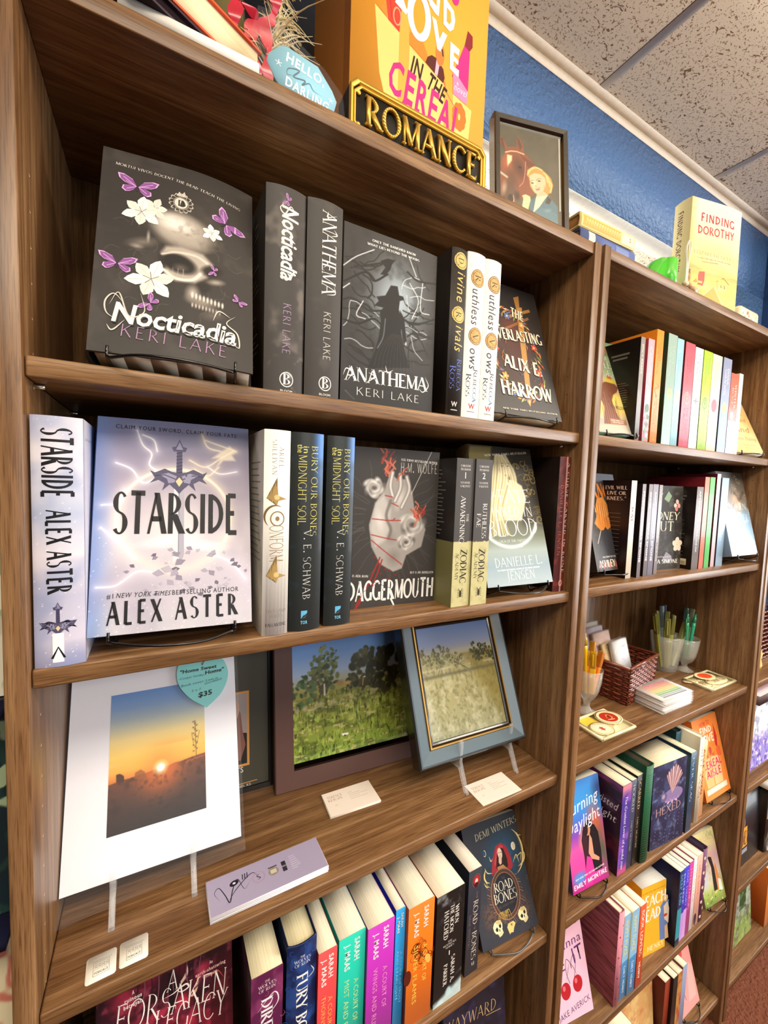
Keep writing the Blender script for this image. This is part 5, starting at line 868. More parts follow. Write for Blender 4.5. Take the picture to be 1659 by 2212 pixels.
book('magenta paperback spine with white capitals and pink title', (0.4008, 0.018, SD), 0.138, 0.0468, 0.208, 'paper', so=True, cover='#6d1f72', spine='#c234bd', sp=maas(0, ('A COURT OF', 'WINGS AND RUIN', 70, 104), '#f09ad0'), pages='#e4dac2', group='bright fantasy paperback spines')
book('thin sky-blue paperback spine squeezed between magenta and orange', (0.4528, 0.023, SD), 0.138, 0.0178, 0.208, 'paper', so=True, cover='#1a2aa0', spine='#2ba0e8', sp=maas(0, ('A COURT OF FROST', 'AND STARLIGHT', 90, 86), '#8fd4ff'), pages='#e4dac2', group='bright fantasy paperback spines')
def flames(F):
    rs = np.random.RandomState(3)
    for i in range(34): p = (10 + rs.rand() * 36, F.h - 62 - rs.rand() * 46); F.curve([(p[0] + (2 + k * 1.3) * math.cos(k * .9 + i), p[1] + (2 + k * 1.6) * math.sin(k * .9 + i)) for k in range(6)], 1.5, ['#8a3a0e', '#3a1a0a', '#c9641a'][i % 3])
    F.oval((2, F.h - 118), 7, 13, '#5d2018'); F.oval((41, F.h - 104), 5, 9, '#f2c05c', 20)
book('orange paperback spine with swirling dark flames, right of the thin blue spine', (0.4716, 0.0150, SD), 0.138, 0.0503, 0.208, 'paper', so=True, cover='#a33f0a', spine='#f57a1e', sp=maas(0, ('A COURT OF', 'SILVER FLAMES', 66, 100), '#f7d65c', flames), pages='#e4dac2', group='bright fantasy paperback spines')
def moon_sp(F):
    A = Art(F.w, F.h, 1.2, '#1c1918'); A.mix(sm(A.noise(14, 23), .5, .8) * np.clip(1 - abs(A.Y - F.h + 10) / 44, 0, 1) * .9, '#8d8f92'); A.mix(sm(A.noise(16, 43), .4, .7) * np.clip((34 + (A.X - 30) * .5 - A.Y) / 12, 0, 1), '#a8d3d6'); A.mix(np.clip((22 + (A.X - 30) * .4 - A.Y) / 10, 0, 1) * .9, '#cfe6e6'); F.art(A); w = '#efe9df'
    F.vtext('WHEN', F.w * .74, F.h - 30, 34, 8, w, 'serifbold'); F.vtext('THE MOON', F.w * .56, F.h - 26, 50, 8, w, 'serifbold'); F.vtext('HATCHED', F.w * .36, F.h - 32, 52, 9.5, w, 'serifbold'); F.text('THE', (F.w * .52, F.h - 92), 3, w, 9, 'c', 'serif'); F.text('MOONFALL', (F.w * .52, F.h - 97), 3.4, w, 28, 'c', 'serif'); F.text('SERIES', (F.w * .52, F.h - 102), 3.2, w, 18, 'c', 'serif'); F.rect((F.w * .5, F.h - 116), (F.w * .53, F.h - 108), w)
    F.vtext('SARAH A.', F.w * .66, F.h - 120, 50, 8, w, 'serifbold'); F.vtext('PARKER', F.w * .4, F.h - 130, 40, 8, w, 'serifbold')
book('thick black paperback spine with white lettering and icy foot, right of the orange spine', (0.5274, 0.0150, SD), 0.138, 0.0592, 0.200, 'paper', so=True, cover='#161414', spine='#1c1918', sp=moon_sp, pages='#efe4cb', mat=PRINT)
def road_sp(F):
    w = '#d8cdb8'; c = (F.w * .58, F.h - 22); F.ring(c, 9, 12, 1, '#8d5f4c'); F.oval(c, 8, 11, '#2b2d3a'); F.oval((c[0], c[1] + 1), 7.4, 9, '#b22c34'); F.oval((c[0], c[1] - 1), 3.2, 5, '#e9cdb8'); F.oval((c[0], c[1] - 8), 4.5, 5, '#4a1418')
    F.vtext('THE', F.w * .68, F.h - 44, 14, 4, '#8d7d6c', 'serif'); F.vtext('ROAD', F.w * .62, F.h - 60, 46, 11, w, 'serif', 0, 0); F.vtext('OF', F.w * .62, F.h - 109, 8, 4, '#8d7d6c', 'serif'); F.vtext('BONES', F.w * .62, F.h - 120, 54, 11, w, 'serif', 0, 0); F.vtext('DEMI WINTERS', F.w * .22, F.h - 84, 64, 5, '#8d867c', 'elegant'); F.text('V1', (F.w * .6, 14), 7, '#efe9df', 6, 'c', 'serifbold')
book('slim slate paperback spine with a tiny red-hooded figure, beside its own face-out cover', (0.6050, 0.0262, SD), 0.136, 0.0304, 0.2003, 'paper', so=True, cover='#20222c', spine='#2f313c', sp=road_sp, pages='#e2d6c4', mat=PRINT)
def skull(F, c, s, rot=0):
    k = rad(rot); X = lambda pts: [(c[0] + s * (u * math.cos(k) - v * math.sin(k)), c[1] + s * (u * math.sin(k) + v * math.cos(k))) for u, v in pts]
    F.poly(X([(-1, .2), (-.9, .8), (-.4, 1.15), (.3, 1.15), (.9, .8), (1, .2), (.75, -.3), (.6, -.4), (.55, -1), (.1, -1.1), (-.4, -1.05), (-.5, -.5), (-.85, -.25)]), '#efe3b6'); F.poly(X([(-.2, 1), (.4, 1.1), (.85, .7), (.9, .2), (.5, .3)]), '#cdb878')
    F.poly(X([(-.62, .3), (-.2, .42), (-.08, .05), (-.3, -.22), (-.6, -.05)]), '#2a1f14'); F.poly(X([(.25, .42), (.68, .36), (.66, 0), (.42, -.15), (.2, .05)]), '#2a1f14'); F.poly(X([(0, -.1), (.2, -.1), (.12, -.45), (-.06, -.45)]), '#3a2a1a')
    for i in range(4): F.line(X([(-.3 + i * .22, -.6), (-.3 + i * .22, -1.05)]), s * .06, '#8d7a48')
def road_front(F):
    A = Art(F.w, F.h, 0.95, '#33353f')
    c = (87.1,125.2); d = np.hypot((A.X - c[0]) / 1.05, A.Y - c[1]); A.mix(np.exp(-(d / 42) ** 2) * .95, '#1d4a6b'); A.mix(np.exp(-(d / 26) ** 2) * .5, '#2f6a8f'); A.mix(sm(A.noise(12, 5), .55, .8) * .25, '#20222b'); A.mix(np.clip((d - 46) / 10, 0, 1) * .5, '#33353f')
    for c2 in ((31.8,44.5), (110,35.8)): A.mix(np.exp(-(np.hypot(A.X - c2[0], (A.Y - c2[1]) / 1.2) / 17) ** 2) * sm(A.noise(3, 9, 2), .3, .6), '#6b4c3a')
    F.art(A); Y = '#e3cf8e'
    for k in range(60):
        a = rad(k * 6); 
        for cc, r in (((74.3,68.7), 36),):
            if not 30 < k * 6 < 150: p = (cc[0] + r * math.cos(a) * .98, cc[1] + r * 1.18 * math.sin(a)); F.line([p, (p[0] + 8 * math.cos(a + .4), p[1] + 9 * math.sin(a - .5))], 1.2, ['#7a5a44', '#5c4334', '#93705a'][k % 3])
    F.poly([(50.3,102.8), (58.5,126.4), (71.9,146.1), (85.6,149.2), (97.2,141), (103.4,124), (105,105.2), (98.4,100.4), (80.2,107.2), (60,106.4)], '#a82a35'); F.poly([(61.3,119.1), (72.8,140.8), (84.6,146), (90.7,141), (73.8,135.5), (63.8,115.1)], '#c94650'); F.poly([(64.1,111.8), (71.7,132.7), (82,141.7), (89.8,137.9), (94.3,119.8), (92.8,107), (76.9,104.9)], '#2b1614'); F.oval((79.4,132.3), 5.6, 9.4, '#ecd2bd'); F.poly([(75.4,128.4), (82.4,126.4), (79.1,115.8), (74.9,114.5), (72.6,119.2)], '#e3c3ac'); F.poly([(66.8,112.6), (82.1,113.3), (89.5,104.6), (79.2,104.2), (68.7,106.4)], '#b98a55')
    for e in ((77.6,134.1), (82.5,133.4)): F.oval(e, 1.3, .7, '#2b1614', n=10)
    F.line([(77.7,128.4), (80.1,128.1)], 1, '#a84844')
    F.line([((102.5,129.3)[0] + 34 * math.cos(rad(-75 + i * 8)), (102.5,129.3)[1] + 40 * math.sin(rad(-75 + i * 8))) for i in range(18)], 4.2, Y, True); F.line([((102.5,129.3)[0] + 30 * math.cos(rad(-75 + i * 8)), (102.5,129.3)[1] + 37 * math.sin(rad(-75 + i * 8))) for i in range(17)], 1.2, '#7a6230', True)
    for pts in ([(106.5,109.7), (117.8,120.1), (121.5,103.9)], [(113.3,114.6), (130.9,119.9), (124.3,108.1)], [(36.9,119.5), (41.5,110.1), (52.7,106.9)], [(32.1,111.2), (35.4,97.5), (43.9,93.5)], [(52.3,134.7), (54.6,125.9), (59.2,128.7)], [(129.8,156.5), (133.1,150.4), (140.5,148.5)], [(29.4,97.7), (33.3,90.3), (39.9,88.3)]): F.curve(pts, 1.7, Y)
    for pts in ([(135.4,125.5), (138.3,114.4), (131,104.6), (116.4,100.3)], [(38.7,117.3), (32.6,104.7), (36.4,92.5)]): F.curve(pts, 3, Y)
    F.oval((115,135.8), 5.4, 7.0, '#eae2cc'); F.oval(((115.6,136)[0] + 1, (115.6,136)[1]), 3.6, 5.5, '#d6c9a6'); F.ring((43.3,141.8), 3, 5, 1, '#e6dcc4', 14); F.oval(((43.3,141.8)[0] - 1.6, (43.3,141.8)[1] + 1), 2.6, 4.4, '#24506e'); F.ring((132.3,77.8), 2.4, 3.6, .7, '#6b5c4c', 12)
    c = (74.1,67.9); F.oval(c, 35, 41, '#5c4030'); F.ring(c, 34, 40, 1.3, '#a9785f'); F.ring(c, 31, 37, .8, '#3a2a22'); F.oval(c, 28.5, 34, '#a9785f'); F.oval(c, 27.6, 33.2, '#23252e')
    F.tline('ROAD', (49.6,75.2), (95.2,73.3), 15, '#f1e9d6', 'serif', 0, -.02); F.tline('BONES', (44.9,58), (99.4,55.6), 15.5, '#f1e9d6', 'serif', 0, -.02); F.text('THE', (c[0] + 1, c[1] + 23), 4, '#5c5a5c', 9); F.tline('THE ASHEN SERIES', (51.2,49.2), (92,49.9), 3.6, '#6f5a4c', 'serif'); F.tline('DEMI WINTERS', (28.4,165.8), (136,173.5), 11.5, '#eadfb8', 'elegant', .1, .02)
    skull(F, (42.9,22.3), 11, 18); skull(F, (105,24.8), 11, 24); F.poly([(66,23.2), (78.5,23.9), (83.2,19.3), (77.6,13.5), (74.4,7.7), (68.7,8.8), (65.6,6.8), (62.1,18.4)], '#d9c37a'); F.poly([(70.5,21.8), (76.2,20.8), (73.6,16.3)], '#8d7236')
    for i in range(7): p = (62.7,31.9); F.curve([(p[0] - 20 + i * 6, p[1] - 4), (p[0] - 10 + i * 3.4, p[1] + 12), (p[0] - 4 + i, p[1] - 2)], 1.0, '#c9a84e')
book('slate paperback cover of a red-hooded woman above an oval mirror and skulls', (0.6565, 0.0339, 0.7566), 0.1357, 0.030, 0.1948, 'paper', -5.1, 26.4, '#2c2e37', front=road_front, pages='#dccfb8', mat=PRINT)
wire_easel('wire easel under the red-hooded woman cover', (0.6565, 0.0339, 0.7566), -5.1, 26.4, SD, 0.1357, 0.030, 0.09, col='#5c5a58')
def forsaken_front(F):
    A = Art(F.w, F.h, 1.0, '#2a1018'); A.mix(sm(A.noise(38, 5), .35, .7) * .95, '#8d1f38'); A.mix(sm(A.noise(24, 15), .5, .75) * .8, '#c03450'); A.mix(sm(A.noise(20, 25), .55, .8) * .7, '#3a1226'); A.mix(np.clip(1 - A.X / 30, 0, 1) * .9, '#1d0f16'); A.mix(np.clip((A.X - F.w + 22) / 20, 0, 1) * .8, '#3d0f18'); A.mix(sm(A.noise(9, 35), .55, .8) * .5, '#b0455e')
    A.mix(((A.X > (129.5,163.7)[0]) & (A.X < (148.8,154.6)[0])) * .55, '#2e0b12'); F.art(A)
    F.poly([(78.9,209.5), (85.6,210.9), (87.9,203.2), (85.6,166.5), (84.5,161.6), (79.6,164)], '#190d16'); F.curve([(101.6,209.4), (100.4,199.8), (93.5,191.6), (91.8,190.2)], 3.6, '#d9b8a6'); F.curve([(114.3,191.2), (113,180.4), (108.3,171.3), (102.6,172.9)], 4, '#d9a68e'); F.curve([(108.5,200.7), (104.9,186.4), (101.4,173.4)], 2, '#4a2436'); F.curve([(116.6,186.7), (114.2,179.9), (101.4,173.4)], 2.2, '#5c3046')
    for i in range(10): F.curve([(40 + i * 9, 228), (44 + i * 8, 205 - i), (36 + i * 10, 180)], 1.2, '#7d4a5c' if i % 2 else '#2a1420')
    w = '#f6ece6'; F.curve([(129.6,181.9), (138.1,187.4), (147.8,173.7)], 1.4, '#a84436', n=10)
    F.tline('A', (76.8,188.3), (90.1,187.4), 24, w, 'elegant', 0, 0); F.curve([(86.7,188.1), (93.5,181.6), (102.6,183), (100.3,187.9), (92.4,186.6), (84.5,183.6), (72.9,182.7)], 2, w); F.tline('FORSAKEN', (19.4,166.7), (147.5,153.8), 32, w, 'elegant', 0, .02); F.tline('LEGACY', (61.8,142.6), (148.4,130.6), 30, w, 'elegant', 0, .02)
    F.tline('A', (37.7,204.3), (40.3,204.3), 4.4, w, 'bold'); F.tline('ruinous', (29.9,197.6), (48.7,198.2), 4.4, w, 'bold', 0, .1); F.tline('betrayal.', (28.9,190.6), (49,191.1), 4.4, w, 'bold', 0, .1); F.tline('An', (128.6,198.6), (132.8,198.8), 4, '#e3b8b0', 'bold'); F.tline('earth-shattering', (111.3,190), (149.3,192.2), 4, '#e3b8b0', 'bold', 0, .1); F.tline('alchemist.', (120.7,184.3), (139.3,185.1), 4, '#e3b8b0', 'bold', 0, .1)
book('crimson hardcover with thin white letters, leaning at the left end of the fourth shelf', (0.0560, 0.0400, 0.7650), 0.158, 0.035, 0.235, 'hard', -2, 12, '#2a0f18', front=forsaken_front, mat=GLOSS)
# ================================================================== bookcase one, fifth shelf (just in frame)
def ard_front(F):
    A = Art(F.w, F.h, 1.2, '#26222e'); A.mix(sm(A.noise(30, 5), .45, .75) * .6, '#3a3560'); A.mix(sm(A.noise(20, 9), .55, .8) * .4, '#15121c'); F.art(A)
    F.tline('WAYWARD', ((42.5,169.1)[0] - 42, (42.5,169.1)[1] + 4), (125,158.9), 21, '#cfae72', 'elegant', 0, .08); F.line([(100.4,158.6), (138.3,152.8)], 1.6, '#a98d5c')
book('dark indigo cover with thin gold capitals, cut by the bottom edge', (0.592, 0.035, 0.4250), 0.150, 0.03, 0.215, 'paper', -2, 8, '#211d28', front=ard_front, mat=PRINT)
book('cream page tops beside the dark indigo cover at the bottom edge', (0.545, 0.022, 0.4100), 0.138, 0.040, 0.203, 'paper', so=True, cover='#2b2622', pages='#e6dcc0')
book('paperback page tops under the orange spine at the bottom edge', (0.500, 0.022, 0.4100), 0.138, 0.042, 0.200, 'paper', so=True, cover='#7d2f28', pages='#e6dcc0')
# ================================================================== on top of bookcase one
TP = 2.0645
def text_solid(mb, t, P, ex, ey, p, h, col, w, o0, o1, font='bold', mat=0):
    V, F = layout(t, h, w, 'l', font, 0, .08); V = V + np.array(p); ex, ey = np.array(ex), np.array(ey); n = np.cross(ex, ey)
    fn = lambda u, v, o: tuple(np.array(P) + ex * u / 1000 + ey * v / 1000 + n * o)
    for q in F: mb.prism([V[i] for i in q], fn, o0, o1, col, mat)
g = posed('shelf_sign', 'black block sign with raised gold capitals and gold border on the bookcase top', 'sign', (0.3358, 0.0220, 2.0645), 0.2, 1.7)
sw, sh = 0.2246, 0.068
def notch(i, c=0.009, w=sw, h=sh): 
    P = [(i + c, i), (w - i - c, i), (w - i - c * .45, i + c * .55), (w - i, i + c), (w - i, h - i - c), (w - i - c * .45, h - i - c * .55), (w - i - c, h - i), (i + c, h - i), (i + c * .45, h - i - c * .55), (i, h - i - c), (i, i + c), (i + c * .45, i + c * .55)]
    return P
fn = lambda u, v, o: (u, -o, v)
m = MB(); m.prism(notch(0.0), fn, -0.034, 0.0, '#171413'); m.build('block', PLAIN, g)
m = MB()
for a, b_, o in ((0.0, 0.0042, 0.004), (0.0058, 0.0082, 0.0028)):
    A_, B_ = notch(a), notch(b_, 0.0085)
    for k in range(12):
        q = (k + 1) % 12; v = [fn(*A_[k], o), fn(*A_[q], o), fn(*B_[q], o), fn(*B_[k], o), fn(*A_[k], 0), fn(*A_[q], 0), fn(*B_[q], 0), fn(*B_[k], 0)]; m.add(v, [(0, 1, 2, 3), (0, 4, 5, 1), (3, 2, 6, 7)], '#e3b84f')
m.build('gold_border', GOLD, g)
m = MB(); a, b_ = (15.3,20.1), (194.4,20.8)
text_solid(m, 'ROMANCE', (0, -0.0002, 0), (1, 0, 0), (0, 0, 1), (21, 17), 35, '#edc25a', 184, 0, 0.0055, 'serifbold'); m.build('raised_letters', GOLD, g)
for x in (0.0125, sw - 0.0125):
    for z in (0.0145, sh - 0.0145): m = MB(); m.ball((x, -0.001, z), (0.0032, 0.002, 0.0032), '#e3b84f'); m.build('screw_head', GOLD, g)
# --- orange display box
CP = (0.3515, 0.0620, 2.0645); cw, chh, cd = 0.236, 0.338, 0.150
g = thing('display_box', 'tall orange display box printed as a grocery-themed novel cover, behind the gold sign', 'box', CP)
m = MB(); OR = '#f4a83a'
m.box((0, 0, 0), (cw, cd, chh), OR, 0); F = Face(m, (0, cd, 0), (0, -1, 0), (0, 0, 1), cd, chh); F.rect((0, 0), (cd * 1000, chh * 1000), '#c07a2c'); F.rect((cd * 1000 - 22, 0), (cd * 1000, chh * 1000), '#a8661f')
F = FF(m, cw, chh)
cr = '#fbd57c'; mg = '#cf2a86'
F.poly([(34.9,215.5), (74.6,199.2), (75,102), (54,105.3), (44.7,132.1)], cr); F.poly([(74.6,199.2), (74.4,232.6), (90.3,235.7), (93.1,99.9), (75,102)], '#f2b149'); F.poly([(91.8,191.6), (154.7,167.5), (157.4,100.6), (92.1,102.4)], cr); F.poly([(154.7,167.5), (172.2,161.8), (173.7,102.8), (157.4,100.6)], '#f2b149'); F.poly([(172.2,162.5), (209.7,154.3), (204.7,98), (174.8,101.6)], cr)
F.poly([(51.1,233.6), (66.2,242.2), (77,232.7), (74.6,199.2), (56.1,206.3)], '#e2402c'); F.poly([(56.9,236.9), (59.4,238.3), (61.9,213), (60.8,211.7)], '#c22f22'); F.ring((70.4,218.4), 6, 11, 2, '#f0a27c'); F.poly([(42.3,215.5), (52.1,228.6), (56.1,206.3)], '#f08a34')
F.poly([(91.2,208.7), (105.7,213.5), (115.3,206.7), (123.3,193.8), (120,182.4), (91.7,193)], '#ee8a2e')
F.poly([(120,182.4), (123.4,191.6), (130.9,197.6), (139.6,197.5), (137.6,175.3)], '#5c1f1c'); F.poly([(139.6,196.7), (146.5,197.1), (142.5,173.9), (137.2,174.3)], '#f3b8d0'); F.poly([(145.7,193.7), (152.8,188.1), (155.7,177.2), (153.6,169.3), (142,172.8)], '#5c1f1c'); F.oval((145.7,206.6), 8, 17, '#e8823c'); F.line([(142,211.5), (144.8,215.2), (149.4,213.8), (151.1,205.6)], 2.5, '#2a2426')
F.poly([(195.9,265.1), (205.7,261.6), (206.5,246.1), (200.4,236.7), (190.7,239.6)], '#8a1f2c'); F.poly([(190.7,241.2), (201.5,236.5), (201,176.8), (169.1,186.7), (180.3,214)], mg); F.poly([(170.8,195.3), (181.3,191.1), (201,178.3), (198.7,158.1), (172.2,163.3)], '#f08ec0'); F.tline('a', (178.7,178.9), (181.9,178.8), 6, '#fff3f8', 'reg'); F.tline('novel', (173.9,169.6), (197.6,168), 11, '#fff3f8', 'light', .2)
F.line([(155.5,172.5), (159,160.3), (172.8,148), (183.5,141.8)], 1.4, '#d2605c')
for k in range(9): c = (185.9,134.9); F.oval((c[0] + 8 * math.cos(k * .7), c[1] + 13 * math.sin(k * .7)), 6, 8, '#ef7a2c')
Wt = '#fffaf2'
F.tline('L', (66.4,235.9), (85.1,229.3), 42, Wt, 'bold'); F.ring((106.7,238.2), 15.5, 28, 10, Wt); F.poly([(128.5,250.1), (136.6,248.6), (143.4,225.9), (148.8,239.3), (157.2,238.4), (146,209.8), (140.1,210.5)], Wt)
F.poly([(163.5,233.3), (181.7,230.3), (180,220.9), (170.7,221.6), (170.9,216.3), (180.3,214), (179.6,207.4), (170.6,209.2), (170.9,201.6), (181.9,200.8), (181.4,190.3), (164.2,195.2)], Wt)
F.poly([(117.6,271.3), (122.2,274), (135.9,267.6), (135.4,281.4), (142,285.2), (140.3,255.8), (134.4,256.3), (123.6,262.9), (122.9,265.5)], Wt); F.poly([(147.9,285.5), (153.8,285.9), (167.3,278.2), (170.8,266.3), (168.3,252.7), (161.5,246), (149.3,250.2)], Wt); F.poly([(154.2,276.3), (161.8,273.6), (163.5,260.8), (160.1,255.2), (155,257)], OR); F.oval((169.5,297.7), 7, 10, mg); F.poly([(57.8,265.3), (68.1,264.4), (84.9,235.6), (76.1,235)], Wt)
F.tline('IN', (94.4,157.2), (112.5,153.4), 24, '#3a1518', 'bold'); F.tline('THE', (122.1,150.5), (153.8,139.3), 24, '#3a1518', 'bold'); F.tline('CEREAL', (57.4,116.9), (186.4,99.3), 44, mg, 'bold', 0, .1); F.tline('AISLE', (66.9,78.1), (176.5,61.1), 40, mg, 'bold', 0, .1)
m.build('printed_carton', PLAIN, g)
# --- horse portrait
HPs = (0.6205, 0.0600, 2.0650); hw, hh_ = 0.1443, 0.2002
g = posed('framed_picture', 'black framed portrait of a blonde woman beside a chestnut horse', 'picture', HPs, -15.5, 6.8)
m = MB(); ring_frame(m, hw, hh_, [(0, -0.018, '#2a1712'), (0, 0.000, '#2a1712'), (0.002, 0.002, '#1a1513'), (0.010, 0.001, '#1e1917'), (0.0125, -0.003, '#0f0d0c')]); m.add([(0, 0.018, 0), (hw, 0.018, 0), (hw, 0.018, hh_), (0, 0.018, hh_)], [(3, 2, 1, 0)], '#3a2a20'); m.build('frame', SATIN, g)
m = MB(); F = FF(m, hw, hh_, 0.0035)
A = Art(120, 178, 0.7, '#5c5848', 12, 11); A.mix(sm(A.noise(40, 3), .3, .7) * .5, '#47463a')
ch = '#8a4a30'
A.poly([(11.3,93.3), (13.1,115.7), (20.1,130.4), (23.4,137.2), (12.3,150.7), (12.4,159.8), (16.2,162.2), (26.7,145), (35.3,148.1), (44,149.1), (44.1,161.4), (46.4,171.1), (50.7,165), (57.6,154.4), (58,142.2), (64.5,137.6), (78.7,125.5), (80.8,116.8), (67.3,93.4), (77.9,69.3), (55.9,60.7), (48.3,55.1), (38.5,47.1), (27.8,44.9), (14.1,52.1), (11.7,71.4)], ch, 1.2)
A.poly([(13.5,159), (17.2,158.9), (21.3,143.7), (21.3,137.7), (16,143.5)], '#5d3a2a', 1); A.poly([(45.8,167.9), (49.5,163.7), (54.9,151.7), (50.4,144.5), (46.2,155.8)], '#5d3a2a', 1); A.blob((25.3,114.5), 13, 24, '#b4603a', .9, 10); A.poly([(25.5,131.6), (35.1,131.8), (35,122.7), (28.5,114.2), (26.3,109.7), (25.4,122.5)], '#f1dcae', 2.5); A.poly([(50.3,138.4), (61.2,132.8), (78.7,125.5), (76.4,119.9), (67.5,114.8), (61.1,122.6)], '#6d3724', 3); A.blob((48.9,111.7), 16, 26, '#4d2a20', .8, 20, .8); A.blob((50.1,114), 4, 3, '#17100c', .5); A.blob((34.7,91.4), 14, 26, '#5a3a2c', .8, 20, .8); A.poly([(21.8,85.6), (34.6,83.3), (43.1,68.1), (38.5,48.1), (25.7,44.5), (15.2,52.3), (15.4,72.2)], '#5b4236', 4, .9); A.blob((19.6,71.1), 7, 18, '#c9a58a', .8, -10, .8); A.blob((32.2,54.8), 8, 9, '#2a1a14', .4); A.curve([(37.1,60.8), (37.5,50.9), (31,45.1), (24.7,47.3)], 2, '#cfa88a', 1); A.blob((44.1,61.2), 8, 12, '#3d2a24', .7)
A.line([(22.8,135), (33.1,139.4), (43.9,141), (58,139.2)], 2.4, '#e0b98c', 1); A.curve([(61.1,126.6), (59.8,107), (56.3,89), (48.6,79.3)], 1.6, '#c4806a', .8); A.line([(11.9,97.4), (25.1,91.3)], 4, '#c9c0a8', 2)
A.poly([(64.2,112.1), (72,118.9), (78.7,122.5), (92,120.3), (103.1,113.5), (110.8,107), (115.2,95.5), (111.5,80.3), (104.7,76.9), (93.5,72.5), (78,73.3), (69.3,83.7), (67.3,98.5), (63,102.6)], '#c99a4a', 1.5)
for pts in ([(65.2,105.2), (71.9,115.8), (83.1,120.4), (93,117.5)], [(66.4,110.5), (76.4,118.9)], [(96.3,114.1), (105.2,106.8), (108.3,92)], [(104.1,105.5), (111.8,94.8), (109.3,81.9)], [(101.9,109.1), (103.9,98.3)]): A.curve(pts, 2.6, '#efcf86', 1.4)
A.poly([(67.9,102.7), (78.5,110.1), (91.8,110), (99.6,104.5), (100.5,90.3), (93.6,78.6), (83.5,71.9), (75.8,76.9), (70.5,87)], '#ecc9a0', 1.5); A.poly([(82.4,73.2), (94.7,80.9), (105.8,75), (99,67.5), (80,61.6)], '#e6c198', 1.5); A.blob((77.1,92.5), 6, 10, '#f4dcb8', .9); A.blob((99.3,88), 5, 6, '#dd9a7c', .9, 0, .7)
A.blob((73.8,90.8), 3.6, 1.5, '#4a3020', .5, 10); A.blob((87.2,97.2), 4, 1.6, '#4a3020', .5, 8); A.curve([(69.4,92.4), (73.9,95.9), (77.2,95.6)], .8, '#8a6238', .6); A.curve([(81.1,97.4), (87.2,101.8), (91.7,101.8)], .8, '#8a6238', .6); A.poly([(79.2,81.7), (89.2,85.9), (88.1,81.6), (82.5,78.8)], '#c0503f', .8); A.line([(80.9,81.3), (88.1,84)], .8, '#f6e6d8', .5); A.blob((80.9,86.7), 2.4, 1.5, '#cf9a74', .6)
A.poly([(80.7,66.8), (103.6,74.6), (82,41.6), (73.6,37)], '#f0e2c0', 1.2); A.poly([(70.1,59.5), (80.1,65.6), (74.7,37.2), (124,15.1), (123.6,58.1), (110.2,69.8), (104.7,74.8), (88.7,51.1), (74.2,36.1), (67.7,42.9)], '#4d7484', 1.5); A.poly([(103.6,73.5), (111.3,68), (106.7,58.8), (98.9,59.3)], '#3a2f2a', 1.2); A.poly([(74.2,36.1), (88.7,51.1), (123.4,43.7), (123.4,15), (98.3,22.5)], '#547d8c', 2); A.blob((104.3,47.1), 10, 5, '#7a9ba4', .9, 20, .7)
A.poly([(53.8,64.3), (60.4,67.6), (69.1,65.4), (70.1,59.5), (65.5,42.4), (66.5,37.6), (56.8,37.7), (53.6,46.1), (55.9,58.6)], '#ecd9a6', 1.2)
for y in (1590, 1660, 1740): A.line([((57,60.9)[0], (57,60.9)[1] + (1600 - y) * .075), ((66.9,62.9)[0], (66.9,62.9)[1] + (1600 - y) * .075)], .6, '#b99a66', .5, .6)
A.mix(np.clip((A.Y - 182) / 5, 0, 1) * .5, '#aebfc4'); F.art(A); F.rect((127.5, 50), (129.5, 184), '#dfe2de'); m.build('portrait', PAINT, g)
# --- old books, vase, plume, tag at the left end of the top
def lying_book(label, xr, yf, zt, w, t, h, yaw=0, fore=False, **k):
    r = book(label, (0, 0, 0), w, t, h, **k); B = Matrix.Translation((xr, yf, zt)) @ Matrix.Rotation(rad(yaw), 4, 'Z')
    r.matrix_world = B @ Matrix.Translation((-h, w, 0)) @ Matrix(((0, 0, 1, 0), (-1, 0, 0, 0), (0, -1, 0, 0), (0, 0, 0, 1))) if fore else B @ Matrix(((0, 0, -1, 0), (1, 0, 0, 0), (0, -1, 0, 0), (0, 0, 0, 1))); return r
m = MB(); m.box((0, 0, 0), (0.13, 0.17, 0.0108), '#f4f0ea'); g = thing('paper_stack', 'white paper stack lying flat under the dark purple book', 'paper', (0.092, 0.005, TP)); m.build('sheets', PAGES, g)
lying_book('dark purple hardcover lying on the white paper stack', 0.232, 0.054, TP + 0.0110 + 0.0165, 0.11, 0.0162, 0.150, 27, True, kind='hard', cover='#33202b', pages='#1f141b')
lying_book('thick cream-paged book with red-orange cover lying on the dark purple book', 0.234, 0.052, TP + 0.0278 + 0.0405, 0.11, 0.0400, 0.150, 26, True, kind='hard', cover='#d4502c', pages='#f3e4ba')
m = MB(); m.box((-0.02, 0, 0), (0.03, 0.05, 0.045), '#56697d'); g = thing('small_box', 'small blue-grey box at the far left of the bookcase top', 'box', (0.060, 0.150, TP)); m.build('carton', PLAIN, g)
g = thing('vase', 'tall olive-brown glass vase standing behind the red ribbon', 'vase', (0.205, 0.175, TP)); m = MB(); m.lathe([(0.0, 0.0), (0.030, 0.0), (0.036, 0.02), (0.040, 0.09), (0.038, 0.16), (0.030, 0.22), (0.026, 0.26), (0.0245, 0.26), (0.028, 0.22), (0.036, 0.16), (0.038, 0.09), (0.034, 0.02), (0, 0.006)], 32, col='#6d6238'); m.build('body', SATIN, g, smooth=True)
g = thing('navy_board', 'dark navy board leaning on the wall behind the feathery plume', 'board', (0.225, 0.262, TP)); m = MB(); m.box((0, 0, 0), (0.2, 0.008, 0.45), '#141b26'); F = Face(m, (0, 0, 0), (1, 0, 0), (0, 0, 1), .2, .45); F.line([(20, 190), (180, 240)], 1, '#2c3644'); m.build('panel', PLAIN, g)
g = thing('dried_plume', 'cream feathery dried grass plume tied with a red ribbon', 'dried flowers', (0.256, 0.085, TP)); rs = np.random.RandomState(12); m = MB()
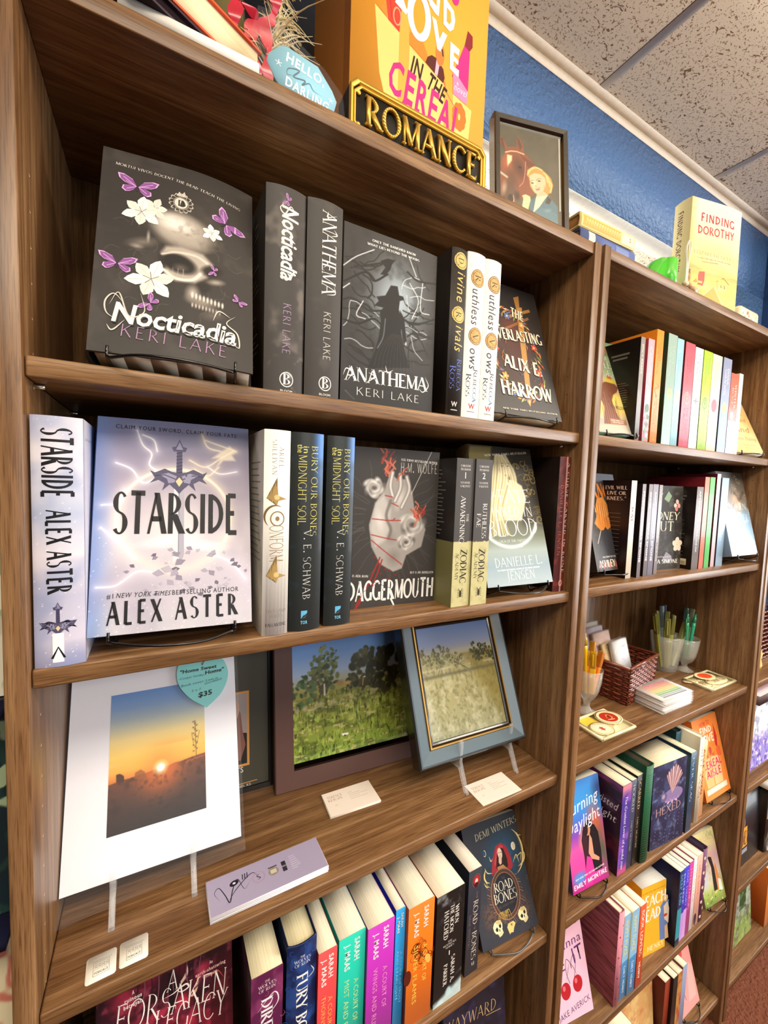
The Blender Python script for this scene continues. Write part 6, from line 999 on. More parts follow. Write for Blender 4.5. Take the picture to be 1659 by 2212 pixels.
for i in range(150):
    t = rs.rand(); b0 = np.array((0.000 + .012 * rs.randn() * .4, 0.0, 0.075 + .11 * t)); a = rad(-35 + 100 * rs.rand()) if rs.rand() < .8 else rad(100 + 60 * rs.rand()); L = (.022 + .026 * rs.rand()) * (1.1 - .3 * t); d = np.array((math.cos(a), .5 * rs.randn(), math.sin(a) * .9))
    p1 = b0 + d * L * .5 + np.array((0, 0, .006)); p2 = b0 + d * L + np.array((0.004, 0, -.012 * rs.rand())); m.tube(bez(b0, p1, p2, n=3), [0.0011, .0010, .0009, .0008, .0006, .0004, .0003][:7], ['#efe3bf', '#e2d3a6', '#f5ecd2', '#d2c08e'][i % 4], 0, 4, False)
m.tube(bez((-.004, .004, 0), (-.004, .002, .06), (0.002, 0, .12), (.01, 0, .2), n=5), 0.0032, '#cbb98a', 0, 6); o = m.build('plume', PLAIN, g); 
m = MB()
for pts in (((-.014, -.006, .075), (-.030, -.012, .105), (-.022, -.012, .135), (-.004, -.008, .125)), ((.004, -.008, .12), (.018, -.014, .145), (.006, -.012, .17), (-.012, -.01, .15)), ((-.008, -.01, .12), (-.012, -.014, .08), (.0, -.015, .045), (.002, -.012, .02)), ((.004, -.01, .12), (.012, -.014, .085), (.008, -.015, .05), (.012, -.012, .03))):
    q = bez(*pts, n=8); v = []
    for i, p in enumerate(q): w_ = .006 + .003 * math.sin(i * .7); p = (p[0] - .020, p[1], p[2]); v += [(p[0] - w_, p[1], p[2] + .002 * math.sin(i)), (p[0] + w_, p[1] - .004 * math.cos(i * .6), p[2])]
    m.add(v, [(2 * i, 2 * i + 1, 2 * i + 3, 2 * i + 2) for i in range(len(q) - 1)], '#c41f38'); m.add([(a, b_ + .0012, c) for a, b_, c in v], [(2 * i + 2, 2 * i + 3, 2 * i + 1, 2 * i) for i in range(len(q) - 1)], '#a3152c')
m.build('red_ribbon', SATIN, g, smooth=True)
g = posed('kraft_tag', 'tan kraft card with rounded corner standing behind the blue greeting tag', 'tag', (0.270, 0.048, TP), 0, 5); m = MB()
m.prism([(0, 0), (.068, 0), (.068, .030), (.065, .037), (.058, .040), (0, .046)], lambda u, v, o: (u, o, v), 0, 0.002, '#b08a62'); m.build('card', PLAIN, g)
g = posed('greeting_tag', 'pale blue greeting tag with white hand lettering in a clear pouch', 'tag', (0.225, 0.012, TP), 0, 8); m = MB()
TG = [(7.5,31.1), (9.6,39.2), (22,54.6), (30.3,59), (68,54.7), (85.5,33.2), (91.1,21.4), (86.6,4.4), (63,-1.9), (25.8,0), (16.4,13.9)]
TG = [(p[0] / 1000, max(p[1], .5) / 1000) for p in TG]
m.prism(TG, lambda u, v, o: (u, o, v), 0, 0.0022, '#8fc9e0'); F = Face(m, (0, 0, 0), (1, 0, 0), (0, 0, 1), .1, .1); w = '#fbfdfc'
F.tline('HELLO,', (29.2,40.9), (74.9,32.7), 11.5, w, 'bold', 0, .1); F.tline('DARLING', (27.6,10.5), (79.2,2.6), 11.5, w, 'bold', 0, .1)
for p, s_ in (((20.7,33.5), 4), ((83.3,19.2), 3.5)):
    for a in range(5): F.line([p, (p[0] + s_ * math.cos(a * 1.257 + .3), p[1] + s_ * math.sin(a * 1.257 + .3))], 1.3, w, True)
F.curve([(37.9,27.4), (30.4,25), (32.2,33), (44.9,36.5), (37.9,25.6), (51.5,27.7), (47.9,20.5), (56.7,26.9), (61.8,20.7), (72.4,19)], 1.6, '#51707c'); m.build('tag_card', PRINT, g)
m = MB(); PO = [(-.006, .0005), (.10, .0005), (.098, .03), (.075, .052), (.030, .075), (.010, .088), (-.002, .085), (-.010, .05)]
v = [(u, -0.0035, z) for u, z in PO]; m.add(v, [tuple(range(len(v)))], '#ffffff'); m.build('clear_pouch', FILM, g)
# --- two old books bridging the cases
lying_book('worn blue hardcover lying across the gap between the two bookcases', 0.9420, 0.016, 2.0690 + 0.0235, 0.12, 0.0232, 0.160, -1, kind='hard', cover='#5a6ba0', spine='#5468a4', pages='#8a6240', sp=lambda F: (F.rect((1, F.h - 40), (F.w - 1, F.h - 22), '#cfcfc6'), F.rect((4, 20), (F.w - 4, 60), '#6d80b8')))
def gilt(F):
    F.rect((2, 4), (F.w - 2, F.h - 4), '#e6d28a'); F.rect((4, 42), (F.w - 4, F.h - 8), '#c9a94a')
    for i in range(14): F.curve([(F.w * .3, F.h - 16 - i * 7), (F.w * .7, F.h - 19 - i * 7), (F.w * .4, F.h - 22 - i * 7)], 1.6, '#efe0a6')
    F.rect((3, 4), (F.w - 3, 38), '#efe4c0'); F.rect((9, 12), (F.w - 9, 17), '#a9806a')
lying_book('old gilt-patterned hardcover lying on the worn blue book', 0.9330, 0.013, 2.0690 + 0.0236 + 0.0255, 0.12, 0.0252, 0.155, -2.2, kind='hard', cover='#d8c27a', spine='#e6d28a', pages='#9a6b3e', sp=gilt)
# ================================================================== on top of bookcase two
TQ = 2.0690
g = thing('green_bookend', 'bright green bookend with round post and quarter-disc fin', 'bookend', (1.143, 0.060, TQ)); m = MB(); m.lathe([(0, 0), (0.0205, 0), (0.0205, 0.083), (0.019, 0.0845), (0, 0.0845)], 28, col='#4fd22a'); m.build('post', SATIN, g, smooth=False)
m = MB(); m.prism([(-0.020, 0)] + [(-0.020 - 0.072 * math.sin(rad(a)), 0.080 * math.cos(rad(a))) for a in range(0, 91, 6)], lambda u, v, o: (u, o, v), -0.012, 0.004, '#3fbf22'); m.build('fin', SATIN, g)
g = thing('wire_clip', 'white two-pronged wire clip rising from a cream rosette before the yellow cover', 'clip', (1.150, 0.022, TQ)); m = MB()
for s in (-1, 1): m.tube(bez((s * .003, 0, .012), (s * .003, 0, .060), (s * .007, 0, .085), (s * .008, -.001, .100), (s * .003, -.002, .112), n=5), 0.0017, '#efe9dd', 0, 7)
m.build('prongs', SATIN, g, smooth=True); m = MB(); rs = np.random.RandomState(5)
for i in range(16): a = i * 2.4; r = .004 + .0013 * i; m.ball((r * math.cos(a) * 1.4 + .008, -.002 + r * math.sin(a) * .5, .010 + .006 * math.cos(i)), (.009, .006, .006), ['#e6d5b6', '#d9c39c', '#f2e6cf', '#c9a884'][i % 4], 0, 10, 6)
m.build('rosette', PLAIN, g, smooth=True)
def dor_front(F):
    A = Art(F.w, F.h, 1.2); A.vgrad((0, '#c9b85a'), (40, '#d8c160'), (62, '#f0cf62'), (80, '#e2b85c'), (100, '#f2d584'), (130, '#f0d78a'), (165, '#ece0b0'), (200, '#dfe6c9'), (F.h, '#eef0d0')); A.mix(sm(A.noise(40, 4, 3, .5, 1.6), .5, .75) * .3, '#cfdccc'); A.mix((1 - sm(A.X, 0, 26)) * .5, '#d9b45a')
    A.mix(sm(A.noise(30, 9, 3, .4, 2), .5, .7) * np.clip(1 - abs(A.Y - 88) / 16, 0, 1) * .6, '#c9924a')
    A.poly([(51.2,26.9), (80.1,53.1), (89.3,54.5), (120.4,15.4), (105.7,10.5)], '#d9a83f', 2); A.line([(51.1,27.6), (81.1,52.6)], 2.4, '#f3dc9a'); A.line([(119.4,15.9), (88,53)], 3.4, '#f3dc9a'); A.blob((31.5,38.7), 22, 8, '#9fa64a', .8, 0, .8); A.blob((137.1,38.6), 18, 12, '#c9b85a', .8); A.blob((154.7,21.8), 16, 10, '#dcc66a', .8); A.blob((7.2,62.8), 6, 14, '#8a5a2c', .8); F.art(A)
    for k in range(9): F.curve([((8.1,80.2)[0] + k - 4, (8.1,80.2)[1] - 10), ((8.1,80.2)[0] + k * .5 - 3, (8.1,80.2)[1]), ((8.1,80.2)[0] + k - 4, (8.1,80.2)[1] + 4)], 1, '#7a4e28')
    F.poly([(35,58), (34.2,74), (37,82.4), (54.2,84.7), (54.6,63.9), (50.5,51.1), (33.7,52.4)], '#cf4a34'); F.poly([(18.7,56.7), (28.8,65), (35,58), (26.1,55.2)], '#b98a3c'); F.rect(((34.2,56.5)[0], (34.2,56.5)[1]), ((48.4,61.5)[0], (48.4,61.5)[1]), '#f0c060')
    F.poly([(92.9,64.7), (93.3,70.2), (115.2,77.8), (133,65.6), (133.6,51.9), (95.4,51.4)], '#e6b45a'); F.line([(91.7,67.2), (116,79.3), (136.1,67.5)], 2, '#7a4e28'); F.line([(109,61.8), (109.7,55.7)], 2.6, '#6b4a2a'); F.line([(120.4,62.9), (121.3,54.8)], 2.6, '#6b4a2a')
    R_ = '#c22a3c'
    F.tline('FINDING', (31.2,195.5), (138.9,197.2), 18.5, R_, 'block', 0, .16); F.tline('DOROTHY', (24.3,167.1), (142,171.3), 18.5, R_, 'block', 0, .14); F.tline('A NOVEL', (69.5,140.4), (101.2,142.7), 3, '#8d8358', 'elegant', 0, .3); F.tline('ELIZABETH LETTS', (16.4,121.4), (144.5,121.8), 7.6, '#7d6c34', 'elegant', 0, .1); F.tline('#1 NEW YORK TIMES BESTSELLING AUTHOR', (28.3,112.3), (136,114.5), 2.4, '#8d7a40', 'narrow', 0, .1); F.tline('OF THE EIGHTY-DOLLAR CHAMPION', (41,104.5), (94.7,107.8), 2.4, '#8d7a40', 'narrow', 0, .1)
    for a, b_ in (((16.5,231.8), (149.1,233.9)), ((44.6,240.3), (130.8,241.6))): F.line([a, b_], .7, '#9aa48a')
def dor_sp(F): F.rect((0, 0), (F.w, F.h), '#cfc594'); F.vtext('FINDING DOROTHY', F.w * .45, F.h - 24, 138, 13, '#5c3a3a', 'block', 0, .12); F.vtext('LETTS', F.w * .45, 66, 30, 7, '#8d7f58', 'elegant')
book('yellow hardcover of a prairie house and red windmill under tall red lettering', (1.2092, 0.0504, TQ), 0.1654, 0.042, 0.245, 'hard', -13.3, 0.2, '#e6d283', front=dor_front, sp=dor_sp, spine='#cfc594', curl=0.006)
g = thing('floral_dish', 'cream floral ceramic block lying beside the yellow prairie cover', 'ornament', (1.448, 0.030, TQ)); m = MB(); m.box((-.045, -.014, 0), (.062, .02, .0365), '#efe3bf'); F = Face(m, (-.045, -.014, 0), (1, 0, 0), (0, 0, 1), .107, .0365)
for x, y, c, r in ((14, 18, '#c9a86a', 4), (24, 12, '#d9b98a', 3), (38, 22, '#c9694a', 6), (46, 16, '#d98a5c', 4), (60, 12, '#a8b07a', 3), (70, 26, '#e0c090', 4), (86, 20, '#c9a86a', 3)): F.oval((x, y), r, r * .7, c, 20)
m.build('body', SATIN, g, bevel=0.008)
# ================================================================== bookcase two, upper shelf
S1, S2, S3, S4, S5, S6 = 1.7324, 1.4365, 1.0763, 0.7430, 0.4122, 0.0926
def klune_front(F):
    A = Art(F.w, F.h, 1.3); A.vgrad((0, '#b9b4a8'), (34, '#c9b89a'), (50, '#f2d27a'), (84, '#f6df6a'), (104, '#e0b48a'), (130, '#b9c29a'), (170, '#7f9a6c'), (F.h, '#5f8058')); A.blob((92, 72), 30, 26, '#fbe98a', .8); A.mix(sm(A.noise(30, 4, 3, .4, 1.4), .5, .75) * .35 * (A.Y > 100), '#dfe0c0'); A.mix(sm(A.noise(40, 8, 3, .25, 3), .5, .7) * (A.Y < 40) * .5, '#8d9298')
    A.poly([(20, 20), (34, 60), (22, 96), (40, 118), (58, 122), (84, 120), (92, 112), (84, 100), (70, 92), (62, 78), (64, 52), (76, 22)], '#7d4a34', 2)
    for i in range(16): x = 24 + i * 3.2; A.line([(x, 24), (x + 3, 60 + (i * 7) % 40)], 1.2, ['#5c3526', '#a8694c'][i % 2], .8)
    A.poly([(64, 122), (66, 140), (78, 138), (80, 122)], '#c86a3c', 1); A.poly([(56, 122), (58, 132), (90, 128), (88, 120)], '#d9c04a', 1); A.poly([(34, 118), (38, 128), (52, 124), (50, 118)], '#d98a6c', 1); F.art(A)
    F.text('THE HOUSE', (F.w / 2 + 8, F.h - 30), 14, '#d8603c', 94, 'c', 'serif'); F.text('IN THE', (F.w / 2, F.h - 46), 9, '#e6e8d4', 50, 'c', 'serif'); F.text('CERULEAN', (F.w / 2 + 6, F.h - 68), 17, '#eef0e2', 98, 'c', 'serif'); F.text('SEA', (F.w / 2 + 20, F.h - 88), 15, '#cfe0dc', 42, 'c', 'serif'); F.text('TJ KLUNE', (F.w - 38, 58), 8, '#3d3a34', 52, 'c', 'block'); F.rect((40, 22), (88, 34), '#a8735a'); F.text('NEW YORK TIMES', (64, 29.5), 2.4, '#f0e6d4', 40, 'c', 'block'); F.text('BESTSELLER', (64, 25), 2.4, '#f0e6d4', 32, 'c', 'block')
book('sea-cliff cover with yellow sunset and green sky, leaning left of the pastel spines', (0.9000, 0.0350, 1.7444), 0.117, 0.028, 0.225, 'paper', -6, 20, '#8fa08c', front=klune_front, pages='#8fc0a8', mat=PRINT)
wire_easel('wire easel under the sea-cliff cover', (0.9000, 0.0350, 1.7444), -6, 20, S1, 0.117, 0.028)
def gab(c0, top, tcol, emb, ecol, title, c1=None):
    def f(F):
        if c1: A = Art(F.w, F.h, 3, c0); A.mix(1 - sm(A.Y, 0, F.h * .75), c1); F.art(A)
        k = F.w; F.vtext('DIANA', k * .66, F.h - top, 40, k * .2, tcol, 'serif', 0, .02); F.vtext('GABALDON', k * .36, F.h - top - 4, 62, k * .2, tcol, 'serif', 0, .02); c = (k * .5, F.h * .48); r = k * .26
        if emb == 'ring': F.ring(c, r, r * 1.2, 2, ecol); F.line([(c[0], c[1] - r * 1.8), (c[0], c[1] + r * 1.4)], 1.8, ecol); F.ring((c[0], c[1] + r * .3), r * .5, r * .5, 1.4, ecol)
        elif emb == 'dot': F.oval(c, r * 1.1, r * 1.3, ecol)
        elif emb == 'shield': F.poly([(c[0] - r, c[1] + r), (c[0] + r, c[1] + r), (c[0] + r, c[1] - r * .6), (c[0], c[1] - r * 1.7), (c[0] - r, c[1] - r * .6)], ecol); F.oval(c, r * .5, r * .7, c0)
        elif emb == 'snow':
            for a in range(6): F.line([c, (c[0] + r * 1.3 * math.cos(a * 1.047), c[1] + r * 1.3 * math.sin(a * 1.047))], 1.8, ecol)
            F.ring(c, r * .6, r * .6, 1.2, ecol)
        else: F.curve([(c[0], c[1] - r * 2), (c[0] - r, c[1]), (c[0] + r, c[1] + r), (c[0], c[1] + r * 2)], 2.4, ecol); F.oval((c[0], c[1] - r * 2), 3, 3.6, ecol)
        t = title.split('/'); F.vtext(t[0], k * .66, F.h * .40, 62, k * .19, tcol, 'serif', 0, .02)
        if len(t) > 1: F.vtext(t[1], k * .36, F.h * .38, 52, k * .19, tcol, 'serif', 0, .02)
        F.ring((k * .5, 12), 2.6, 4, 1, tcol, 14)
    return f
GP = 'pastel paperback spines of one series'
def r1(label, x0, x1, h, col, cov, sp=None, y=0.02, group=None, pages='#e6dcc4', bk=None, d=0.15, S=S1, kind='paper', mat=None, front=None): return book(label, (x0, y, S), d, x1 - x0, h, kind, so=True, cover=cov, spine=col, sp=sp, group=group, pages=pages, bk=bk, mat=mat, front=front)
def txt_back(c, n=14, top=30):
    def f(F):
        rs = np.random.RandomState(n)
        F.rect((F.w - 62, F.h - top), (F.w - 22, F.h - top + 4), c); F.rect((F.w - 58, F.h - top - 8), (F.w - 26, F.h - top - 4), c)
        for i in range(n): F.rect((F.w - 60 + 18 * rs.rand() * (i % 4 == 0), F.h - top - 60 - i * 5), (F.w - 20 - 8 * rs.rand(), F.h - top - 58.6 - i * 5), c)
    return f
r1('black-sided paperback with thin grey spine, right of the sea-cliff cover', 0.9941, 1.0096, 0.213, '#8d8885', '#15110f', sptext(('SPICY READS', 14, 60, 5, .5, '#d9d3cc', 'bold')), bk=txt_back('#6b645e'))
def pink_sp(F):
    F.vtext('Catherine Jenny', F.w * .52, F.h - 14, 122, 9, '#f7f0ee', 'light', .3, 0)
    for i in range(26): F.oval((3 + (i * 7.3) % (F.w - 6), 6 + (i * 11.7) % 62), 3.2, 4.4, ['#3f6b4c', '#e8848c', '#f2ead8', '#5c8a5c'][i % 4], i * 40)
    F.oval((F.w * .5, 72), 7, 9, '#3f6b4c')
r1('pink paperback spine with white script and green floral foot', 1.0212, 1.0435, 0.2148, '#f2a6b4', '#b8465a', pink_sp)
r1('tall orange paperback spine with a tan ornament', 1.0507, 1.0767, 0.2395, '#f08f2c', '#f08a24', gab('#f08f2c', 26, '#e07020', 'wave', '#b8601c', 'DRAGONFLY/IN AMBER'), group=None, pages='#efe0c0')
r1('grey-green paperback spine with an orange shield emblem and dark side', 1.0952, 1.1310, 0.2405, '#84a292', '#1f3a2c', gab('#84a292', 24, '#a3bcab', 'shield', '#e6a86c', 'VOYAGER', '#7f9f98'))
r1('light blue paperback spine with a faint tan emblem, right of the grey-green spine', 1.1325, 1.1598, 0.2373, '#98cfdb', '#4d8fa3', gab('#98cfdb', 30, '#7fb3c4', 'dot', '#c9b99c', 'DRUMS OF/AUTUMN'))
r1('rose-red paperback spine with a pink thistle ring', 1.1683, 1.2094, 0.2367, '#d9586c', '#6b1420', gab('#d9586c', 28, '#a83a4c', 'ring', '#f0a890', 'THE FIERY/CROSS'))
r1('white paperback spine with grey snowflake and dark lettering', 1.2115, 1.2472, 0.233, '#f0ebe8', '#cfc8c4', gab('#f0ebe8', 14, '#4a4654', 'snow', '#4a4654', 'A BREATH OF/SNOW AND ASHES', '#dfe6f4'))
r1('lime green paperback spine, brightest green of the row', 1.2519, 1.2927, 0.2335, '#aad63a', '#6b8f1c', gab('#aad63a', 14, '#86ad2a', 'ring', '#4d7a1c', 'AN ECHO IN/THE BONE'))
r1('pale cream paperback spine with a dark red dot', 1.2946, 1.3407, 0.2328, '#f0e2c4', '#cbb890', gab('#f0e2c4', 14, '#cdb48c', 'dot', '#8a2440', 'WRITTEN IN MY/OWN HEARTS BLOOD'))
r1('slate-blue paperback spine with an orange disc', 1.3483, 1.3912, 0.234, '#6f789c', '#3d4668', gab('#6f789c', 24, '#e8e6ea', 'dot', '#e6a04a', 'GO TELL THE BEES/THAT I AM GONE', '#6f98e0'))
def coral_sp(F): F.rect((0, 0), (F.w, F.h * .42), '#f6f0ee'); F.vtext('WINTER', F.w * .68, F.h - 26, 62, 9, '#f6dccf', 'serif'); F.vtext('ROSE', F.w * .34, F.h - 36, 44, 9, '#f2b09c', 'serif'); [F.oval((F.w * .42 + 5 * math.cos(k * 1.257), F.h * .48 + 6 * math.sin(k * 1.257)), 5, 5, '#f7f0e6', n=12) for k in range(5)]
r1('shorter coral spine with white flower and white lower half', 1.3944, 1.4367, 0.2038, '#ea6450', '#a83a30', coral_sp)
r1('thin cream spine at the right end of the pastel row', 1.4384, 1.4596, 0.209, '#efe8d8', '#d9cba8', sptext(('MISC TALES', 14, 60, 5, .5, '#b9a888', 'serif')))
def oak_front(F):
    A = Art(F.w, F.h, 1.5, '#dcb877'); A.mix(sm(A.noise(30, 4), .4, .75) * .4, '#c99c58'); A.mix(sm(A.noise(60, 9), .4, .7) * .3, '#f0dcb0'); F.art(A)
    for t, y, h, c, w in (('The', 178, 14, '#b9602c', 44), ('Invisible', 150, 14, '#b9602c', 92), ('Lost', 122, 15, '#a8501f', 60), ('Husband', 100, 12, '#a8501f', 70)): F.text(t, (F.w * .55, y), h, c, w, 'c', 'reg', 0, .2)
    F.text('Land', (F.w * .5, 66), 17, '#d2622c', 76, 'c', 'reg', 0, .2); F.text('Colleen Oakley', (F.w * .5, 40), 11, '#5c4228', 108, 'c', 'light', 0, .15); F.text('#1 New York bestseller', (F.w * .55, 24), 3.4, '#8d7348', 70, 'c'); F.oval((F.w * .45, 92), 6, 7, '#7a5a30')
    for i in range(8): F.curve([(10 + i * 14, 8), (14 + i * 14, 18), (20 + i * 14, 10)], .8, '#b9925a')
book('tan cover with orange hand lettering, leaning right of the pastel spines', (1.4820, 0.0300, 1.7444), 0.125, 0.026, 0.215, 'paper', -8, 24, '#d2b078', front=oak_front, mat=PRINT, pages='#f2e8d2')
wire_easel('wire easel under the tan cover', (1.4820, 0.0300, 1.7444), -8, 24, S1, 0.125, 0.026)
# ================================================================== bookcase two, second shelf
def ash_front(F):
    A = Art(F.w, F.h, 1.3, '#4a4543'); A.mix(sm(A.noise(20, 4), .4, .7) * .4, '#2f2b2a'); A.mix(np.clip((A.Y - F.h + 22) / 8, 0, 1) * .6, '#6f7f96'); F.art(A)
    F.poly([(20, 104), (40, 128), (66, 130), (86, 112), (84, 96), (70, 90), (40, 88)], '#e08a3c'); F.poly([(30, 130), (46, 160), (70, 164), (88, 140), (84, 122), (60, 118)], '#e89a4a')
    for i in range(12): F.curve([(26 + i * 5, 92 + (i % 3) * 12), (34 + i * 4, 120 + (i % 4) * 8), (30 + i * 5, 150)], 2, '#b85f22' if i % 2 else '#f4b878')
    F.poly([(14, 22), (30, 70), (60, 96), (86, 70), (104, 30), (100, 20)], '#3a3a40'); F.line([(84, 84), (106, 42)], 3, '#d9c9a8'); F.poly([(102, 44), (112, 44), (114, 16), (106, 16)], '#e69a3c'); F.line([(20, 60), (40, 88)], 2, '#cfc8c0'); F.rect((96, 80), (110, 83), '#c9a24a')
    F.text('KNOX', (F.w * .6, F.h - 58), 34, '#ee8a34', 96, 'c', 'narrow'); F.text('USA TODAY BESTSELLING AUTHOR', (F.w * .55, 28), 3.4, '#e9e2d6', 86, 'c', 'block'); F.text('ASHLEY HOPE', (F.w * .52, 8), 15, '#f2e6d2', 116, 'c', 'narrow')
    for i in range(10): F.oval((16 + i * 12, 12), 3, 7, '#c05f52' if i % 2 else '#8d6a66')
book('charcoal cover with orange flames, leaning left of the cream-edged black book', (0.9415, 0.0456, 1.4544), 0.1315, 0.026, 0.2187, 'paper', 3.7, 14.3, '#2c2826', front=ash_front, mat=PRINT)
wire_easel('wire easel under the orange flame cover', (0.9415, 0.0456, 1.4544), 3.7, 14.3, S2, 0.1315, 0.026)
def bb(label, x, y, t, h, col, cov, items, back=None, group=None, kind='paper', pages='#e2d8c4'): return book(label, (x, y, S2), 0.14, t, h, kind, so=True, cover=cov, spine=col, sp=sptext(*items) if isinstance(items, list) else items, bk=back, group=group, pages=pages)
def dove_back(F): F.text('EVIL WILL', (F.w - 34, F.h - 20), 8, '#e6d2c4', 50, 'c', 'narrow'); F.text('LIVE OR', (F.w - 32, F.h - 32), 8, '#e6d2c4', 44, 'c', 'narrow'); F.text('KNEES."', (F.w - 32, F.h - 44), 8, '#e6d2c4', 44, 'c', 'narrow'); [F.rect((F.w - 58, F.h - 74 - i * 9), (F.w - 20, F.h - 72.6 - i * 9), '#6b5a50') for i in range(12)]
bb('black paperback with cream spine, right of the orange flame cover', 1.0219, 0.0338, 0.0197, 0.215, '#efe3cf', '#251512', [('DOVE', 58, 32, 8, .5, '#4d3a30', 'narrow')], dove_back)
bb('thin grey spine with pink head and dark red foot, first of the slim trio', 1.0573, 0.0299, 0.0134, 0.2086, '#8d8890', '#1d1518', [('PRIEST', 16, 40, 6, .5, '#f0ecec', 'bold'), ('SIERRA SIMONE', 86, 88, 6, .5, '#efe9ea', 'bold')], None)
bb('thin grey spine with pink head, middle of the slim trio', 1.0883, 0.0330, 0.0156, 0.2091, '#86838c', '#1d1518', [('SINNER', 18, 38, 6, .5, '#f0ecec', 'bold'), ('SIERRA SIMONE', 86, 88, 6, .5, '#efe9ea', 'bold')])
bb('grey-blue spine with violet head, widest of the slim trio', 1.1081, 0.0345, 0.0215, 0.2096, '#8f8fa3', '#1a1a30', [('SAINT', 18, 32, 7, .5, '#f0ecec', 'bold'), ('SIERRA SIMONE', 84, 92, 7, .5, '#efe9ea', 'bold')])
bb('narrow grey spine squeezed against the dark floral cover', 1.1402, 0.0380, 0.0139, 0.2089, '#9a979c', '#2c2a30', [('SALT KISS', 10, 64, 6, .5, '#e9e4e4', 'serif'), ('SIERRA SIMONE', 96, 84, 5, .5, '#e9e4e4', 'serif')])
def honey_front(F):
    A = Art(F.w, F.h, 1.2, '#332f2c'); A.mix(sm(A.noise(16, 4), .5, .75) * .5, '#5c5a54'); A.mix(sm(A.noise(10, 14), .55, .8) * .4, '#7d7f70'); F.art(A)
    for c, cs in (((106, 170), '#f0c9c0'), ((112, 160), '#e6a89c'), ((100, 160), '#f4ddd2'), ((104, 152), '#d98a86')): F.oval(c, 5, 6, cs, 20)
    for k in range(5): F.oval((112 + 9 * math.cos(k * 1.257 + .4), 62 + 10 * math.sin(k * 1.257 + .4)), 9, 7, '#f2dfca', k * 72)
    F.poly([(60, 22), (74, 44), (92, 34), (98, 20), (80, 16)], '#8d8a9a'); F.poly([(30, 180), (40, 200), (56, 190), (44, 172)], '#7d9a7a'); F.poly([(60, 176), (74, 196), (86, 184), (76, 168)], '#8faa8a')
    F.text('HONEY', (F.w * .5, 124), 20, '#f6ecd0', 104, 'c', 'serif', 0, .15); F.text('CUT', (F.w * .48, 96), 24, '#f6ecd0', 72, 'c', 'serif'); F.text('SIERRA SIMONE', (F.w * .48, 15), 10, '#f6f0e4', 112, 'c', 'serifbold'); F.text('bestselling author', (F.w * .5, 30), 3.6, '#d9cfc0', 60)
book('dark floral cover with cream serif title, standing between the grey spines', (1.1700, 0.0760, S2), 0.125, 0.024, 0.209, 'paper', -10, 2, '#2c2826', front=honey_front, mat=PRINT)
def after_back(F): txt_back('#6f6864', 22, 26)(F); F.rect((F.w - 34, 10), (F.w - 12, 26), '#e9dcb8'); [F.line([(F.w - 30 + i * 2.4, 11), (F.w - 30 + i * 2.4, 20)], 1.0, '#2a2420') for i in range(7)]
bb('black paperback with grey spine and barcode on its side, right of the dark floral cover', 1.3010, 0.0330, 0.0320, 0.2092, '#7f7b7c', '#1b1312', [('AFTERBURN', 10, 74, 7, .5, '#efe6dc', 'bold'), ('SIERRA SIMONE', 92, 74, 7, .5, '#efe9ea', 'serif')], after_back)
bb('salmon spine of the bright trio, left of the green spine', 1.3360, 0.0322, 0.0225, 0.2349, '#f08a78', '#6b1a24', [('PEACHES', 40, 70, 7, .5, '#f6c8b8', 'serif')])
bb('bright mint-green spine between salmon and pale pink', 1.3629, 0.0323, 0.0244, 0.2354, '#6fd67a', '#2c7d3c', [('EVERGREEN', 50, 90, 7, .5, '#4fae5c', 'serif')])
bb('tall pale pink spine with maroon cover', 1.4066, 0.0360, 0.0195, 0.2458, '#f0d4dc', '#5c1626', [('VIXEN PAGES', 40, 100, 6, .5, '#c98a9c', 'elegant')], lambda F: F.text('ROYALS', (F.w * .5, F.h - 26), 12, '#a8485a', 90, 'c', 'serif'))
bb('pale blue spine touching the ice-blue cover', 1.4284, 0.0334, 0.0375, 0.2364, '#a3c2dc', '#39465c', [('BROKEN', 40, 60, 10, .5, '#dfeaf4', 'elegant'), ('NIGHTS', 120, 60, 8, .5, '#cfdff0', 'elegant')])
def az_front(F):
    A = Art(F.w, F.h, 1.2); A.vgrad((0, '#c2daf0'), (60, '#a3c8ea'), (110, '#8fb0cc'), (150, '#7d756a'), (F.h, '#3a332c')); A.blob((80, 150), 34, 46, '#c9a88c', .8, 10, .8); A.blob((98, 140), 12, 18, '#e6cbb2', .8); A.mix(sm(A.noise(16, 4), .5, .75) * (A.Y > 130) * .7, '#4a4038'); A.mix(sm(A.noise(24, 8), .5, .75) * (A.Y < 120) * .3, '#e9f2fa')
    for i in range(16): p = (70 + (i * 17) % 76, 120 + (i * 29) % 110); A.curve([(p[0] + (3 + k) * math.cos(k * .9 + i), p[1] + (3 + k) * math.sin(k * .9 + i)) for k in range(6)], 1.2, '#c9b48a', .8, .8)
    F.art(A); w = '#dcebf8'; F.text('BROKEN', (F.w * .5, 128), 17, w, 116, 'c', 'elegant'); F.text('AZRAEL', (F.w * .5, 94), 20, w, 126, 'c', 'elegant'); F.curve([(26, 88), (60, 80), (110, 92), (132, 78)], 1.2, w); F.text('AMBER V. NICOLE', (F.w * .5, 16), 10, '#f2f8fd', 126, 'c', 'serif'); [F.rect((40, 60 - i * 5), (110, 60.9 - i * 5), '#cfe2f4') for i in range(3)]
book('ice-blue cover fading into bronze curls, leaning at the right end of the second shelf', (1.4685, 0.0130, 1.4645), 0.147, 0.028, 0.235, 'hard', -1.4, 13.7, '#8fa9c2', front=az_front, mat=GLOSS)
wire_easel('wire easel under the ice-blue cover', (1.4685, 0.0130, 1.4645), -1.4, 13.7, S2, 0.147, 0.028)
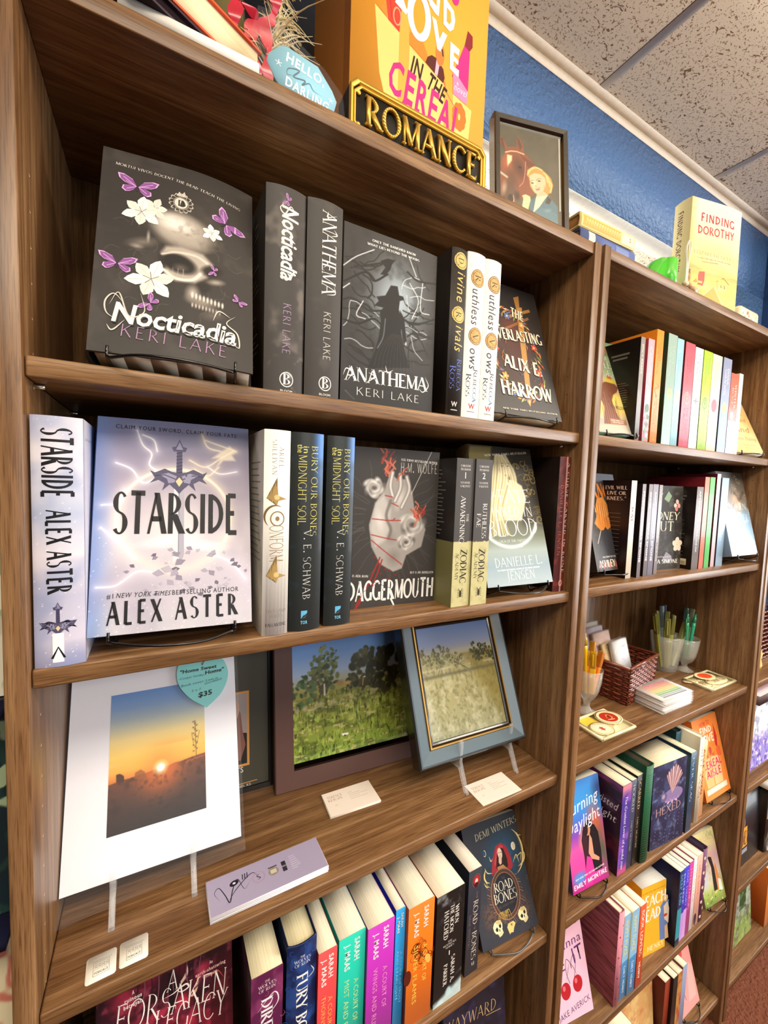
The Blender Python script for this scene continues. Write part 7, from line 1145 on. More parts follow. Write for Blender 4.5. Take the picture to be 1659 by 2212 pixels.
# ================================================================== bookcase two, third shelf: pens, basket, stickers
def goblet(label, c, r, h, stem):
    g = thing('glass_goblet', label, 'glass', (c[0], c[1], S3), (0, 0, 0), 'cut-glass goblets holding pens'); m = MB(); md = lambda a, z: 1 + (.035 * math.sin(a * 9) * math.sin(z * 220) if stem * 1.1 < z < h * .75 else 0)
    if stem: pr = [(0, 0), (r * .72, 0.0005), (r * .74, .003), (r * .35, .009), (r * .22, stem * .5), (r * .30, stem * .8), (r * .55, stem), (r * .82, stem + .018), (r * .96, h * .7), (r * 1.04, h), (r * 1.0, h), (r * .90, h * .7), (r * .76, stem + .02), (r * .45, stem + .008), (0, stem + .006)]
    else: pr = [(0, 0), (r * .66, 0.0003), (r * .70, .004), (r * .80, h * .3), (r * .94, h * .7), (r * 1.04, h), (r * 1.0, h), (r * .89, h * .7), (r * .74, h * .3), (r * .62, .010), (0, .009)]
    m.lathe(pr, 36, col='#ffffff', mod=md); m.build('bowl', GLASS, g, smooth=True); return g
def pen(label, base, top, col, kind, grp):
    b_, t_ = Vector(base), Vector(top); d = (t_ - b_); L = d.length; q = d.normalized().to_track_quat('Z', 'Y'); g = thing('highlighter_pen' if kind == 'flat' else 'retractable_pen', label, 'pen', base, (0, 0, 0), grp); g.rotation_euler = q.to_euler(); m = MB(); c2 = tuple(np.clip(hx(col) * .78, 0, 1))
    if kind == 'flat':
        m.box((-.0062, -.0045, 0), (.0062, .0045, L * .62), col); m.build('barrel', SATIN, g, bevel=.001); m = MB(); m.box((-.0066, -.0049, L * .62), (.0066, .0049, L), c2); m.box((-.002, -.0072, L * .68), (.002, -.0049, L * .97), col); m.build('cap', SATIN, g, bevel=.001)
    else:
        m.tube([(0, 0, 0), (0, 0, L * .72), (0, 0, L * .8)], [.004, .0052, .0052], col, 0, 12); m.build('barrel', SATIN, g, smooth=True); m = MB(); m.tube([(0, 0, L * .8), (0, 0, L * .92), (0, 0, L * .93), (0, 0, L)], [.0053, .0048, .0030, .0028], c2, 0, 12); m.build('clicker', SATIN, g); m = MB(); m.box((-.0016, -.0078, L * .6), (.0016, -.0055, L * .9), c2); m.build('clip', SATIN, g)
goblet('stemmed cut-glass goblet with yellow and orange pens, at the left panel of the basket shelf', (1.062, 0.129), 0.031, 0.112, 0.038)
goblet('cut-glass tumbler packed with olive highlighters behind the card stack', (1.5230, 0.180), 0.044, 0.112, 0)
goblet('stemmed cut-glass goblet with green pens beside the olive tumbler', (1.5720, 0.148), 0.034, 0.105, 0.030)
for i, (dx, dy, tx, tz, c, k, nm) in enumerate(((-.006, 0, -.026, .205, '#f6c414', 'pen', 'bright yellow'), (.004, -.008, -.006, .158, '#f2b81c', 'flat', 'amber yellow'), (.006, .006, .024, .172, '#f4a630', 'flat', 'pale orange'), (.010, -.004, .038, .150, '#ee8a2a', 'flat', 'deep orange'), (.0, .01, .010, .150, '#f6b04a', 'flat', 'apricot'))):
    pen(nm + ' pen standing in the left stemmed goblet', (1.062 + dx, 0.129 + dy, S3 + .050), (1.062 + tx, 0.129 + dy * 1.6, S3 + tz), c, k, 'yellow and orange pens')
for i, (dx, dy, tx, ty, tz, c, nm) in enumerate(((-.026, 0, -.062, .01, .182, '#8f8d3a', 'dark olive highlighter at the left rim'), (-.016, -.012, -.044, -.02, .172, '#b5b257', 'light olive highlighter second from the left rim'), (-.010, .012, -.034, .02, .186, '#a3a04a', 'olive highlighter standing tallest at the left'), (.0, -.008, .004, -.012, .176, '#9c9a4a', 'olive highlighter standing straight in the middle'), (.010, .008, .030, .018, .176, '#a8a552', 'olive highlighter leaning right at the back'), (.014, -.012, .050, -.025, .150, '#c2c070', 'pale olive highlighter leaning low over the right rim'), (.004, .018, .016, .03, .192, '#7a8a8f', 'grey-blue capped pen at the back'), (.012, .018, .03, .03, .194, '#4a6a8a', 'blue capped pen at the back'))):
    pen(nm + ' of the tumbler', (1.523 + dx, 0.180 + dy, S3 + .014), (1.523 + tx, 0.180 + ty, S3 + tz), c, 'flat', 'olive highlighters in the tumbler')
for i, (dx, dy, tx, ty, tz, c, k, nm) in enumerate(((-.008, -.004, -.014, -.004, .184, '#3fae7c', 'pen', 'sea-green pen standing straight'), (.002, -.006, .026, -.008, .178, '#35b58a', 'pen', 'sea-green pen leaning right'), (.010, .008, .052, .012, .186, '#8f9a78', 'flat', 'sage highlighter leaning right'), (.004, .010, .030, .02, .190, '#3d5a54', 'flat', 'dark green highlighter behind the pens'))):
    pen(nm + ' in the right stemmed goblet', (1.572 + dx, 0.148 + dy, S3 + .042), (1.572 + tx, 0.148 + ty, S3 + tz), c, k, 'green pens in the right goblet')
# wicker basket
g = thing('wicker_basket', 'red-brown wicker basket holding packs of boxed cards', 'basket', (1.185, 0.1000, S3), (0, 0, rad(8)))
def woven(mb, P, H, rows, per=0.0125, amp=0.0022, r=0.0031):
    per_pts = []
    for a, b_ in zip(P, P[1:] + P[:1]):
        n = max(2, int((Vector(b_) - Vector(a)).length / per)); n += n % 2; per_pts += [(Vector(a).lerp(Vector(b_), k / n), (Vector(b_) - Vector(a)).normalized()) for k in range(n)]
    for j in range(rows):
        z = .004 + (H - .008) * j / (rows - 1); fl = 1 + .05 * z / H; c = Vector((sum(p[0] for p in P) / len(P), sum(p[1] for p in P) / len(P)))
        pts = []
        for k, (p, d) in enumerate(per_pts): o = Vector((d[1], -d[0])) * amp * (1 if (k + j) % 2 else -1); q = c + (p - c) * fl + o; pts.append((q[0], q[1], z))
        pts.append(pts[0]); mb.tube(pts, r, ['#6b2f1e', '#83402a', '#5a2418', '#94503a'][j % 4], 0, 6, False)
    for k, (p, d) in enumerate(per_pts): c = Vector((sum(q[0] for q in P) / len(P), sum(q[1] for q in P) / len(P))); a = p; b_ = c + (p - c) * 1.05; mb.tube([(a[0], a[1], 0), (b_[0], b_[1], H)], .0022, '#4a1c12', 0, 5, False)
BW, BD, BH = 0.165, 0.150, 0.098
m = MB(); woven(m, [(0, 0), (BW, 0), (BW, BD), (0, BD)], BH, 15); m.build('woven_sides', SATIN, g)
m = MB(); m.box((0.002, 0.002, 0.001), (BW - .002, BD - .002, .006), '#4a1c12'); m.build('bottom', SATIN, g)
m = MB(); q = [(-.004, -.004), (BW + .004, -.004), (BW + .004, BD + .004), (-.004, BD + .004), (-.004, -.004)]; m.tube([(x, y, BH) for x, y in q], .0048, '#7a3a26', 0, 8); m.tube([(x, y, BH - .009) for x, y in q], .0034, '#5a2418', 0, 8); m.build('rim', SATIN, g)
m = MB(); m.tube([(-.004, BD + .002, BH), (.0, BD + .003, BH + .030), (.05, BD + .003, BH + .040), (BW * .7, BD + .003, BH + .036), (BW + .004, BD + .002, BH)], .004, '#7a3a26', 0, 8); woven(m, [(0, BD - .004), (BW, BD - .004), (BW, BD), (0, BD)], BH + .030, 19, r=.0027); m.build('raised_back', SATIN, g)
def pack(label, loc, yaw, lean, w, t, h, col, draw=None, wrap=True):
    g = posed('boxed_card_pack', label, 'card pack', loc, yaw, lean, 'packs of boxed cards in the basket'); m = MB(); m.box((0, 0, 0), (w, t, h), col); F = FF(m, w, h); F.o = .0003
    if draw: draw(F)
    m.build('cards', PRINT, g)
    if wrap: m = MB(); m.box((-.001, -.0012, -.001), (w + .001, t + .001, h + .003), '#ffffff'); m.build('clear_wrap', WRAP, g)
def silly(F): F.text('SILLY SPOT', (F.w * .5, F.h - 20), 6, '#5c5866', 44, 'c', 'light'); F.oval((F.w * .45, F.h * .5), 9, 14, '#c9d2e6'); F.curve([(16, 30), (26, 52), (40, 40), (46, 60)], 1.4, '#a9b4cc'); F.rect((0, 0), (F.w, 12), '#e9cfc0')
pack('white boxed card pack with a pale drawing, front of the basket', (1.205, 0.128, S3 + .050), 8, 15, 0.068, 0.016, 0.098, '#f2f0f2', silly)
pack('yellow boxed card pack behind the white pack in the basket', (1.190, 0.150, S3 + .052), 6, 18, 0.072, 0.010, 0.085, '#f0c868', lambda F: [F.oval((14 + i * 9, 74 - i % 2 * 6), 2, 2.4, '#b98a3a') for i in range(6)])
pack('peach boxed card pack in the middle of the basket', (1.188, 0.174, S3 + .052), 4, 16, 0.074, 0.012, 0.105, '#e9c0ae', lambda F: F.rect((3, F.h - 16), (F.w - 3, F.h - 12), '#cfa898'))
pack('lilac boxed card pack near the back of the basket', (1.184, 0.198, S3 + .052), 2, 14, 0.075, 0.013, 0.112, '#dcc8d2', lambda F: F.rect((3, F.h - 14), (F.w - 3, F.h - 11), '#b9a3b4'))
pack('cream boxed card pack at the very back of the basket', (1.182, 0.220, S3 + .052), 2, 10, 0.078, 0.013, 0.118, '#d9d0bc', None)
def orange_bits(F): pass
# stack of wrapped greeting cards
def rainbow(F):
    for i, c in enumerate(('#8d8a9a', '#a9b4d2', '#6fb56b', '#9fcf6a', '#d9dc6c', '#f0d070', '#eab262', '#e89a78', '#e08078', '#d8687a')): F.rect((24, 8 + i * 9.4), (F.w - 14, 15.8 + i * 9.4), c)
for k in range(9):
    g = thing('wrapped_card', 'clear-wrapped greeting card in the stack before the basket', 'card', (1.292 + .002 * math.sin(k * 2.1), 0.0690 + .0015 * math.cos(k * 1.7), S3 + .0004 + k * .0042), (0, 0, rad(-1 + 1.6 * math.sin(k * 1.3))), 'stack of wrapped greeting cards')
    m = MB(); m.box((-.066, -.037, 0), (.066, .037, .0028), '#f2ece8'); F = Face(m, (-.066, -.037, .0028), (1, 0, 0), (0, 1, 0), .132, .074); F.o = .0002
    if k == 8:
        for i, c in enumerate(('#8d8a9a', '#a9b4d2', '#6fb56b', '#9fcf6a', '#d9dc6c', '#f0d070', '#eab262', '#e89a78', '#e08078', '#d8687a')): F.rect((16, 5 + i * 6.2), (F.w - 12, 9.8 + i * 6.2), c)
    m.build('card', PRINT, g); m = MB(); m.box((-.069, -.040, .0001), (.069, .040, .0034), '#ffffff'); m.build('clear_wrap', WRAP, g, bevel=.001)
def sticker(label, c, rx, ry, z, rot, col, draw, tilt=0.0, group='die-cut stickers in the shallow trays', shape='oval'):
    g = thing('die_cut_sticker', label, 'sticker', (c[0], c[1], z), (rad(tilt), 0, rad(rot)), group); m = MB(); fn = lambda u, v, o: (u, v, o)
    pts = [(rx * math.cos(a), ry * math.sin(a)) for a in [k * math.pi / 14 for k in range(28)]] if shape == 'oval' else shape
    m.prism(pts, fn, 0, .0008, '#f2dfae'); F = Face(m, (-rx, -ry, .0008), (1, 0, 0), (0, 1, 0), rx * 2, ry * 2); F.o = .0001; draw(F); m.build('sticker_sheet', PRINT, g)
def tray(label, c, w, d, ang):
    g = thing('shallow_tray', label, 'tray', (c[0], c[1], S3), (0, 0, rad(ang)), 'shallow cream sticker trays'); m = MB(); m.box((-w / 2, -d / 2, 0), (w / 2, d / 2, .0025), '#e9dcae'); m.build('base', SATIN, g); m = MB()
    m.tube([(-w / 2, -d / 2, .006), (w / 2, -d / 2, .006), (w / 2, d / 2, .006), (-w / 2, d / 2, .006), (-w / 2, -d / 2, .006)], .0035, '#f0e4b8', 0, 8); m.build('rim', SATIN, g)
tray('shallow cream tray of stickers at the shelf edge under the left goblet', (1.040, 0.070), 0.118, 0.078, -1)
tray('shallow cream tray of stickers at the right end of the basket shelf', (1.553, 0.071), 0.132, 0.072, -1)
def ov(ring, mid, t):
    def f(F): c = (F.w / 2, F.h / 2); F.oval(c, F.w * .46, F.h * .46, ring); F.oval(c, F.w * .44, F.h * .44, '#f2dfae'); F.oval(c, F.w * .34, F.h * .34, mid); t(F, c)
    return f
def t_red(F, c): F.curve([(c[0] - 8, c[1] - 6), (c[0], c[1] + 8), (c[0] + 9, c[1] - 2), (c[0] - 2, c[1] - 8)], 2, '#e9c98a'); F.line([(c[0] - 9, c[1] - 9), (c[0] + 10, c[1] - 9)], 2, '#f0d8a0'); F.oval((c[0] + 2, c[1] + 2), 4, 5, '#7d2416')
def t_lob(F, c): F.oval(c, 4, 7, '#c0502c', 30); [F.line([c, (c[0] + 9 * math.cos(k), c[1] + 8 * math.sin(k))], 1.2, '#c0502c') for k in range(6)]; F.text('WEST WICHITA', (c[0], c[1] + 14), 3, '#4d3a24', 30)
sticker('red-centred oval sticker on top of the left tray pile', (1.072, 0.078), 0.034, 0.026, S3 + .0095, -14, '#f2dfae', ov('#3a2416', '#b8321c', t_red), 3)
sticker('cream oval sticker with a crayfish, front left of the left tray', (1.018, 0.058), 0.030, 0.024, S3 + .0060, -20, '#f2e6c0', ov('#6b4a24', '#f2e8cc', t_lob), 2)
sticker('tan cut-out sticker of crossed brushes between the two ovals', (1.048, 0.062), 0.032, 0.018, S3 + .0035, 24, '#d9a86a', lambda F: (F.poly([(6, 14), (20, 30), (50, 26), (58, 10), (30, 6)], '#e6c08a'), F.rect((24, 14), (40, 24), '#f2e6c4'), F.text('LIT', (32, 16), 6, '#8a5a2c', 10)), 1)
sticker('yellow square sticker under the red oval', (1.020, 0.092), 0.024, 0.020, S3 + .0032, 6, '#f2d860', lambda F: F.rect((3, 3), (F.w - 3, F.h - 3), '#f2d24a'), 0)
sticker('orange oval sticker at the back of the right tray', (1.560, 0.088), 0.034, 0.020, S3 + .0090, -16, '#f0d8a8', ov('#f2dfb4', '#e0542c', lambda F, c: None), 4)
sticker('cream lettering sticker reading in dark capitals, front of the right tray', (1.566, 0.060), 0.046, 0.018, S3 + .0065, -4, '#f2e2b8', lambda F: (F.text('THE', (16, 22), 7, '#4d2e1c', 16, 'c', 'block'), F.text('CHERRY', (42, 12), 11, '#4d2e1c', 34, 'c', 'block'), F.text('CLUB', (74, 12), 9, '#4d2e1c', 22, 'c', 'block')), 2)
sticker('white sticker with a drawn outline at the left of the right tray', (1.512, 0.060), 0.026, 0.020, S3 + .0040, 10, '#efe6d8', lambda F: (F.ring((26, 20), 16, 11, 1.2, '#6b4a34'), F.curve([(14, 14), (24, 26), (38, 16)], 1.2, '#6b4a34')), 1)
sticker('grey chain-shaped sticker behind the white outlined one', (1.500, 0.092), 0.032, 0.012, S3 + .0034, -20, '#d9d2c8', lambda F: [F.ring((8 + i * 9, 12), 5, 6, 1.4, '#5c5048', 14) for i in range(6)], 0)
# ================================================================== bookcase two, fourth shelf
def day_front(F):
    A = Art(F.w, F.h, 1.2); A.vgrad((0, '#c02a8a'), (40, '#d84aa0'), (80, '#e05aa8'), (110, '#8a4ab8'), (140, '#4a7ad8'), (170, '#3aa0e8'), (F.h, '#4a8fe0')); A.blob((62, 96), 34, 40, '#f4b45c', .7); A.blob((92, 120), 30, 60, '#e8683c', .9, 20, .9); A.blob((104, 60), 26, 80, '#3a5a34', .9, 14, .8); A.blob((30, 60), 30, 30, '#e04aa8', .9, 0, .7); A.blob((110, 190), 30, 40, '#3a3a6a', .9, 0, .8); A.blob((24, 26), 26, 16, '#4a9ae0', .6, 0, .9); F.art(A)
    F.poly([(44, 62), (40, 96), (46, 116), (58, 118), (62, 104), (60, 60), (54, 30), (44, 34)], '#3a1f2c'); F.poly([(58, 66), (60, 110), (70, 122), (84, 118), (94, 100), (98, 60), (96, 24), (70, 24)], '#17151c'); F.oval((62, 112), 8, 11, '#c98a6c'); F.oval((55, 114), 8, 12, '#2a1a20'); F.poly([(54, 124), (60, 132), (74, 132), (78, 120), (66, 118)], '#1a1418'); F.poly([(58, 66), (66, 104), (72, 92), (74, 60), (90, 48), (88, 42), (66, 52)], '#d99a7c'); F.poly([(42, 30), (52, 62), (66, 54), (72, 20), (60, 4), (40, 4)], '#e83a9c')
    for t, y, w in (('Burning', 158, 104), ('Daylight', 122, 108)): F.text(t, (F.w * .46, y), 25, '#f6f2f8', w, 'c', 'reg', 9, .25)
    F.text('NEW YORK TIMES BESTSELLING AUTHOR', (F.w * .5, 26), 3.4, '#f6e8f4', 92, 'c', 'block', 3); F.text('EMILY MCINTIRE', (F.w * .5, 10), 9, '#fdf4fa', 104, 'c', 'block', 3)
book('vivid pink and blue cover of an embracing couple under white script', (0.9079, 0.0281, 0.7550), 0.1135, 0.024, 0.2200, 'paper', -4.1, 12, '#3a4a9a', front=day_front)
wire_easel('wire easel under the embracing couple cover', (0.9079, 0.0281, 0.7550), -4.1, 12, S4, 0.1135, 0.024)
def cruel_back(F):
    A = Art(F.w, F.h, 1.8, '#2c1430'); A.mix(sm(A.noise(40, 4, 3, .5, 1.5), .4, .7) * (A.Y > F.h - 40), '#8a3a80'); A.mix(sm(A.noise(20, 9), .45, .75) * (A.Y < 90) * .8, '#6a1f2c'); A.blob((F.w - 30, F.h - 60), 24, 22, '#7d6a8f', .9, 0, .7); F.art(A); F.text('Twisted', (F.w - 44, F.h - 66), 18, '#e6dce8', 66, 'c', 'reg', 0, .25); F.text('Night', (F.w - 40, F.h - 96), 18, '#e6dce8', 56, 'c', 'reg', 0, .25)
def cruel_sp(F): A = Art(F.w, F.h, 1.5, '#4a3a9c'); A.mix(sm(A.noise(30, 14), .45, .75) * .8, '#9a5ac8'); A.mix(np.clip((A.Y - F.h + 30) / 20, 0, 1), '#d98aa0'); A.mix(np.clip((24 - A.Y) / 16, 0, 1), '#c84a8a'); F.art(A); F.vtext('The Cruelest Lover of a sinful man', F.w * .5, F.h - 28, 178, 9, '#f0e6f4', 'reg', .2, 0)
def q4(label, x, y, t, h, col, cov, sp, kind='paper', bk=None, pages='#e9dfbe', d=0.14, group=None, mat=None): return book(label, (x, y, S4), d, t, h, kind, so=True, cover=cov, spine=col, sp=sp, bk=bk, pages=pages, group=group, mat=mat)
q4('purple paperback spine with white script, showing a dark night cover on its side', 1.0482, 0.0184, 0.0346, 0.2172, '#4a3a9c', '#3a1f44', cruel_sp, bk=cruel_back)
q4('narrow slate spine between the purple script spine and the black spine', 1.0850, 0.0193, 0.0203, 0.2173, '#3d4660', '#1c2438', sptext(('HOOKED', 12, 66, 9, .5, '#cfc8c0', 'serif'), ('EMILY MCINTIRE', 100, 76, 6, .5, '#a9a8b0', 'serif')))
q4('black paperback spine with gold serif title, left of the green hardcover', 1.1059, 0.0186, 0.0240, 0.2224, '#26231f', '#15130f', sptext(('SCARRED', 10, 74, 10, .5, '#d9c8a0', 'serif'), ('EMILY MCINTIRE', 104, 78, 6, .5, '#b9ac90', 'serif')))
q4('dark green hardcover spine with faint tooling', 1.1303, 0.0134, 0.0313, 0.2411, '#1f5c3c', '#173f2c', lambda F: [F.rect((4, 8 + i * 6), (F.w - 4, 9 + i * 6), '#2c7350') for i in range(36)], 'hard', pages='#3a3528', d=.16)
def hexed_front(F):
    A = Art(F.w, F.h, 1.2, '#2a2c4c'); A.mix(sm(A.noise(26, 4), .45, .75) * .6, '#4a5a8a'); A.mix(sm(A.noise(14, 9), .55, .8) * .6, '#8a9ac2'); A.mix(np.clip((60 - A.Y) / 50, 0, 1) * .5, '#1a1a34'); F.art(A); c = (78, 128)
    F.oval((c[0] + 4, c[1] - 4), 40, 18, '#8d7aa8'); F.oval((46, 126), 12, 12, '#6f5f8a'); F.oval((44, 128), 6, 6, '#a99ab8')
    for i in range(9): a = rad(64 + i * 8 - 14); L = 72 - abs(i - 4) * 4; F.poly([c, (c[0] + L * math.cos(a - .055), c[1] + L * math.sin(a - .055)), (c[0] + (L + 5) * math.cos(a), c[1] + (L + 5) * math.sin(a)), (c[0] + L * math.cos(a + .055), c[1] + L * math.sin(a + .055))], '#e0b8b0' if i % 2 else '#b98a90')
    for i in range(7): F.oval((56 + i * 8, 112 - (i % 2) * 5), 5, 3, '#d9b0d0' if i % 2 else '#a98ac0', i * 30)
    F.text('HEXED', (F.w / 2, 82), 20, '#e0aea0', 98, 'c', 'elegant', 0, 0); F.text('EMILY MCINTIRE', (F.w / 2, 18), 5, '#5c6490', 70, 'c', 'serif')
    for i in range(40): F.oval(((i * 37) % 130 + 3, (i * 53) % 76 + 2), .8, .8, '#c9c8e6', n=6)
book('thick night-blue paperback with a pink scallop shell, face out in the middle', (1.1854, 0.0206, S4), 0.1330, 0.078, 0.2135, 'paper', -4.8, 1, '#1d1f38', front=hexed_front, pages='#f0e4c4', mat=PRINT)
q4('teal-blue paperback spine right of the scallop shell cover', 1.3300, 0.0087, 0.0270, 0.2170, '#20496a', '#152c40', sptext(('EVER SEAS', 14, 120, 9, .5, '#c9dce4', 'serif')))
q4('dark teal hardcover top showing behind the teal-blue spine', 1.3590, 0.0600, 0.0270, 0.2380, '#1c4a56', '#14302f', None, 'hard', pages='#23332e', d=.16)
q4('cream-white hardcover spine left of the peach spine', 1.3880, 0.0153, 0.0230, 0.2392, '#f0e6cc', '#d9cdb0', sptext(('SWEET SEASON', 20, 150, 9, .5, '#a06048', 'serif')), 'hard', pages='#efe6d0')
q4('peach paperback spine touching the orange grocery cover', 1.4125, 0.0200, 0.0310, 0.2150, '#f0b070', '#e09a5a', sptext(('AISLE SEVEN', 20, 130, 8, .5, '#a8502c', 'block')))
def cereal2(F):
    F.rect((0, 0), (F.w, F.h), '#f08a3c'); F.poly([(20, 30), (14, 96), (60, 110), (60, 30)], '#f6b878'); F.poly([(64, 30), (64, 108), (112, 100), (108, 30)], '#f4c088'); F.poly([(112, 190), (120, 150), (112, 120), (102, 130), (106, 160)], '#c8322c'); F.oval((70, 122), 8, 10, '#c04a3a'); F.poly([(100, 120), (124, 124), (126, 96), (104, 98)], '#e8683c')
    for t, y, h, c, w in (('HOW TO', F.h - 24, 11, '#d8403a', 54), ('FIND', F.h - 46, 18, '#fdf2e0', 62), ('LOVE', F.h - 72, 22, '#fdf2e0', 72), ('IN THE', 104, 9, '#b8402c', 46), ('CEREAL', 78, 19, '#d8346a', 104), ('AISLE', 54, 19, '#d8346a', 82)): F.text(t, (F.w * .48, y), h, c, w, 'c', 'block')
    F.rect((12, 14), (F.w - 14, 28), '#f9dcc0'); F.text('LINDSAY', (F.w * .5, 17), 8, '#f6f0ea', 96, 'c', 'block')
book('small orange grocery-love cover leaning at the right end of the fourth shelf', (1.4873, 0.0267, 0.7550), 0.1380, 0.024, 0.2156, 'paper', -1.1, 15.1, '#e07a2c', front=cereal2, mat=PRINT)
wire_easel('wire easel under the small orange grocery-love cover', (1.4873, 0.0267, 0.7550), -1.1, 15.1, S4, 0.1380, 0.024)
# ================================================================== bookcase two, fifth shelf
def cherry_front(F):
    F.rect((0, 0), (F.w, F.h), '#f4c2d8'); P_ = '#5c3478'
    for t, y, h, w in (("Man's", 168, 19, 92), ('Wanna', 132, 17, 96)): F.text(t, (F.w * .5, y), h, P_, w, 'c', 'reg', 6, .1)
    F.text('SEE', (24, 92), 22, P_, 42, 'c', 'reg', 6); F.text('IT', (88, 100), 30, P_, 30, 'c', 'reg', 8); F.curve([(52, 66), (46, 90), (50, 112), (60, 104), (62, 92), (64, 106), (74, 116), (76, 98), (64, 66)], 1.4, '#5c3a4c', False)
    for c in ((38, 56), (74, 60)): F.oval(c, 14, 16, '#b8202c'); F.oval((c[0] - 4, c[1] + 6), 4, 5, '#e8707a')
    F.curve([(42, 70), (52, 92), (58, 104)], 1.2, '#5c3a4c'); F.curve([(76, 74), (68, 92), (60, 104)], 1.2, '#5c3a4c'); F.text('JAKE AVERICK', (F.w * .52, 14), 11, '#4a3a6a', 96, 'c', 'reg', 8)
book('pink hand-lettered cover with two red cherries, leaning at the left of the fifth shelf', (0.9050, 0.0427, 0.4242), 0.108, 0.022, 0.200, 'paper', -8, 18, '#e8a8c4', front=cherry_front, mat=PRINT)
def rose_back(F):
    A = Art(F.w, F.h, 1.3, '#a3525e'); A.mix(sm(A.noise(16, 4, 4, .22, 3.2), .45, .62) * .7, '#6b2c3c'); A.mix(sm(A.noise(10, 14, 3, .2, 4), .55, .7) * .5, '#c8808a'); F.art(A)
def q5(label, x, y, t, h, col, cov, sp, kind='paper', bk=None, pages='#f0e6cf', d=0.14, group=None): return book(label, (x, y, S5), d, t, h, kind, so=True, cover=cov, spine=col, sp=sp, bk=bk, pages=pages, group=group)
q5('large rose-pink hardcover with streaked side, right of the cherry cover', 1.0634, 0.0132, 0.0215, 0.2369, '#d98a9a', '#a3525e', lambda F: [F.oval((F.w * (.3 + .4 * (i % 2)), 20 + i * 26), 1.6, 2.4, '#7d2c3c') for i in range(8)], 'hard', rose_back)
BK = 'twin sky-blue beach paperbacks'
b5 = lambda F: (F.rect((0, F.h * .45), (F.w, F.h), '#8fc4e8'), F.vtext('HAPPY PLACE', F.w * .5, F.h - 14, 90, F.w * .45, '#e6e08a', 'block'), F.vtext('EMILY HENRY', F.w * .5, 84, 70, F.w * .3, '#cfe6f6', 'block'))
q5('sky-blue paperback spine with yellow capitals, beside the rose-pink hardcover', 1.0872, 0.0134, 0.0265, 0.2149, '#4a9fe0', '#e6d27a', b5)
q5('sky-blue paperback spine with yellow capitals, beside the vermilion spine', 1.1142, 0.0109, 0.0305, 0.2155, '#4a9fe0', '#e6d27a', b5)
q5('vermilion paperback spine with cream capitals, left of the yellow beach cover', 1.1476, 0.0101, 0.0252, 0.2141, '#e0552c', '#c8421f', sptext(('BOOK LOVERS', 14, 120, 11, .5, '#fbead0', 'block'), ('HENRY', 150, 44, 8, .5, '#fbead0', 'block')))
def beach_front(F):
    F.rect((0, 0), (F.w, F.h), '#f2b92c'); F.poly([(72, 24), (66, 110), (84, 128), (104, 124), (100, 20)], '#6a86b8'); F.poly([(88, 76), (84, 112), (98, 122), (106, 100), (104, 60)], '#e8d8c0'); F.oval((92, 86), 7, 4, '#d8402c'); F.poly([(100, 60), (106, 20), (92, 20), (90, 56)], '#e6b888'); F.oval((92, 132), 8, 9, '#e6c888')
    F.text('BEACH', (F.w * .48, F.h - 56), 30, '#fdf6e4', 96, 'c', 'narrow'); F.text('READ', (F.w * .38, F.h - 94), 30, '#fdf6e4', 76, 'c', 'narrow'); F.text('#1 NEW YORK TIMES BESTSELLER', (F.w * .5, F.h - 18), 3, '#a87a1c', 84, 'c', 'block'); F.text('E. HENRY', (F.w * .5, 8), 14, '#fbe8a8', 84, 'c', 'narrow')
book('mustard-yellow beach cover with white block title, face out in mid shelf', (1.2265, 0.0410, 0.4122), 0.092, 0.060, 0.1845, 'paper', -8.3, 3, '#e0a81f', front=beach_front, pages='#e6e2da', mat=PRINT)
q5('navy and teal paperback spine right of the mustard-yellow cover', 1.3360, 0.0132, 0.0213, 0.2152, '#1a2c5c', '#141a3a', lambda F: (F.rect((0, 0), (F.w, F.h * .5), '#2c9aa8'), F.vtext('DEEP END', F.w * .5, F.h - 12, 86, 11, '#5aa8d8', 'block'), F.rect((0, 0), (F.w, 20), '#16203c')))
q5('royal blue paperback spine, first of three slim bright spines', 1.3585, 0.0160, 0.0180, 0.2110, '#2f3cc8', '#222a8a', lambda F: (F.rect((0, 0), (F.w, F.h * .38), '#c89ae8'), F.vtext('BRIDE', F.w * .5, F.h - 16, 90, 9, '#aab4f8', 'block')))
q5('violet paperback spine, second of three slim bright spines', 1.3780, 0.0165, 0.0165, 0.2100, '#4a34c0', '#33248a', lambda F: (F.rect((0, 0), (F.w, F.h * .4), '#d8a0e8'), F.vtext('LOVE THEORY', F.w * .5, F.h - 14, 104, 8, '#b4a8f4', 'block')))
q5('magenta paperback spine, third of three slim bright spines', 1.3955, 0.0170, 0.0200, 0.2120, '#c03a90', '#8a2468', sptext(('HYPOTHESIS', 20, 120, 9, .5, '#f2a8d4', 'block')))
q5('white paperback spine with rose top between magenta and peach', 1.4170, 0.0170, 0.0190, 0.2140, '#f0e8e2', '#a84a5c', sptext(('NOT IN LOVE', 20, 110, 8, .5, '#c9a8a0', 'serif')))
q5('peach-pink paperback spine with a dark heel silhouette', 1.4380, 0.0170, 0.0290, 0.2120, '#f0b09c', '#d98a86', lambda F: (F.oval((F.w * .4, 20), 7, 18, '#2a1420'), F.vtext('CHECK MATES', F.w * .55, F.h - 20, 110, 10, '#d98070', 'serif')))
q5('plum hardcover spine with daisies, last before the garden couple cover', 1.4690, 0.0180, 0.0250, 0.2180, '#6a3a5c', '#3a2438', lambda F: [F.oval((F.w * (.3 + .4 * (i % 2)), 16 + i * 22), 4, 5, '#e6d2b0') for i in range(9)], 'hard', pages='#332838')
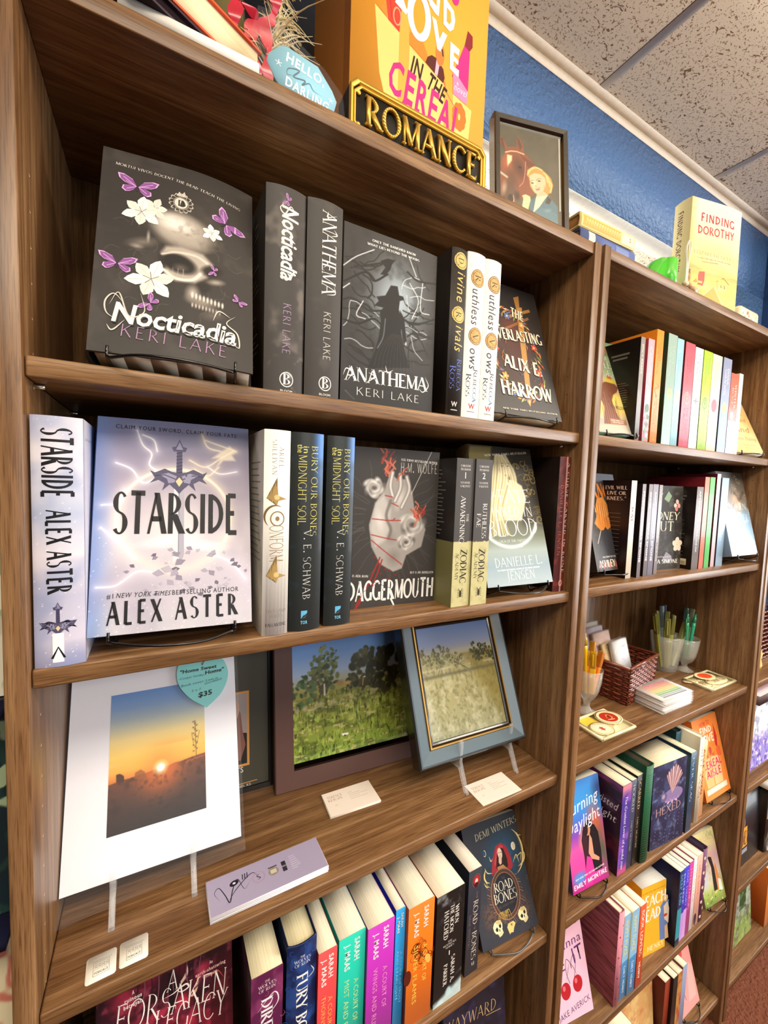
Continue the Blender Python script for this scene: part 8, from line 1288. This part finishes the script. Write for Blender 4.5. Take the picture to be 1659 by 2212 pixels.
def amy_front(F):
    A = Art(F.w, F.h, 1.4); A.vgrad((0, '#6f8a3c'), (30, '#a8bc5c'), (60, '#d9c9b0'), (120, '#cfa8b0'), (150, '#e0cf9c'), (F.h, '#e8dca0')); A.mix(sm(A.noise(16, 4), .5, .75) * .4, '#8a9a6a'); A.blob((20, 70), 22, 40, '#b9c2c8', .8); F.art(A); F.poly([(52, 30), (58, 90), (50, 118), (66, 120), (72, 84), (70, 30)], '#2a2420'); F.poly([(70, 30), (74, 90), (80, 100), (84, 70), (90, 26)], '#e08a4c'); F.oval((64, 122), 5, 6, '#d9a888'); F.oval((76, 108), 5, 6, '#d9a888'); F.poly([(76, 26), (80, 56), (92, 50), (94, 22)], '#f2f0e0')
    F.text('AMY CARLS', (F.w * .5, F.h - 28), 13, '#b9a24a', 84, 'c', 'elegant')
    for i in range(24): F.oval(((i * 31) % 98 + 1, (i * 17) % 30), 3, 2, ['#4d6a2c', '#e8d08a', '#c86a7a', '#7d9a4a'][i % 4], i * 30)
book('pastel garden cover of a walking couple, leaning at the right end of the fifth shelf', (1.5199, 0.0189, 0.4242), 0.100, 0.022, 0.1894, 'paper', -5.5, 15.8, '#b9a888', front=amy_front, mat=PRINT)
wire_easel('wire easel under the pastel garden cover', (1.5199, 0.0189, 0.4242), -5.5, 15.8, S5, 0.100, 0.022, 0.09)
# ================================================================== bookcase two, bottom shelf
def q6(label, x, y, t, h, col, cov, d=0.14, sp=None, pages='#efe4c4', kind='paper'): return book(label, (x, y, S6), d, t, h, kind, so=True, cover=cov, spine=col, sp=sp, pages=pages)
def tan_front(F):
    A = Art(F.w, F.h, 1.6, '#d9a86a'); A.mix(sm(A.noise(22, 4), .4, .7) * .7, '#e8cf8a'); A.mix(sm(A.noise(18, 9), .55, .8) * .6, '#c87a4c'); A.mix(np.clip((A.Y - F.h + 26) / 14, 0, 1) * .7, '#7d7a90'); F.art(A); F.poly([(30, 70), (46, 104), (66, 96), (60, 60)], '#2a1f1a')
book('golden landscape cover standing on the bottom shelf, half hidden by the shelf above', (1.1850, 0.0450, S6), 0.140, 0.030, 0.222, 'paper', -4, 6, '#c89a5c', front=tan_front, mat=PRINT)
q6('cream page tops nearest the left on the bottom shelf', 1.1050, 0.0200, 0.0650, 0.200, '#c86a5c', '#a84a3c')
q6('dark rust paperback spine, left of the page tops on the bottom shelf', 1.3340, 0.0250, 0.0260, 0.205, '#8a3420', '#5c1f14')
q6('black paperback spine with cream page top on the bottom shelf', 1.3620, 0.0180, 0.0220, 0.208, '#26201c', '#1a1512')
q6('tan mottled paperback spine on the bottom shelf', 1.3850, 0.0180, 0.0240, 0.208, '#c8924a', '#8a5a2c', sp=grad_sp('#c8924a', '#a8403c', 8, lambda F: None))
q6('grey-blue paperback spine touching the salmon cover on the bottom shelf', 1.4100, 0.0180, 0.0240, 0.214, '#8d98b8', '#6a3a34')
def pk_front(F): F.rect((0, 0), (F.w, F.h), '#f0a09a'); F.poly([(0, 30), (40, 30), (70, 150), (20, 150)], '#f6c0b8'); F.poly([(60, 20), (100, 20), (110, 90), (86, 110)], '#f4b4ac'); F.text('TRULY', (F.w * .5, F.h - 30), 18, '#f9dcd4', 84, 'c', 'serif'); F.oval((62, F.h - 52), 9, 9, '#d8504c'); F.oval((48, F.h - 58), 6, 7, '#d8605c'); F.line([(34, 84), (48, 30)], 3, '#8a1f4c', True)
book('salmon-pink cover with pale stripes, leaning at the right end of the bottom shelf', (1.4462, 0.0275, 0.1046), 0.1105, 0.020, 0.190, 'paper', .2, 16.8, '#e08a84', front=pk_front, mat=PRINT)
wire_easel('wire easel under the salmon-pink cover', (1.4462, 0.0275, 0.1046), .2, 16.8, S6, 0.1105, 0.020, 0.09)
# ================================================================== bookcase three, sliver in view
g = thing('figurine', 'small golden-cream ceramic figurine on the third bookcase', 'figurine', (1.822, 0.060, 1.0740)); m = MB(); m.lathe([(0, 0), (.016, 0), (.019, .012), (.015, .032), (.018, .050), (.012, .066), (.014, .074), (0, .078)], 20, col='#f0c878'); m.build('body', SATIN, g, smooth=True)
m = MB(); m.ball((0, 0, .088), (.012, .012, .013), '#f4d898'); m.build('head', SATIN, g, smooth=True)
g = thing('woven_tray', 'brown woven tray on stacked goods behind the figurine', 'basket', (1.860, 0.080, 1.0740)); m = MB(); woven(m, [(0, 0), (.16, 0), (.16, .12), (0, .12)], .17, 12); m.build('woven_sides', SATIN, g); m = MB(); m.box((.002, .002, .001), (.158, .118, .004), '#4a1c12'); m.build('bottom', SATIN, g)
def wis(F):
    A = Art(F.w, F.h, 1.4, '#e6eaf0'); A.mix(sm(A.noise(20, 4), .5, .7) * .8, '#8a94b4'); A.mix(np.clip((120 - A.Y) / 40, 0, 1) * .8, '#8a78d8'); A.mix(sm(A.noise(12, 9), .5, .75) * np.clip((120 - A.Y) / 40, 0, 1), '#5a4aa8'); A.mix(sm(A.noise(12, 19), .58, .75) * .8, '#f2f0e0'); F.art(A)
book('purple and white wisteria cover, face out on the third bookcase', (1.7950, 0.0400, 0.7400), 0.15, 0.025, 0.225, 'paper', 0, 3, '#8a78c8', front=wis, mat=PRINT)
flat_item('flat_box', 'flat white and pink box lying on top of the wisteria cover shelf row', 'box', (1.880, 0.085), 0.17, 0.11, 0.03, 0, 0.9650, '#f2e6ea', lambda F: F.rect((20, 20), (150, 90), '#f0c8d4'), edge='#5c4a4c')
def blk(F): F.oval((30, F.h - 36), 12, 22, '#a9b08a'); F.oval((26, F.h - 96), 10, 18, '#6a6f60'); F.rect((4, 60), (50, 124), '#e0a038'); F.text('AMES', (28, 66), 44, '#5c2c14', 44, 'c', 'narrow'); F.rect((4, 40), (50, 54), '#8d98a8')
book('black cover with pale ovals and amber title block, face out on the third bookcase', (1.7950, 0.0400, 0.4100), 0.14, 0.026, 0.235, 'hard', 0, 3, '#17161c', front=blk, mat=GLOSS)
book('black and gold spine standing right of the amber title cover', (1.9420, 0.0300, 0.4100), 0.14, 0.030, 0.230, 'hard', so=True, cover='#2a2018', spine='#241a14', sp=lambda F: (F.rect((3, 120), (F.w - 3, F.h - 8), '#b9985a'), F.curve([(6, 40), (20, 70), (10, 110)], 4, '#c9ac6c')))
lying_book('pale book lying flat on the black and gold spine', 2.130, 0.020, 0.4100 + 0.265, 0.14, 0.030, 0.21, 0, kind='paper', cover='#f0e8d4', pages='#f6f0e2')
def green_front(F):
    A = Art(F.w, F.h, 1.5); A.vgrad((0, '#8fa04a'), (60, '#7d9a4a'), (110, '#a8bcb0'), (F.h, '#7d8458')); A.mix(sm(A.noise(24, 4), .45, .7) * .7, '#5c5048'); A.poly([(80, 100), (96, 216), (150, 216), (130, 100)], '#2f4a24', 3); A.mix(sm(A.noise(10, 9), .5, .75) * .4, '#c9d8b8'); F.art(A)
book('green garden picture book, face out on the bottom shelf of the third bookcase', (1.8050, 0.0500, 0.0926), 0.17, 0.018, 0.235, 'paper', 0, 5, '#6f8a4a', front=green_front, mat=PRINT)
book('orange spine at the far edge of the bottom shelf of the third bookcase', (2.02, 0.03, 0.0926), 0.15, 0.03, 0.22, 'paper', so=True, cover='#c8641f', spine='#e88a2c')
flat_item('shelf_label', 'small white label card hanging on the shelf lip of the third bookcase', 'label', (1.9850, 0.020), 0.036, 0.028, 0.0015, 0, 0.4102, '#f6f2ee')
# ================================================================== left of the bookcase: sliver of a picture-book rack
g = thing('display_rack', 'dark metal display rack standing left of the skull cover bookcase', 'rack', (-0.42, 0.04, 0)); 
m = MB(); m.box((0, .07, 0), (.40, .085, 1.62), '#10181c'); m.build('back_sheet', SATIN, g)
for z in (0.84, 0.96, 1.1460, 1.388): m = MB(); m.box((0, -.006, z - .010), (.408, .07, z), '#1d1f38'); m.build('ledge', SATIN, g)
def redpat(seed, c0, c1):
    def f(F):
        A = Art(F.w, F.h, 1.6, c0); A.mix(sm(A.noise(34, seed, 2), .5, .56), c1); A.mix(sm(A.noise(34, seed, 2), .62, .68), c0); A.mix(sm(A.noise(22, seed + 5, 2), .64, .68), '#9fb08a'); F.art(A)
    return f
for nm, lab, z, h, fr in (('picture_book', 'cream picture book with faint line drawing, top ledge of the dark rack', 1.389, .20, redpat(3, '#e9dfc6', '#cfc4ae')), ('picture_book', 'dark teal picture book on the second ledge of the dark rack', 1.1470, .225, redpat(5, '#16262c', '#1f3a34')), ('picture_book', 'cream picture book with coral scrolls on the third ledge of the dark rack', 0.961, .17, redpat(7, '#ecdcb4', '#cf7a66')), ('picture_book', 'cream picture book with red flower on the lowest visible ledge of the dark rack', 0.841, .108, redpat(9, '#efe0bc', '#c8483c'))):
    book(lab, (-0.235, 0.070, z), 0.225, 0.012, h, 'hard', 0, 3, '#e6d8b4', front=fr, name=nm, mat=PRINT)
